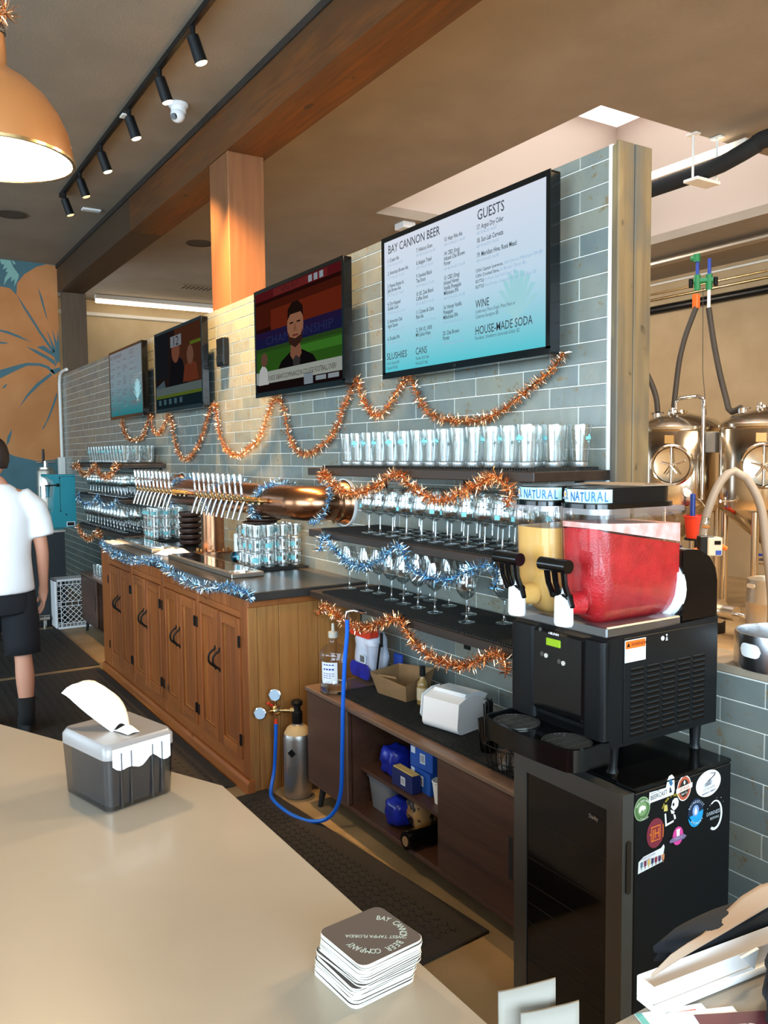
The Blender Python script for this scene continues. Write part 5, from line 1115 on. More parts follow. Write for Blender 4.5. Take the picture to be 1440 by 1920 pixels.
for gx in (SX0+.085, SX1-.085):
    b = MB(); b.lathe([(.066, 0), (.070, 0), (.070, .004), (.066, .004)], (gx, 1.615, .917), 24)
    for k in range(-5, 6):
        w_ = math.sqrt(max(0, .066**2-(k*.0115)**2)); b.box(gx-w_, gx+w_, 1.615+k*.0115-.0014, 1.615+k*.0115+.0014, .918, .921); 
        if k % 3 == 0: b.box(gx+k*.0115-.0012, gx+k*.0115+.0012, 1.615-w_, 1.615+w_, .9178, .9205)
    b.build('drip_grate', 'gunmetal', dtr)
for x_ in (SX0+.05, SX1-.03):
    for y_ in (1.735, 2.09): MB().tube([(x_, y_, .906), (x_, y_, FZ+.014), (x_, y_, FZ)], [.019, .014, .018], 12).build('foot', 'black', sm, 50)
# bowls with slush, cooling drums, lids, taps
def slush(x0, x1, m, lv, foam):
    w = x1-x0; cx = (x0+x1)/2; YF, YB = 1.652, 1.985
    def sect(z, s=0.0):
        """plan outline of the bowl at height z: rounded front, narrowing to a round bottom"""
        k = 1.0 if z > 1.345 else math.sqrt(max(.02, 1-((1.345-z)/.112)**2))
        hw = (w/2-.004-s)*max(.25, k*.97+.03*(z-1.23)/.33); yf = YF+s+(.012 if z < 1.40 else 0)*(1-k)*6+(1.56-z)*.03
        r_ = min(.05, hw*.7); P = []
        for k2 in range(5): a = R(180+90*k2/4); P.append((cx-hw+r_+r_*math.cos(a), yf+r_+r_*math.sin(a)))
        for k2 in range(5): a = R(270+90*k2/4); P.append((cx+hw-r_+r_*math.cos(a), yf+r_+r_*math.sin(a)))
        P += [(cx+hw, YB-s), (cx-hw, YB-s)]; return P
    def loft(zs, s, top, bottom, zfun=None):
        b = MB(); vs = []; n = 12
        for z in zs: vs += [(px, py, (zfun(px, py, z) if zfun and z == zs[-1] else z)) for px, py in sect(z, s)]
        fs = [(i*n+k, i*n+(k+1) % n, (i+1)*n+(k+1) % n, (i+1)*n+k) for i in range(len(zs)-1) for k in range(n)]
        if bottom: fs.append(tuple(range(n))[::-1])
        if top:
            o_ = (len(zs)-1)*n; T_ = vs[o_:o_+n]; vs.append(tuple(sum(p[i] for p in T_)/n for i in range(3))); fs += [(o_+k, o_+(k+1) % n, len(vs)-1) for k in range(n)]
        return b.add(vs, fs)
    zb = [1.236, 1.243, 1.255, 1.275, 1.30, 1.345, 1.40]
    bw = loft(zb+[1.48, 1.548, 1.56], 0, False, True).build('bowl', 'clear_plastic', sm, 50)
    st_ = loft(zb+[lv-.075, lv], .0045, True, True, (lambda px, py, z: z-(py-YF)*.16+.004*math.sin(px*90)) if foam else None); o = st_.build('slush', m, bw, 50)
    if foam:
        fo = MB(); P = sect(lv, .004); Q = sect(lv+.03, .004); n = 12
        fo.add([(px, py, lv-(py-YF)*.16+.002) for px, py in P]+[(px, py, lv+.016-(py-YF)*.04) for px, py in Q], [(k, (k+1) % n, n+(k+1) % n, n+k) for k in range(n)]+[tuple(range(n, 2*n))])
        fo.build('slush_film', mat('pink_foam_film', '#efa79c', .35, col2='#f3cfc8', nscale=30), bw, 50)
    rm = loft([1.546, 1.562], -.004, False, False); rm.build('bowl_rim', 'frost', bw, 50)
    # big round drum seal at the back, clear skirt below
    MB().tube([(cx, 1.972, 1.318), (cx, 1.995, 1.318)], [w/2+.004, w/2+.006], 28).build('seal_ring', 'white_plastic', bw, 50)
    MB().cbox(x0+.008, x1-.004, 1.68, 1.985, 1.212, 1.242, .004).build('bowl_cradle', 'frost', bw)
    # lid with the printed band
    P = rrect(w-.012, .335, .06, 5, cx, (1.648+1.983)/2)
    ld = MB().prism(P, (0, 0, 1.561), X, Y, (0, 0, .013)).build('lid', 'black_gloss', sm, 40)
    P2 = rrect(w-.032, .315, .055, 6, cx, (1.656+1.971)/2); n = len(P2); Pt = [(cx+(x_-cx)*.96, y_+.004) for x_, y_ in P2]
    MB().add([(x_, y_, 1.574) for x_, y_ in P2]+[(x_, y_, 1.618) for x_, y_ in Pt], [(i, (i+1) % n, n+(i+1) % n, n+i) for i in range(n)]+[tuple(range(n, 2*n))]).build('lid_top', 'black', ld, 40)
    # sign band around the rounded front
    seq = [p for p in P2 if p[1] < 1.745]; seq = sorted(seq, key=lambda p: math.atan2(p[1]-1.80, p[0]-cx)); acc = [0]
    ext = lambda p: (cx+(p[0]-cx)*1.008, p[1]-.0012)
    seq = [ext(p) for p in seq]
    seq = [(seq[0][0], 1.705)]+seq+[(seq[-1][0], 1.705)] if seq[0][1] < 1.70 else seq
    b = MB(); b.add([(x_, y_, 1.578) for x_, y_ in seq]+[(x_, y_, 1.614) for x_, y_ in seq], [(i, i+1, len(seq)+i+1, len(seq)+i) for i in range(len(seq)-1)])
    bd = b.build('sign_band', mat('band_teal', '#8fd0d4', .4, col2='#c9e6e2', nscale=9), ld)
    for i in range(1, len(seq)): acc.append(acc[-1]+math.hypot(seq[i][0]-seq[i-1][0], seq[i][1]-seq[i-1][1]))
    def along(d):
        for i in range(1, len(seq)):
            if d <= acc[i] or i == len(seq)-1:
                f_ = (d-acc[i-1])/(acc[i]-acc[i-1]); return (seq[i-1][0]+(seq[i][0]-seq[i-1][0])*f_, seq[i-1][1]+(seq[i][1]-seq[i-1][1])*f_), ((seq[i][0]-seq[i-1][0])/(acc[i]-acc[i-1]), (seq[i][1]-seq[i-1][1])/(acc[i]-acc[i-1]))
    tb = MB(); L_ = acc[-1]
    for i, ch in enumerate('NATURAL'):
        d = L_*.44+i*L_*.078; (px, py), (tx, ty) = along(d); hand = random.uniform(-.002, .002)
        tb.text(ch, (px+ty*.0012, py-tx*.0012, 1.582+hand), V3((tx, ty, 0)), Z, .038, 'CENTER', .60, .016)
    tb.build('sign_lettering', mat('sign_blue', '#1c5c98', .5), ld)
    d = L_*.28; (px, py), (tx, ty) = along(d); o_ = V3((px+ty*.0010, py-tx*.0010, 1.597)); ux = V3((tx, ty, 0))
    b = MB(); b.mi(0).flat(ell(0, .002, .0125, .0145, 20), o_, ux, Z); o_ = o_+V3((ty, -tx, 0))*.0004; b.mi(1).flat(ell(0, .002, .0095, .0112, 18), o_, ux, Z); o_ = o_+V3((ty, -tx, 0))*.0004; b.mi(2).flat([(-.006, -.002), (.006, -.002), (.005, .007), (-.005, .007)], o_, ux, Z); b.mi(0).flat([(-.017, -.012), (.017, -.012), (.017, -.006), (-.017, -.006)], o_, ux, Z)
    em = b.build('sign_emblem', [mat('emblem_navy', '#2d4f86', .5), mat('emblem_pale', '#d6e6f2', .5), mat('emblem_amber', '#d99a3a', .5)], ld)
    b = MB(); b.text('COOLBREEZE', o_+V3((ty, -tx, 0))*.0004+V3((0, 0, -.0108)), ux, Z, .0052, 'CENTER', .95, .012); b.build('emblem_lettering', 'label_white', ld)
    # tap: handle bar on a forked arm and the white spout
    sx = cx; fa = MB()
    MB().tube([(sx-.052, 1.575, 1.412), (sx+.052, 1.575, 1.412)], .019, 16).build('tap_handle', 'black_gloss', sm, 40)
    for dx in (-.036, -.006, .030): fa.tube([(sx+dx, 1.578, 1.405), (sx+dx*.95, 1.585, 1.36), (sx+dx*.9, 1.60, 1.325)], [.009, .008, .009], 8)
    fa.tube([(sx-.036, 1.60, 1.325), (sx+.036, 1.60, 1.325)], .009, 8); fa.tube([(sx+.03, 1.60, 1.33), (sx+.05, 1.592, 1.302)], [.009, .007], 8); fa.build('tap_fork', 'black_gloss', sm, 40)
    MB().lathe([(.001, 1.348), (.006, 1.346), (.013, 1.335), (.028, 1.322), (.029, 1.30), (.030, 1.25), (.027, 1.243), (.022, 1.25), (.001, 1.255)], (sx+.002, 1.607, 0), 18, Matrix.Diagonal((1, .75, 1, 1))).build('spout', 'white_plastic', sm, 50)
    MB().tube([(sx, 1.61, 1.30), (sx, 1.67, 1.30)], [.026, .034], 18).build('spout_neck', m, sm, 50)
slush(-1.925, -1.738, 'yellow_slush', 1.497, False)
slush(-1.734, -1.547, 'red_slush', 1.508, True)
cbd = thing('cardboard_flap', 'flat brown cardboard sheet lying on the slush machine lids', 'cardboard', (-1.70, 1.90, 1.6185))
MB().prism([(-.14, -.03), (.0, -.06), (.12, -.05), (.145, .06), (.10, .10), (-.10, .09), (-.16, .04)], (0, 0, .0), X, Y, (0, 0, .003)).build('sheet', mat('cardboard', '#8c7660', .8), cbd, local=True); MB().prism([(-.02, -.004), (.02, -.004), (.02, .004), (-.02, .004)], (.08, .03, .0031), X, Y, (0, 0, .0006)).build('slot', 'black_matte', cbd, local=True)
# ------------------------------------------------------------------ rubber floor mats
def floor_mat(x0, x1, y0, y1, label, rz=0, holes=False):
    t = thing('floor_mat', label, 'mat', ((x0+x1)/2, (y0+y1)/2, 0), R(rz)); w, d = (x1-x0)/2, (y1-y0)/2
    MB().cbox(-w, w, -d, d, .0006, .011, .004).build('mat_body', 'rubber_mat', t, local=True)
    b = MB(); st = .045 if holes else .07; nx = int((2*w-.12)/st); ny = int((2*d-.12)/(st*.8))
    for i in range(nx):
        for j in range(ny):
            x, y = -w+.06+(i+.5)*st+(st*.25 if j % 2 else 0), -d+.06+(j+.5)*st*.8
            b.box(x-.016, x+.016, y-.005, y+.005, .0112, .0145)
            if holes: b.box(x-.004, x+.004, y-.014, y+.014, .0112, .0138)
    b.build('mat_studs', 'rubber_mat', t, local=True, kind='stuff'); return t
floor_mat(-8.72, -6.98, .50, 1.60, 'dark rubber floor mat farthest from the counter, by the white crate')
floor_mat(-6.87, -3.98, .50, 1.575, 'long dark rubber floor mat in front of the pine cabinet')
floor_mat(-3.81, -2.19, .90, 1.765, 'dark rubber floor mat with raised studs in front of the walnut console', 5, True)

# ------------------------------------------------------------------ the customer bar: concrete top with a skewed far end
b = MB(); poly = [(-1.513, .572), (-.622, .572), (-.622, 1.25), (.15, 1.25), (.15, -.15), (-.2, -1.6), (-3.6, -1.6), (-3.6, -.42)]
b.prism(poly, (0, 0, 1.03), X, Y, (0, 0, .04))
o = tag(b.build('bar_counter', 'bar_top'), 'pale polished concrete bar top carrying the napkin dispenser and beer coasters', 'counter')
pl = [(-1.50, .50), (-.54, .50), (-.54, 1.18), (.08, 1.18), (.08, -.15), (-.25, -1.4), (-3.3, -1.4), (-3.3, -.38)]
b = MB(); pi_ = [(-1.49, .47), (-.51, .47), (-.51, 1.15), (.05, 1.15), (.05, -.13), (-.28, -1.37), (-3.27, -1.37), (-3.27, -.40)]; n = len(pl)
b.add([(x, y, z) for z in (0, 1.03) for x, y in pl]+[(x, y, z) for z in (0, 1.03) for x, y in pi_], [(i, (i+1) % n, n+(i+1) % n, n+i)[::-1] for i in range(n)]+[(2*n+i, 2*n+(i+1) % n, 3*n+(i+1) % n, 3*n+i) for i in range(n)]); b.build('bar_front', 'cab', o)

# napkin dispenser
nd = thing('napkin_dispenser', 'smoked plastic napkin dispenser with a white napkin pulled out of the lid', 'napkin dispenser', (-1.598, .395, 1.0705), R(15.2))
def rbox(w, d, h, r, z0=0): return rrect(w, d, r, 4), z0, h
P = rrect(.172, .145, .014, 4); n = len(P)
b = MB(); Pl = [(x*.94, y*.94) for x, y in P]
b.add([(x, y, .002) for x, y in Pl]+[(x, y, .100) for x, y in P], [(i, (i+1) % n, n+(i+1) % n, n+i) for i in range(n)]+[tuple(range(n))[::-1]])
b.build('smoked_case', 'smoke_plastic', nd, 40, local=True)
MB().prism([(x*.86, y*.84) for x, y in P], (0, 0, .006), X, Y, (0, 0, .084)).build('napkin_stack', mat('dark_napkins', '#4a4847', .9), nd, 40, local=True)
b = MB(); P2 = [(x*1.005, y*1.005) for x, y in P]; P3 = [(x*.93, y*.92) for x, y in P]
b.add([(x, y, .098) for x, y in P2]+[(x, y, .116) for x, y in P2]+[(x, y, .126) for x, y in P3], [q_ for i in range(n) for q_ in ((i, (i+1) % n, n+(i+1) % n, n+i), (n+i, n+(i+1) % n, 2*n+(i+1) % n, 2*n+i))]+[tuple(range(2*n, 3*n))])
b.build('lid', mat('grey_lid', '#857d79', .32, coat=.2), nd, 40, local=True)
b = MB()
low = [(-.060+.120*k/16, .094-.012*abs(math.sin(k/16*math.pi*1.5))-.004*math.sin(k)) for k in range(17)]
b.add([(.0872, y, .117) for y, z in low]+[(.0872, y, z-.008) for y, z in low], [(i, i+1, 18+i, 17+i) for i in range(16)])
b.build('white_napkin_edge', 'paper', nd, local=True)
for y_ in (-.042, -.022, .022, .042): MB().cbox(.0846, .0875, y_-.0022, y_+.0022, .006, .108, .0008).build('case_rib', 'smoke_plastic', nd, local=True)
MB().prism(ell(.012, .0, .047, .017, 24), (0, 0, .1255), X, Y, (0, 0, .0012)).build('slot', 'black', nd, local=True)
def sheet(rows, name, m, parent, thick=.0008):
    h, w = len(rows), len(rows[0]); vs = [p for r_ in rows for p in r_]; n_ = h*w; b = MB()
    fs = [(j*w+i, j*w+i+1, (j+1)*w+i+1, (j+1)*w+i) for j in range(h-1) for i in range(w-1)]
    b.add(vs, fs); o = b.build(name, m, parent, 180, local=True)
    md = o.modifiers.new('sol', 'SOLIDIFY'); md.thickness = thick; return o
rows = []
for j in range(9):
    v = j/8; rows.append([])
    for i in range(9):
        u = i/8-.5; wd_ = .030+.046*math.sin(min(1,v*1.5)*1.57)
        cxn, cyn, czn = .022-.118*v, -.004-.012*v, .124+.074*math.sin(v*1.35)+.003*math.sin(i*1.3)*(v)
        rows[-1].append((cxn+u*wd_*.35, cyn+u*wd_*1.05, czn+.016*math.cos(u*math.pi)*(1-.4*v)-.012*v*abs(u)*2))
sheet(rows, 'pulled_napkin', 'paper', nd)
rows = []
for j in range(6):
    v = j/5; rows.append([(.018+.042*v, (i/6-.5)*(.034-.010*v), .127+.012*math.sin(v*3)*math.cos((i/6-.5)*3)) for i in range(7)])
sheet(rows, 'napkin_tail', 'paper', nd)

# coaster stack: each square coaster with rounded corners is a thing
CO = thing('coaster', 'square beer coaster at the very bottom of the stack on the bar', 'coaster', (0, 0, -5), 0, 'square beer coasters stacked on the bar')
P = rrect(.094, .094, .011, 4)
MB().prism(P, (0, 0, 0), X, Y, (0, 0, .00125)).build('board', 'coaster_edge', CO, local=True)
MB().prism(rrect(.0935, .0935, .011, 4), (0, 0, .00125), X, Y, (0, 0, .0002)).build('printed_face', 'coaster_top', CO, local=True)
rc = random.Random(11); nC = 40
cx0, cy0 = -.843, .503
for k in range(nC):
    f = k/nC
    if k > nC-16: off = (.005+rc.uniform(-.0012, .0012), -.001+rc.uniform(-.0012, .0012)); rz = R(6+rc.uniform(-1.2, 1.2))
    elif k > nC-22: off = (rc.uniform(-.005, .003), rc.uniform(-.003, .003)); rz = R(7+rc.uniform(-2, 2))
    else: off = (-.008+f*.012+rc.uniform(-.0015, .0015), -.004+rc.uniform(-.0012, .0012)); rz = R(4+rc.uniform(-1, 1))
    loc = (cx0+off[0], cy0+off[1], 1.0703+k*.00148)
    if k == 0: CO.location = loc; CO.rotation_euler = (0, 0, rz)
    else: tp = dup(CO, loc, rz, 'square beer coaster, %s from the bottom of the stack on the bar' % nth(k))
tp['label'] = 'topmost beer coaster of the stack, brown with a ring of pale lettering'
if 'group' in tp: del tp['group']
b = MB()
for ch, u_, v_, sz, al, cd, rot in arc_text('BAY CANNON BEER COMPANY', .031, 395, 160, .0135, .72):
    c_, n_ = math.cos(R(rot)), math.sin(R(rot)); b.text(ch, (u_, v_, .0016), V3((c_, n_, 0)), V3((-n_, c_, 0)), sz, al, cd, .01)
b.text('WEST TAMPA FLORIDA', (-.002, -.002, .0016), V3((math.cos(R(125)), math.sin(R(125)), 0)), V3((-math.sin(R(125)), math.cos(R(125)), 0)), .0085, 'CENTER', .8, .012)
pr_ = b.build('coaster_lettering', 'coaster_ink', tp, local=True); pr_.rotation_euler = (0, 0, R(105)); pr_.location = (.002, .004, 0)

# two thick folded cards standing at the bar edge
def card(x, y, w, h, rz, label, bend, seed):
    t = thing('standing_card', label, 'card', (x, y, 1.0705), R(rz)); rows = []
    for j in range(7):
        v = j/6; rows.append([((i/8-.5)*w, bend*math.sin((i/8)*2.4)*v+.004*v, .001+v*h*(1+.10*((i/8)**2)*v)) for i in range(9)])
    sheet(rows, 'card_sheet', mat('card_stock', '#857c70', .7), t, .0035); 
    MB().cbox(-w/2, w/2, -.012, .016, .0, .002, .0006).build('card_foot', 'carton', t, local=True)
    return t
card(-.575, .520, .055, .122, 56, 'white folded card with a curled top standing behind the other card', .006, 1)
card(-.551, .527, .055, .112, 56, 'grey-beige folded card standing in front at the inner corner of the bar', .004, 2)
# open white carton with paper and dark cloth, folded shirts, printed cards
cx = thing('open_carton', 'open white carton holding dark cloth and brown paper, behind the printed cards', 'box', (-.611, .743, 1.0706), R(84))
L_ = .52; H_ = .030; b = MB()
b.cbox(0, L_, -.003, .0, .004, H_, .0008); b.cbox(0, .003, -.26, 0, .004, H_, .0008); b.cbox(L_-.003, L_, -.26, 0, .004, H_, .0008); b.cbox(0, L_, -.26, -.257, .004, H_, .0008); b.box(0, L_, -.26, 0, .0, .004)
b.v = [(x, -y*.10, z) for x, y, z in b.v]; b.f = [f[::-1] for f in b.f]
b.build('carton_tray', 'carton', cx, local=True)
MB().tube([(0, -.005, .0055), (L_, -.005, .0055)], .0055, 12).build('rolled_flap', 'white_plastic', cx, 60, local=True)
MB().prism([(.135, .030), (.165, .034), (.158, .010)], (0, -.0035, 0), X, Z, (0, -.004, 0)).build('corner_tab', 'white_plastic', cx, local=True)
pa = bag((-.640, 1.00, 1.0756), .05, .40, .040, mat('dark_cloth', '#15171c', .95), 'dark folded cloth lying inside the open white carton', 21, 'folded_cloth', rz=R(-6)); pa['category'] = 'cloth'
pp = thing('packing_paper', 'torn brown packing paper over the dark cloth in the white carton', 'paper', (-.635, .80, 1.092)); rows = []
for j in range(6):
    v = j/5; rows.append([(.012-.035*v*(i/12)**.6+.008*math.sin(i*.9)*v, -.045+.42*i/12, .010+.004*v+.026*(i/12)**.8+.008*math.sin(i*1.1)*v) for i in range(13)])
sheet(rows, 'paper_sheet', mat('packing_paper', '#a08670', .8), pp, .0006)
FS = thing('folded_shirt', 'folded black shirt in front of the white carton, lowest of the pile', 'shirt', (-.488, .905, 1.0706), R(30), 'folded black shirts in front of the white carton')
rs = rrect(.14, .12, .02, 3); b = MB(); n = len(rs)
b.lathe([(.0, 0)], (0, 0, 0), 3) if False else None
vs = []
for z_, k_ in ((.0, .95), (.004, 1.0), (.010, 1.0), (.014, .94)): vs += [(x*k_+.003*math.sin(y*60), y*k_, z_) for x, y in rs]
b.add(vs, [(i*n+k, i*n+(k+1) % n, (i+1)*n+(k+1) % n, (i+1)*n+k) for i in range(3) for k in range(n)]+[tuple(range(n))[::-1], tuple(range(3*n, 4*n))]); b.build('cloth', mat('black_shirt', '#121317', .95, bmp=.3, bscale=70), FS, 60, local=True)
MB().cbox(-.02, .02, -.058, -.05, .0141, .0150, .0003).build('collar_tag', 'shorts', FS, local=True)
for k in range(1, 5): dup(FS, (-.488+random.uniform(-.006, .006), .905+random.uniform(-.005, .005), 1.0706+k*.0145), R(30+random.uniform(-5, 5)), 'folded black shirt in front of the white carton, %s from the bottom' % nth(k))
def flyer(x, y, z, w, h, rz, label, lay):
    t = thing('printed_card', label, 'card', (x, y, z), R(rz)); MB().box(-w/2, w/2, -h/2, h/2, 0, .0012).build('card_stock', 'paper', t, local=True)
    for i, (g, c_) in enumerate(lay):
        b = MB()
        if isinstance(g[0], str): b.text(g[0], (g[1], g[2], .0013+.0001*i), X, Y, g[3], 'CENTER', .9, .01)
        else: b.flat(g, (0, 0, .0013+.0001*i), X, Y)
        b.build('card_print', _sm.get(c_) or _sm.setdefault(c_, mat('print_'+c_.strip('#'), c_, .5)), t, local=True)
RR = lambda a, c, d, e: [(a, d), (c, d), (c, e), (a, e)]
flyer(-.577, .752, 1.0706, .085, .06, 70, 'white card with an orange and teal print, farthest from the folded shirts', [(RR(-.0425, -.034, -.03, .03), '#6fb7ad'), (RR(-.01, .03, .004, .022), '#d8593a'), (ell(-.02, -.012, .010, .012, 14), '#5c2730')])
flyer(-.556, .775, 1.0722, .085, .06, 66, 'white card with grey stamps between the other two cards', [(RR(-.005, .02, .0, .018), '#a9adb3'), (RR(.026, .038, .004, .016), '#8b9097'), (RR(-.035, -.012, -.02, -.016), '#b9bcc2')])
flyer(-.533, .797, 1.0738, .085, .06, 62, 'maroon card with white lettering, nearest of the three cards', [(RR(-.0425, .0425, -.03, .03), '#5a2430'), (('BEER', 0, -.006, .024), '#e5dcd8'), (RR(-.03, .03, -.020, -.014), '#e5dcd8')])

# ------------------------------------------------------------------ on the ceiling: track lights, camera, speakers, pendant
tk = thing('track_rail', 'black lighting track running along the ceiling beside the timber beam', 'track light rail', (-6, 1.745, CEIL))
MB().cbox(-8.55, -2.6, 1.728, 1.762, CEIL-.04, CEIL-.0005, .003).build('rail', 'black', tk); MB().cbox(-6.32, -6.24, 1.72, 1.77, CEIL-.05, CEIL-.038, .003).build('rail_joiner', 'white', tk)
def spot(x, label, on=True, pw=680):
    t = thing('track_spotlight', label, 'spotlight', (x, 1.745, CEIL-.040))
    ax = V3((.06, .33, -1)).normalized(); p0 = V3((0, 0, -.055)); p1 = p0+ax*.15
    MB().cyl((0, 0, 0), (0, 0, -.05), .016, n=10).tube([(0, 0, -.03), (.012, .0, -.045), p0+ax*.05], .008, 8).build('stem', 'black', t, 50, local=True)
    MB().tube([p0-ax*.005, p0, p1], [.028, .036, .038], 18, False).tube([p0-ax*.006, p0-ax*.004], [.028, .028], 18).build('lamp_head', 'black', t, 40, local=True)
    MB().tube([p1-ax*.004, p1+ax*.004], [.0355, .030], 18).build('bulb', 'spot_light' if on else mat('unlit_bulb', '#e8d9b8', .3, emit='#ffdca0', estr=1.2), t, local=True)
    if on: l = lamp('track_spotlight_beam', 'SPOT', (x+p1.x+ax.x*.02, 1.745+p1.y+ax.y*.02, CEIL-.04+p1.z+ax.z*.02), (x+p1.x+ax.x*.8, 1.745+p1.y+ax.y*1.3, CEIL-.04+p1.z-1), pw, (1.0, .60, .24), spot=70, blend=.9, radius=.03)
names = ('nearest the camera', 'second from the camera', 'third, beside the white rail joiner', 'fourth, left of the security camera', 'fifth and unlit-looking', 'at the far end of the track')
for i, x in enumerate((-4.81, -5.44, -6.16, -6.98, -7.73, -8.38)): spot(x, 'black track spotlight on the ceiling rail, '+names[i], i < 4, (900, 1150, 380, 680, 0, 0)[i])
spot(-3.95, 'black track spotlight on the ceiling rail just above the frame', pw=320); spot(-3.1, 'black track spotlight on the ceiling rail above the slush machine', pw=160)
MB().tube(spline([(-4.90, 1.745, CEIL-.02), (-4.93, 1.70, CEIL-.06), (-4.86, 1.71, CEIL-.09), (-4.80, 1.74, CEIL-.05)], .02), .003, 6).build('loose_wire', 'black', tk, 60)
sc = thing('security_camera', 'white dome security camera on the ceiling between the track and the beam', 'camera', (-5.98, 2.05, CEIL))
MB().lathe([(.001, -.0005), (.07, -.0005), (.07, -.02), (.055, -.03), (.055, -.06), (.04, -.085)], n=22).build('mount', 'white_plastic', sc, 40, local=True); MB().ball((.01, -.01, -.085), .052, 18, 12).build('eyeball', 'white_plastic', sc, 60, local=True)
MB().cyl((.035, -.043, -.105), (.042, -.055, -.112), .022, n=14).build('lens', 'black_gloss', sc, 40, local=True)
def disc(x, y, r, label, cat='speaker'):
    t = thing('ceiling_speaker', label, cat, (x, y, CEIL)); MB().lathe([(.001, -.004), (r*.9, -.004), (r*.9, -.0005), (.001, -.0005)], n=24).build('grille', mat('speaker_grille', '#4a3f36', .8), t, 40, local=True); MB().lathe([(r*.9, -.0005), (r, -.001), (r, -.008), (r*.9, -.008)], n=24).build('speaker_rim', mat('speaker_rim', '#52463b', .7), t, 40, local=True)
disc(-9.5, 1.44, .16, 'round dark ceiling speaker left of the track lights'); disc(-9.67, 3.53, .16, 'round dark ceiling speaker beyond the timber beam, left of the column')
vn = thing('ceiling_vent', 'rectangular ceiling vent above the long fluorescent tube', 'vent', (-12.2, 4.40, CEIL)); MB().cbox(-.13, .13, -.26, .26, -.012, -.0005, .004).build('vent_frame', mat('vent_grey', '#8c7c6b', .6), vn, local=True)
b = MB()
for k in range(7): b.box(-.10, .10, -.22+k*.065, -.19+k*.065, -.016, -.012)
b.build('vent_slot', 'trimdark', vn, local=True)
sg_ = tag(MB().cbox(-8.95, -8.87, 2.02, 2.20, CEIL-.02, CEIL-.0005, .004).build('ceiling_sensor', 'white_plastic'), 'small white plate on the ceiling beside the beam', 'sensor')
sg_ = tag(MB().cbox(-7.82, -7.64, 5.09, 5.25, CEIL-.07, CEIL-.0005, .006).build('emergency_light', 'white_plastic'), 'small white box on the ceiling above the large menu screen', 'lamp')
tb = thing('tube_lamp', 'long glowing fluorescent tube under the far ceiling behind the column', 'lamp', (-13.45, 4.3, 4.15)); MB().cbox(-13.50, -13.40, 3.2, 5.6, 4.17, CEIL-.0005, .006).build('lamp_tray', 'white', tb); MB().tube([(-13.45, 3.21, 4.14), (-13.45, 5.59, 4.14)], .032, 12).build('tube', 'tube_light', tb, 60)
# copper pendant lamp
pd = thing('pendant_lamp', 'large copper dome pendant lamp with a glowing white inside', 'lamp', (-2.575, .365, 2.545))
op = [(.198, .0), (.196, .02), (.186, .075), (.165, .125), (.130, .175), (.085, .215), (.045, .240), (.030, .252), (.029, .30), (.026, .335)]
MB().lathe(op, n=40).build('shade', 'lamp_copper', pd, 60, local=True)
MB().lathe([(r_-.003, z_) for r_, z_ in op[:8]]+[(.001, .249)], n=40).build('shade_lining', mat('self_lit_enamel', '#fff2d8', .35, emit='#ffe2ae', estr=1.1), pd, 60, local=True)  # lining emits by itself; the bulb's light is put into its colour
MB().lathe([(.192, -.004), (.2015, -.004), (.2015, .004), (.199, .004)], n=40).build('rim_band', 'brass', pd, 40, local=True)
MB().ball((0, 0, .135), .045, 16, 10).build('bulb', 'lamp_white', pd, 60, local=True); MB().lathe([(.027, .335), (.031, .337), (.031, .345), (.020, .347), (.018, .41), (.001, .41)], n=20).build('cap', 'gunmetal', pd, 40, local=True); MB().tube([(0, 0, .40), (0, 0, CEIL-2.545)], .006, 8).build('cord', 'black', pd, 60, local=True)
lp = lamp('pendant_bulb_light', 'POINT', (-2.575, .365, 2.60), (0, 0, 0), 60, (1.0, .76, .46), radius=.06)
garland('copper tinsel wound around the neck of the pendant lamp', [(-2.575+.035*math.cos(a*.9), .365+.035*math.sin(a*.9), 2.545+.37+a*.018) for a in range(0, 26)], 'c', .05, 900)
# ------------------------------------------------------------------ far left: service counter, teal machine, keg, crate, person
sv = thing('service_counter', 'black-fronted service counter with a steel top carrying the teal machine', 'counter', (-9.25, .9, 0))
MB().box(-9.6, -8.885, .10, 1.735, 0, .955).build('counter_front', 'black_panel', sv); MB().cbox(-9.65, -8.87, .08, 1.745, .955, .985, .004).build('steel_top', 'steel', sv)
MB().cbox(-8.883, -8.872, .10, 1.735, .0, .09, .002).build('kickboard', 'black_matte', sv)
tm = thing('canning_machine', 'teal enamelled machine with a round black knob on the steel counter', 'machine', (-9.25, 1.78, .986))
pr = [(1.652, .0), (1.735, .0), (1.90, .0), (1.90, .548), (1.612, .556), (1.607, .535), (1.672, .490), (1.700, .44), (1.680, .30), (1.672, .17), (1.652, .14)]
MB().prism([(y, z+.987) for y, z in pr], (-9.36, 0, 0), Y, Z, (.26, 0, 0)).build('machine_body', 'teal_machine', tm)
b = MB(); b.box(-9.0996, -9.0985, 1.743, 1.747, 1.17, 1.50); b.box(-9.0996, -9.0985, 1.747, 1.90, 1.515, 1.518); b.build('panel_seam', 'black_matte', tm)
for y_, z_ in ((1.745, 1.505), (1.745, 1.16), (1.80, 1.12)): MB().cyl((-9.10, y_, z_), (-9.095, y_, z_), .008, n=10).build('bolt', 'black', tm)
MB().tube([(-9.10, 1.60, 1.425), (-9.085, 1.715, 1.43)], .008, 8).ball((-9.08, 1.72, 1.43), .018, 12, 8).build('knob_lever', 'black', tm, 60)
MB().cyl((-9.23, 1.62, 1.0), (-9.23, 1.62, 1.18), .035, n=16).cyl((-9.23, 1.62, 1.42), (-9.23, 1.62, 1.30), .045, n=16).build('can_chuck', 'chrome', tm, 40)
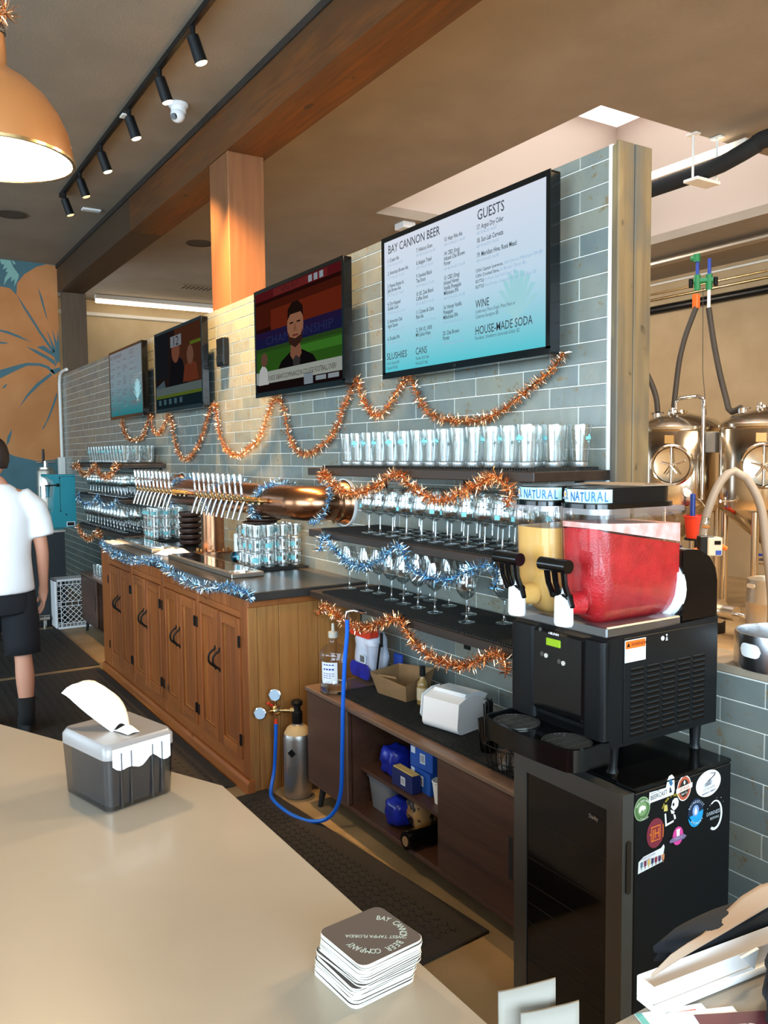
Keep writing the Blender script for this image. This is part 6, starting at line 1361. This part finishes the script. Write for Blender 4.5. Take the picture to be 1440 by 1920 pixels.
pl = MB().cbox(-9.0995, -9.097, 1.80, 1.885, .996, 1.045, .001).build('maker_plate', 'label_white', tm); MB().box(-9.0972, -9.0965, 1.808, 1.877, 1.002, 1.038).build('plate_print', 'black_matte', pl)
kg = thing('mini_keg', 'steel mini keg with a black tap handle behind the teal machine', 'keg', (-9.50, 1.685, .986))
MB().lathe([(.001, 0), (.085, 0), (.095, .012), (.095, .58), (.085, .60), (.07, .605), (.07, .625), (.001, .63)], n=24).build('keg_body', 'keg', kg, 40, local=True); MB().tube([(0, -.09, .68), (0, .10, .68)], .011, 8).cyl((0, 0, .625), (0, 0, .69), .02, n=12).build('faucet', 'chrome', kg, 50, local=True); MB().tube([(.0, -.02, .69), (.0, -.02, .73), (0, -.02, .82)], [.010, .014, .012], 10).build('tap_handle', 'black', kg, 50, local=True)
cr = thing('milk_crate', 'white lattice crate standing on its side against the black counter', 'crate', (-8.75, 1.77, 0))
y0, y1, z0, z1 = 1.575, 1.96, .004, .505; b = MB()
def fbar(a, c, r=.004): b.tube([(-8.648, *a), (-8.648, *c)], r, 5)
b.cbox(-8.86, -8.64, y0, y0+.022, z0, z1, .004); b.cbox(-8.86, -8.64, y1-.022, y1, z0, z1, .004); b.cbox(-8.86, -8.64, y0, y1, z0, z0+.022, .004); b.cbox(-8.86, -8.64, y0, y1, z1-.022, z1, .004); b.build('crate_frame', 'white_plastic', cr)
b = MB(); ya, yb, za, zb = y0+.02, y1-.02, z0+.02, z1-.02; ym = (za+zb)/2
for z_ in (za+.035, ym-.02, ym+.02, zb-.035): fbar((ya, z_), (yb, z_))
for y_ in (ya+.035, yb-.035): fbar((y_, za), (y_, zb))
for lo, hi in ((za+.035, ym-.02), (ym+.02, zb-.035)):
    h = hi-lo; L = (yb-.035)-(ya+.035); o0 = ya+.035
    for k in range(-4, 8):
        for sgn in (1, -1):
            s0 = k*.055; pts = []
            p0, p1 = (s0, 0.0), (s0+h, h)
            a0 = max(0, -s0); a1 = min(h, L-s0)
            if a1-a0 > .01:
                f = (lambda t: (o0+s0+t, lo+t)) if sgn > 0 else (lambda t: (o0+s0+t, hi-t))
                fbar(f(a0), f(a1), .0032)
for k in range(9): fbar((ya+.01+k*.036, za), (ya+.01+k*.036, za+.035), .003); fbar((ya+.01+k*.036, zb-.035), (ya+.01+k*.036, zb), .003); fbar((ya, za+.05+k*.045), (ya+.035, za+.05+k*.045), .003)
for k in range(6): fbar((ya+.02+k*.06, ym-.02), (ya+.02+k*.06, ym+.02), .003)
b.build('crate_lattice', 'white_plastic', cr)
pf = thing('pipe_fitting', 'small steel pipe fitting on the floor left of the white crate', 'pipe fitting', (-8.80, 1.50, 0)); MB().cyl((0, 0, 0), (0, 0, .10), .018, n=10).tube([(0, -.05, .10), (0, .045, .10)], .02, 10).build('pipe', 'steel', pf, 50, local=True); MB().tube([(0, -.06, .135), (0, .05, .13)], .006, 6).cyl((0, 0, .11), (0, 0, .135), .006, n=6).build('lever', 'steel', pf, local=True)

# ------------------------------------------------------------------ person walking away on the left
def skin(name, verts, edges, m, parent, sub=2, root=0):
    me = bpy.data.meshes.new(name); me.from_pydata([v[:3] for v in verts], edges, []); o = bpy.data.objects.new(name, me); COL.objects.link(o)
    o.modifiers.new('skin', 'SKIN'); sk_ = me.skin_vertices[0].data
    for i, v in enumerate(verts): sk_[i].radius = (v[3], v[4] if len(v) > 4 else v[3]); sk_[i].use_root = (i == root)
    md = o.modifiers.new('sub', 'SUBSURF'); md.levels = sub; md.render_levels = sub
    dg = bpy.context.evaluated_depsgraph_get(); ev = o.evaluated_get(dg); me2 = bpy.data.meshes.new_from_object(ev); me2.name = name
    o.modifiers.clear(); o.data = me2; bpy.data.meshes.remove(me); me2.materials.clear(); me2.materials.append(MT[m]); me2.shade_smooth()
    o.parent = parent; return o
# local frame: x to the person's right, y forward, z up
pe = thing('person', 'person seen from behind in a white t-shirt and black shorts walking away', 'person', (-5.60, .705, .012), R(92))
V = [(0, 0, .92, .13), (0, .0, 1.08, .125), (0, .01, 1.26, .14), (0, .01, 1.42, .13), (0, .0, 1.53, .062), (0, .02, 1.60, .055),                          # 0-5 spine
     (.095, 0, .86, .095), (.105, -.02, .52, .060), (.105, -.05, .46, .055), (.105, -.085, .33, .062), (.10, -.12, .10, .036), (.10, -.10, .055, .040), (.105, .02, .035, .038), (.11, .10, .026, .026),   # 6-13 right leg (behind)
     (-.095, .01, .86, .095), (-.11, .11, .50, .060), (-.11, .11, .44, .056), (-.11, .06, .32, .062), (-.11, .06, .10, .036), (-.11, .06, .055, .040), (-.115, .17, .035, .038), (-.12, .25, .024, .026),    # 14-21 left leg (forward)
     (.16, .0, 1.43, .075), (.215, -.02, 1.32, .052), (.245, -.03, 1.12, .042), (.25, -.01, 1.06, .041), (.262, .05, .88, .028), (.262, .07, .84, .026, .036), (.262, .085, .79, .020, .040),                     # 22-28 right arm
     (-.16, .0, 1.43, .075), (-.215, -.02, 1.32, .052), (-.245, -.05, 1.12, .042), (-.25, -.05, 1.06, .041), (-.262, .0, .88, .028), (-.262, .02, .84, .026, .036), (-.262, .035, .79, .020, .040)]
E_ = [(0, 1), (1, 2), (2, 3), (3, 4), (4, 5), (0, 6), (6, 7), (7, 8), (8, 9), (9, 10), (10, 11), (11, 12), (12, 13), (0, 14), (14, 15), (15, 16), (16, 17), (17, 18), (18, 19), (19, 20), (20, 21), (3, 22), (22, 23), (23, 24), (24, 25), (25, 26), (26, 27), (27, 28), (3, 29), (29, 30), (30, 31), (31, 32), (32, 33), (33, 34), (34, 35)]
def finger(base, dirs, r):
    i = len(V); p = V3(base); V.append((*p, r)); E_.append((fb, i))
    for d in dirs: p = p+V3(d); V.append((*p, r*.9)); E_.append((len(V)-2, len(V)-1))
for sgn, fb in ((1, 28), (-1, 35)):
    bx_, by_, bz_ = V[fb][:3]
    for k, ln in enumerate((.9, 1.0, .95, .75)): finger((bx_, by_-.028+k*.019, bz_-.02), [(-.004*sgn, .006, -.032*ln), (-.010*sgn, .006, -.026*ln), (-.012*sgn, .004, -.020*ln)], .0085)
    finger((bx_-.008*sgn, by_+.030, bz_+.025), [(-.008*sgn, .022, -.026), (-.006*sgn, .008, -.028)], .0095)
skin('body', V, E_, 'skin', pe)
hd = bpy.data.meshes.new('head'); bm_ = bmesh.new(); bmesh.ops.create_uvsphere(bm_, u_segments=28, v_segments=20, radius=1)
for v in bm_.verts:
    x, y, z = v.co; w = .076*(1-.20*max(0, -z)); yy = y*.097
    if y > .3: yy += .010*math.exp(-((z+.12)/.16)**2-(x/.16)**2)*2.0-.004*math.exp(-((z-.08)/.10)**2-((abs(x)-.34)/.2)**2)*2+.004*math.exp(-((z+.45)/.10)**2-(x/.3)**2)
    v.co = V3((x*w, yy+.005*(z < -.5), z*.118))
bm_.to_mesh(hd); bm_.free(); hd.materials.append(MT['skin']); hd.shade_smooth()
ho = bpy.data.objects.new('head', hd); COL.objects.link(ho); ho.parent = pe; ho.location = (0, .035, 1.71)
b = MB()
for s_ in (-1, 1): b.ball((s_*.076, .03, 1.705), .03, 12, 8, (.35, .6, 1))
b.build('ear', 'skin', pe, 60, local=True)
b = MB()
for s_ in (-1, 1): b.ball((s_*.030, .118, 1.72), .012, 10, 8)
b.build('eye', 'white_plastic', pe, 60, local=True)
MB().tube([(-.022, .126, 1.655), (0, .130, 1.653), (.022, .126, 1.655)], [.003, .006, .003], 8).build('mouth', mat('lip', '#9a5a4c', .5), pe, 60, local=True)
hm = bpy.data.meshes.new('hair'); bm_ = bmesh.new(); bmesh.ops.create_uvsphere(bm_, u_segments=28, v_segments=20, radius=1)
bmesh.ops.delete(bm_, geom=[v for v in bm_.verts if (v.co.y > .25 and v.co.z < .52) or v.co.z < -.62], context='VERTS')
rh = random.Random(2)
for v in bm_.verts: v.co = V3((v.co.x*.083, v.co.y*.106, v.co.z*.126))*(1+rh.uniform(-.012, .02))
bm_.to_mesh(hm); bm_.free(); hm.materials.append(MT['hair']); hm.shade_smooth(); hr = bpy.data.objects.new('hair', hm); COL.objects.link(hr); hr.parent = pe; hr.location = (0, .032, 1.712); hr.modifiers.new('s', 'SOLIDIFY').thickness = .006
# t-shirt: torso shell with short sleeves; shorts; socks; shoes
def shell(name, rings, m, parent, n=28, fold=.004, seed=0):
    b = MB(); vs = []
    for (cx, cy, z, rx, ry) in rings:
        for k in range(n):
            a = 2*math.pi*k/n; q = 1+fold*12*math.sin(3*a+z*9+seed)*.05+fold*math.sin(5*a+seed+z*22)*1.2
            c_, s_ = math.cos(a), math.sin(a); e = .82
            vs.append((cx+rx*q*abs(c_)**e*(1 if c_ > 0 else -1), cy+ry*q*abs(s_)**e*(1 if s_ > 0 else -1), z+(.004*math.sin(4*a+seed) if (cx, cy, z, rx, ry) == rings[0] else 0)))
    fs = [(i*n+k, i*n+(k+1) % n, (i+1)*n+(k+1) % n, (i+1)*n+k) for i in range(len(rings)-1) for k in range(n)]
    o = b.add(vs, fs).build(name, m, parent, 180, local=True); md = o.modifiers.new('s', 'SOLIDIFY'); md.thickness = .005; o.modifiers.new('u', 'SUBSURF').render_levels = 1; return o
b = MB(); n = 28; RG = [(.868, .196, .160), (.96, .192, .153), (1.08, .182, .142), (1.20, .190, .142), (1.32, .202, .140), (1.42, .200, .122), (1.48, .165, .100), (1.52, .105, .080), (1.545, .072, .070)]
for z_, rx, ry in RG:
    for k in range(n):
        a = 2*math.pi*k/n; q = 1+.012*math.sin(3*a+z_*9)+.010*math.sin(5*a+z_*19); b.v.append((rx*q*math.cos(a), ry*q*math.sin(a), z_))
L_ = len(RG); b.f = [(i*n+k, i*n+(k+1) % n, (i+1)*n+(k+1) % n, (i+1)*n+k) for i in range(L_-1) for k in range(n)]+[tuple(range(n))[::-1], tuple(range((L_-1)*n, L_*n))]; b.m = [0]*len(b.f)
for s_ in (1, -1): b.tube([V3((s_*.08, 0, 1.42)), V3((s_*.15, 0, 1.425)), V3((s_*.205, -.01, 1.375)), V3((s_*.232, -.018, 1.30)), V3((s_*.248, -.028, 1.205))], [.070, .095, .090, .080, .078], 20)
ts = b.build('t_shirt', 'shirt', pe, 180, local=True); md = ts.modifiers.new('r', 'REMESH'); md.mode = 'VOXEL'; md.voxel_size = .012; md.use_smooth_shade = True; md = ts.modifiers.new('s', 'SMOOTH'); md.iterations = 6; md.factor = .6
sh = shell('shorts', [(0, .0, .74, .19, .135), (0, .0, .82, .184, .138), (0, .0, .92, .168, .122), (0, .0, .975, .160, .115)], 'shorts', pe, 28, .004, 5)
for s_, P in ((1, [(.095, .0, .86), (.10, -.01, .70), (.105, -.02, .55), (.106, -.028, .475)]), (-1, [(-.095, .01, .86), (-.10, .06, .70), (-.108, .10, .55), (-.11, .11, .475)])):
    o = MB().tube(P, [.105, .112, .106, .104], 22, False).build('shorts_leg', 'shorts', sh, 180, local=True); o.modifiers.new('s', 'SOLIDIFY').thickness = .004
for P in ([(.103, -.105, .215), (.10, -.12, .11), (.10, -.108, .06)], [(-.11, .06, .215), (-.11, .06, .11), (-.11, .065, .06)]):
    MB().tube(P, [.052, .047, .050], 18).build('sock', 'sock', pe, 180, local=True)
for x_, y_ in ((.103, -.015), (-.113, .135)):
    pr = [(.035, 0), (.040, .012), (.040, .03)]; P = [(x_+.042*math.cos(a)*(1 if math.sin(a) < 0 else .95), y_-.01+.135*math.sin(a)) for a in [2*math.pi*k/24 for k in range(24)]]; n = 24
    b = MB(); b.add([(p, q_, .0) for p, q_ in P]+[(p, q_, .028) for p, q_ in P]+[(x_+(p-x_)*.86, y_+(q_-y_)*.92, .060+.03*(q_ < y_-.02)) for p, q_ in P], [(i*n+k, i*n+(k+1) % n, (i+1)*n+(k+1) % n, (i+1)*n+k) for i in range(2) for k in range(n)]+[tuple(range(n))[::-1], tuple(range(2*n, 3*n))]); so = b.build('shoe', 'black_matte', pe, 60, local=True)

# ------------------------------------------------------------------ brewery behind the low wall
def tank(x, y, label):
    t = thing('fermenter_tank', label, 'tank', (x, y, 0)); r = .47
    MB().lathe([(.001, .72), (.05, .72), (.055, .76), (r-.01, 1.12), (r, 1.15), (r, 1.93), (r-.012, 1.945)], n=48).build('tank_shell', 'tank', t, 40, local=True)
    MB().lathe([(r-.012, 1.945), (r+.02, 1.955), (r+.024, 1.985), (r+.005, 2.0), (r*.75, 2.075), (r*.4, 2.125), (.07, 2.15), (.07, 2.175), (.001, 2.178)], n=48).build('tank_dome', 'tank', t, 40, local=True)
    n_ = V3((.47, -.88, 0)); sx = V3((.88, .47, 0)); M = Matrix((( sx.x, 0, n_.x, 0), (sx.y, 0, n_.y, 0), (0, 1, 0, 0), (0, 0, 0, 1)))
    c_ = n_*(r-.075)+V3((0, 0, 1.57)); mw = MB().lathe([(.225, -.05), (.225, .105), (.21, .115), (.195, .105), (.190, .06), (.190, .02)], c_, 32, M).build('manway_collar', 'tank', t, 40, local=True)
    MB().lathe([(.192, .085), (.185, .098), (.12, .085), (.001, .080)], c_, 32, M).build('manway_door', 'tank', mw, 50, local=True)
    b = MB(); q_ = c_+n_*.12
    b.tube([q_-V3((0, 0, .19)), q_+V3((0, 0, .19))], .014, 8).ball(q_, .03, 12, 8); b.build('door_bar', 'steel', mw, 50, local=True)
    b = MB(); q2 = q_+n_*.05
    for k in range(5): a = R(72*k+20); b.tube([q2, q2+sx*.11*math.cos(a)+V3((0, 0, .11*math.sin(a)))], .007, 6)
    b.build('door_spokes', 'chrome', mw, 50, local=True)
    for k in range(4):
        a = R(18+90*k); lx, ly = (r-.05)*math.cos(a), (r-.05)*math.sin(a); MB().cyl((lx, ly, .02), (lx, ly, 1.16), .036, n=12).cyl((lx, ly, 0), (lx, ly, .02), .055, n=12).build('leg', 'tank', t, 40, local=True)
    MB().cbox(-.05, .05, -.01, .01, -.045, .045, .004, Matrix(((sx.x, n_.x, 0, n_.x*(r+.006)-sx.x*.03), (sx.y, n_.y, 0, n_.y*(r+.006)-sx.y*.03), (0, 0, 1, 1.845), (0, 0, 0, 1)))).build('name_plate', 'brass', t, local=True)
    tc = MB(); tc.tube([(-.22, -.12, 2.09), (-.22, -.12, 2.15)], .05, 14).tube([(-.30, -.12, 2.15), (-.14, -.12, 2.15)], .012, 8); MB().tube([(-.05, -.08, 2.13), (-.05, -.08, 2.20)], .03, 12).build('top_port', 'chrome', t, 50, local=True);  MB().tube([(.0, -.2, 2.1), (.0, -.2, 2.16), (.05, -.22, 2.16)], .012, 8).build('relief_valve', 'chrome', t, 50, local=True)
    tc.build('top_fittings', 'chrome', t, 50, local=True)
    vb = n_*.03+V3((0, 0, .70)); MB().tube([(0, 0, .73), (0, 0, .66), (.04, -.08, .62), (.07, -.14, .62)], .03, 12).tube([(.02, -.14, .60), (.12, -.14, .60)], .035, 12).build('outlet_elbow', 'chrome', t, 50, local=True)
    MB().cbox(-.03, .16, -.165, -.145, .655, .680, .004).build('valve_lever', 'blue_valve', t, local=True)
    sp_ = n_*.0; a_ = V3((-.2, -.98, 0)); MB().tube([a_*(r-.02)+V3((0, 0, 1.22)), a_*(r+.14)+V3((0, 0, 1.22))], .016, 8).tube([a_*(r+.08)+V3((-.06, 0, 1.22)), a_*(r+.08)+V3((.05, 0, 1.22))], .010, 8).tube([a_*(r+.08)+V3((0, 0, 1.18)), a_*(r+.08)+V3((0, 0, 1.26))], .014, 8).build('sample_valve', 'chrome', t, 50, local=True)
    g = MB().tube([(n_*.9+sx*.30).normalized()*(r-.01)+V3((0, 0, 1.27)), (n_*.9+sx*.30).normalized()*(r+.06)+V3((0, 0, 1.27))], [.045, .045], 18).build('gauge', 'chrome', t, 40, local=True)
    p_ = (n_*.9+sx*.30).normalized(); MB().tube([p_*(r+.0601)+V3((0, 0, 1.27)), p_*(r+.0611)+V3((0, 0, 1.27))], .038, 18).build('gauge_face', 'label_white', g, local=True)
    return t
t1 = tank(-6.14, 7.80, 'stainless fermenter tank with a bent pipe on top, next to the wooden post')
MB().tube(spline([(-.0, -.08, 2.19), (.0, -.08, 2.27), (.05, -.09, 2.30), (.38, -.20, 2.30), (.45, -.22, 2.27), (.466, -.225, 2.15), (.466, -.225, 1.2)], .04), .021, 10).build('blow_off_pipe', 'chrome', t1, 60, local=True)
MB().cbox(.44, .56, -.16, -.04, 1.70, 1.92, .01).build('control_box', 'grey_plastic', t1, local=True)
tank(-5.06, 7.80, 'stainless fermenter tank with a round manway behind the arching grey hose')
def hose(pts, r, m, label, name='hose', cat='hose', step=.06, n=10): return tag(MB().tube(spline(pts, step), r, n).build(name, m, smooth=60), label, cat)
vm = thing('valve_manifold', 'green and blue valve manifold hanging above the tanks', 'valve', (-5.95, 7.90, 3.56))
b = MB()
for dx in (-.07, .07): b.cyl((dx, dx*.9, -.12), (dx, dx*.9, .12), .055, n=10)
b.cyl((-.12, -.1, .03), (.12, .1, .03), .045, n=10); b.build('valve_body', 'green', vm, 40, local=True); MB().cyl((-.08, -.07, .32), (-.08, -.07, .44), .06, n=10).cyl((-.16, -.13, .38), (-.08, -.07, .38), .04, n=8).build('upper_valve', 'green', vm, 40, local=True)
b = MB()
for dx in (-.07, .07): b.cyl((dx, dx*.9, .12), (dx, dx*.9, .36), .03, n=8)
b.build('blue_stub', 'blue_valve', vm, 50, local=True)
for dx in (-.16, .16): MB().cbox(dx-.03, dx+.03, dx*.7-.03, dx*.7+.03, -.07, .07, .01).build('black_wing', 'black', vm, local=True)
MB().cbox(-.14, -.03, -.11, -.02, -.40, -.17, .015).build('orange_float', 'orange_plastic', vm, local=True); MB().cyl((.07, .063, -.12), (.07, .063, -.42), .028, n=10).build('pale_stub', 'white_plastic', vm, 50, local=True); vm.scale = (.65, .65, .7)
hose([(-6.0, 7.855, 3.30), (-6.09, 7.80, 3.0), (-6.14, 7.77, 2.75), (-6.17, 7.76, 2.5), (-6.18, 7.73, 2.21)], .030, 'hose_dark', 'dark hose from the green valve down to the left fermenter')
hose([(-5.905, 7.94, 3.28), (-5.84, 7.95, 2.9), (-5.72, 7.9, 2.55), (-5.56, 7.8, 2.25), (-5.5, 7.75, 2.16), (-5.42, 7.70, 2.12), (-5.30, 7.68, 2.16)], .032, 'hose_dark', 'dark hose from the green valve down to the right fermenter')
hose([(-6.75, 7.6, 2.95), (-6.62, 7.62, 2.80), (-6.48, 7.65, 2.58), (-6.39, 7.68, 2.35), (-6.36, 7.68, 2.165)], .032, 'hose_dark', 'dark hose curving from behind the post to the left fermenter')
o = tag(MB().tube([(-5.955, 7.905, 3.5), (-5.93, 7.89, 2.6), (-5.85, 7.86, 2.11)], .004, 5).build('thin_cable', 'hose_dark'), 'thin cable hanging between the two dark hoses', 'cable')
def wallpipe(y, z, r, m, label, x0=-11, x1=3.5): return tag(MB().tube([(x0, y, z), (x1, y, z)], r, 10).build('wall_pipe', m, smooth=60), label, 'pipe')
wallpipe(9.98, 3.79, .060, 'black', 'thick black insulated pipe, lowest of the pipes on the brewery wall'); wallpipe(10.02, 3.95, .018, 'brass', 'thin yellow pipe just above the black wall pipe'); wallpipe(10.02, 4.035, .013, 'brass', 'thin yellow pipe, upper of the two yellow ones')
wallpipe(10.02, 4.17, .016, 'white', 'thin white conduit near the top of the brewery wall'); wallpipe(8.9, 4.17, .05, 'keg', 'grey conduit pair on the dark ceiling of the brewery'); wallpipe(9.02, 4.19, .025, 'keg', 'thin grey conduit beside the thicker one on the ceiling')
ip = thing('insulated_pipe', 'thick black insulated pipe hanging across the brewery ceiling', 'pipe', (-3.5, 5.85, 3.96))
MB().tube(spline([(-7.5, 5.85, 3.96), (-5, 5.85, 3.96), (-4.25, 5.85, 3.97), (-3.95, 5.85, 4.03), (-3.4, 5.85, 4.05), (1.5, 5.85, 4.05)], .15), .066, 14).build('pipe_jacket', 'black_matte', ip, 60)
for dx, dy in ((0, -.12), (.05, .11)):
    MB().tube([(-4.43+dx, 5.85+dy, 3.90), (-4.43+dx, 5.85+dy, CEIL)], .010, 8).cbox(-4.48+dx, -4.38+dx, 5.82+dy, 5.88+dy, CEIL-.015, CEIL-.0005, .003).build('hanger_rod', 'white', ip)
MB().cbox(-4.50, -4.36, 5.70, 5.99, 3.865, 3.89, .005).build('hanger_clip', 'white', ip)
bl = thing('strip_lamp', 'glowing strip lamp above the black insulated pipe', 'lamp', (-4.9, 6.1, 4.1)); MB().box(-7.0, -4.2, 6.07, 6.13, 4.13, 4.20).build('lamp_tray', 'white', bl); MB().tube([(-7.0, 6.04, 4.155), (-4.35, 6.04, 4.155)], .028, 10).build('tube', 'tube_light', bl, 60)
hose([(-4.27, 5.82, .04), (-4.29, 5.80, .75), (-4.30, 5.76, 1.05), (-4.25, 5.78, 1.30), (-4.21, 5.86, 1.48), (-4.16, 5.95, 1.555), (-4.11, 6.03, 1.50), (-4.03, 6.11, 1.28), (-3.99, 6.14, .95), (-3.95, 6.17, .5), (-3.95, 6.19, .045), (-3.75, 6.19, .045)], .034, 'hose_grey', 'grey hose arching in front of the right fermenter')
cb = thing('pump_controller', 'grey control box with a small display on a stand in front of the tanks', 'controller', (-4.12, 5.60, 0)); ax = V3((.55, .83, 0)); ay = V3((-.83, .55, 0)); Mx = Matrix(((ax.x, ay.x, 0, 0), (ax.y, ay.y, 0, 0), (0, 0, 1, 0), (0, 0, 0, 1)))
MB().cbox(-.03, .085, -.05, .05, .90, 1.045, .008, Mx).build('controller_case', 'grey_plastic', cb, local=True); MB().cbox(-.085, -.03, -.04, .05, .905, 1.05, .004, Mx).build('controller_side', 'black', cb, local=True); MB().cbox(.02, .07, -.0525, -.0495, .99, 1.02, .001, Mx).build('display', 'black_gloss', cb, local=True); MB().cbox(.03, .075, -.0525, -.0495, .91, .945, .001, Mx).build('blue_label', 'blue_valve', cb, local=True)
MB().cyl((0, 0, .02), (0, 0, .90), .02, n=10).cyl((0, 0, 0), (0, 0, .02), .13, n=16).build('stand', 'steel', cb, 40, local=True); MB().tube([Mx @ V3((-.20, .02, .90)), Mx @ V3((-.09, .02, .95))], .014, 8).tube([Mx @ V3((.085, .02, .98)), Mx @ V3((.14, .02, .95))], .018, 8).build('orange_plug', 'orange_plastic', cb, 50, local=True); MB().cbox(-.085, .02, -.04, .05, 1.046, 1.056, .002, Mx).build('top_bracket', 'gunmetal', cb, local=True)
tg_ = stem('small tulip glass with amber beer left on the grey control box', None, .12, .036, 'tulip'); tg_.location = V3((-4.12, 5.60, 1.0565))+Mx.to_3x3() @ V3((-.03, 0, 0)); MB().lathe([(.001, .054), (.026, .062), (.034, .078), (.001, .079)], n=16).build('beer', mat('amber_beer', '#c98a4a', .2), tg_, 50, local=True)
if 'group' in tg_: del tg_['group']
rb = thing('bucket', 'red plastic bucket hanging in front of the left fermenter', 'bucket', (-5.53, 7.30, .82)); MB().lathe([(.001, 0), (.10, 0), (.125, .22), (.132, .222), (.132, .235), (.118, .235), (.095, .008), (.001, .008)], n=22).build('bucket_body', 'red_plastic', rb, 40, local=True); MB().tube(spline([(-.128, 0, .22), (-.09, 0, .34), (0, 0, .41), (.09, 0, .34), (.128, 0, .22)], .03), .004, 6).build('bail', 'steel', rb, 60, local=True); MB().cyl((0, 0, -.82), (0, 0, -.02), .02, n=10).cyl((0, 0, -.02), (0, 0, 0), .12, n=16).cyl((0, 0, -.82), (0, 0, -.80), .16, n=16).build('pedestal', 'black', rb, 40, local=True); MB().cbox(-.06, -.01, -.04, .0, .20, .46, .01).build('blue_brush', 'blue_valve', rb, local=True)
pu = thing('pump', 'steel transfer pump on the brewery floor left of the keg', 'pump', (-4.95, 6.75, 0)); MB().cyl((-.25, 0, .22), (.12, 0, .22), .11, n=20).cyl((.12, 0, .22), (.28, 0, .22), .07, n=16).build('motor', 'steel', pu, 40, local=True); MB().box(-.22, .1, -.1, .1, 0, .12).build('pump_base', 'black', pu, local=True); MB().tube(spline([(.28, 0, .22), (.40, 0, .2), (.42, .1, .06), (.2, .2, .03)], .05), .02, 8).build('pump_hose', 'chrome', pu, 60, local=True)
def keg(loc, label, r=.205, h=.60):
    t = thing('beer_keg', label, 'keg', loc)
    MB().lathe([(r*.93, 0), (r*.97, .0), (r, .02), (r*.985, .10), (r*1.0, .12), (r*1.0, h*.34), (r*1.03, h*.37), (r*1.03, h*.40), (r, h*.43), (r, h*.62), (r*1.03, h*.65), (r*1.03, h*.68), (r, h*.71), (r, h*.80), (r*.98, h*.82), (r*.99, h*.98), (r*.965, h), (r*.94, h*.985), (r*.95, h*.86), (r*.6, h*.90), (.05, h*.92), (.001, h*.92)], n=36).build('keg_shell', 'keg', t, 40, local=True)
    for a in (250, 340, 70):
        b = MB(); P = []
        b.prism(rrect(.11, .035, .017, 4), V3((r*.985*math.cos(R(a)), r*.985*math.sin(R(a)), h*.91)), V3((-math.sin(R(a)), math.cos(R(a)), 0)), Z, V3((math.cos(R(a))*.006, math.sin(R(a))*.006, 0))); b.build('hand_hole', mat('keg_opening', '#d6cdbd', .5), t, local=True)
    MB().cyl((0, 0, h*.9), (0, 0, h*.98), .035, n=14).cyl((0, 0, h*.98), (0, 0, h*1.14), .018, n=10).build('coupler', 'chrome', t, 40, local=True); return t
keg((-4.28, 6.68, 0), 'steel beer keg with a coupler standing on the brewery floor')
hose([(-4.28, 6.68, .685), (-4.27, 6.68, .74), (-4.20, 6.72, .79), (-4.08, 6.80, .79), (-3.95, 6.88, .70), (-3.9, 6.9, .30), (-3.85, 6.95, .03)], .02, 'hose_yellow', 'pale yellow hose curving from the keg coupler')
kr = thing('keg_collar', 'short steel keg collar with an oval hand hole on the low wall cap', 'keg', (-1.485, 2.375, 1.0515)); r = .135
MB().lathe([(r*.93, 0), (r*.98, .0), (r, .012), (r, .10), (r*.985, .108), (r*.95, .108), (r*.94, .10), (r*.94, .03), (r*.5, .022), (.001, .022)], n=40).build('collar_wall', mat('bright_keg', (.62, .62, .63, 1), .25, 1.0), kr, 40, local=True)
for a in (262, 30, 150):
    b = MB(); vs = []; m_ = 14
    for i in range(m_+1):
        u = -.038+.076*i/m_; an = R(a)+u/r; hh = .021*math.sqrt(max(0, 1-(max(0, abs(u)-.017)/.021)**2))
        vs += [(r*1.006*math.cos(an), r*1.006*math.sin(an), .062-hh), (r*1.006*math.cos(an), r*1.006*math.sin(an), .062+hh)]
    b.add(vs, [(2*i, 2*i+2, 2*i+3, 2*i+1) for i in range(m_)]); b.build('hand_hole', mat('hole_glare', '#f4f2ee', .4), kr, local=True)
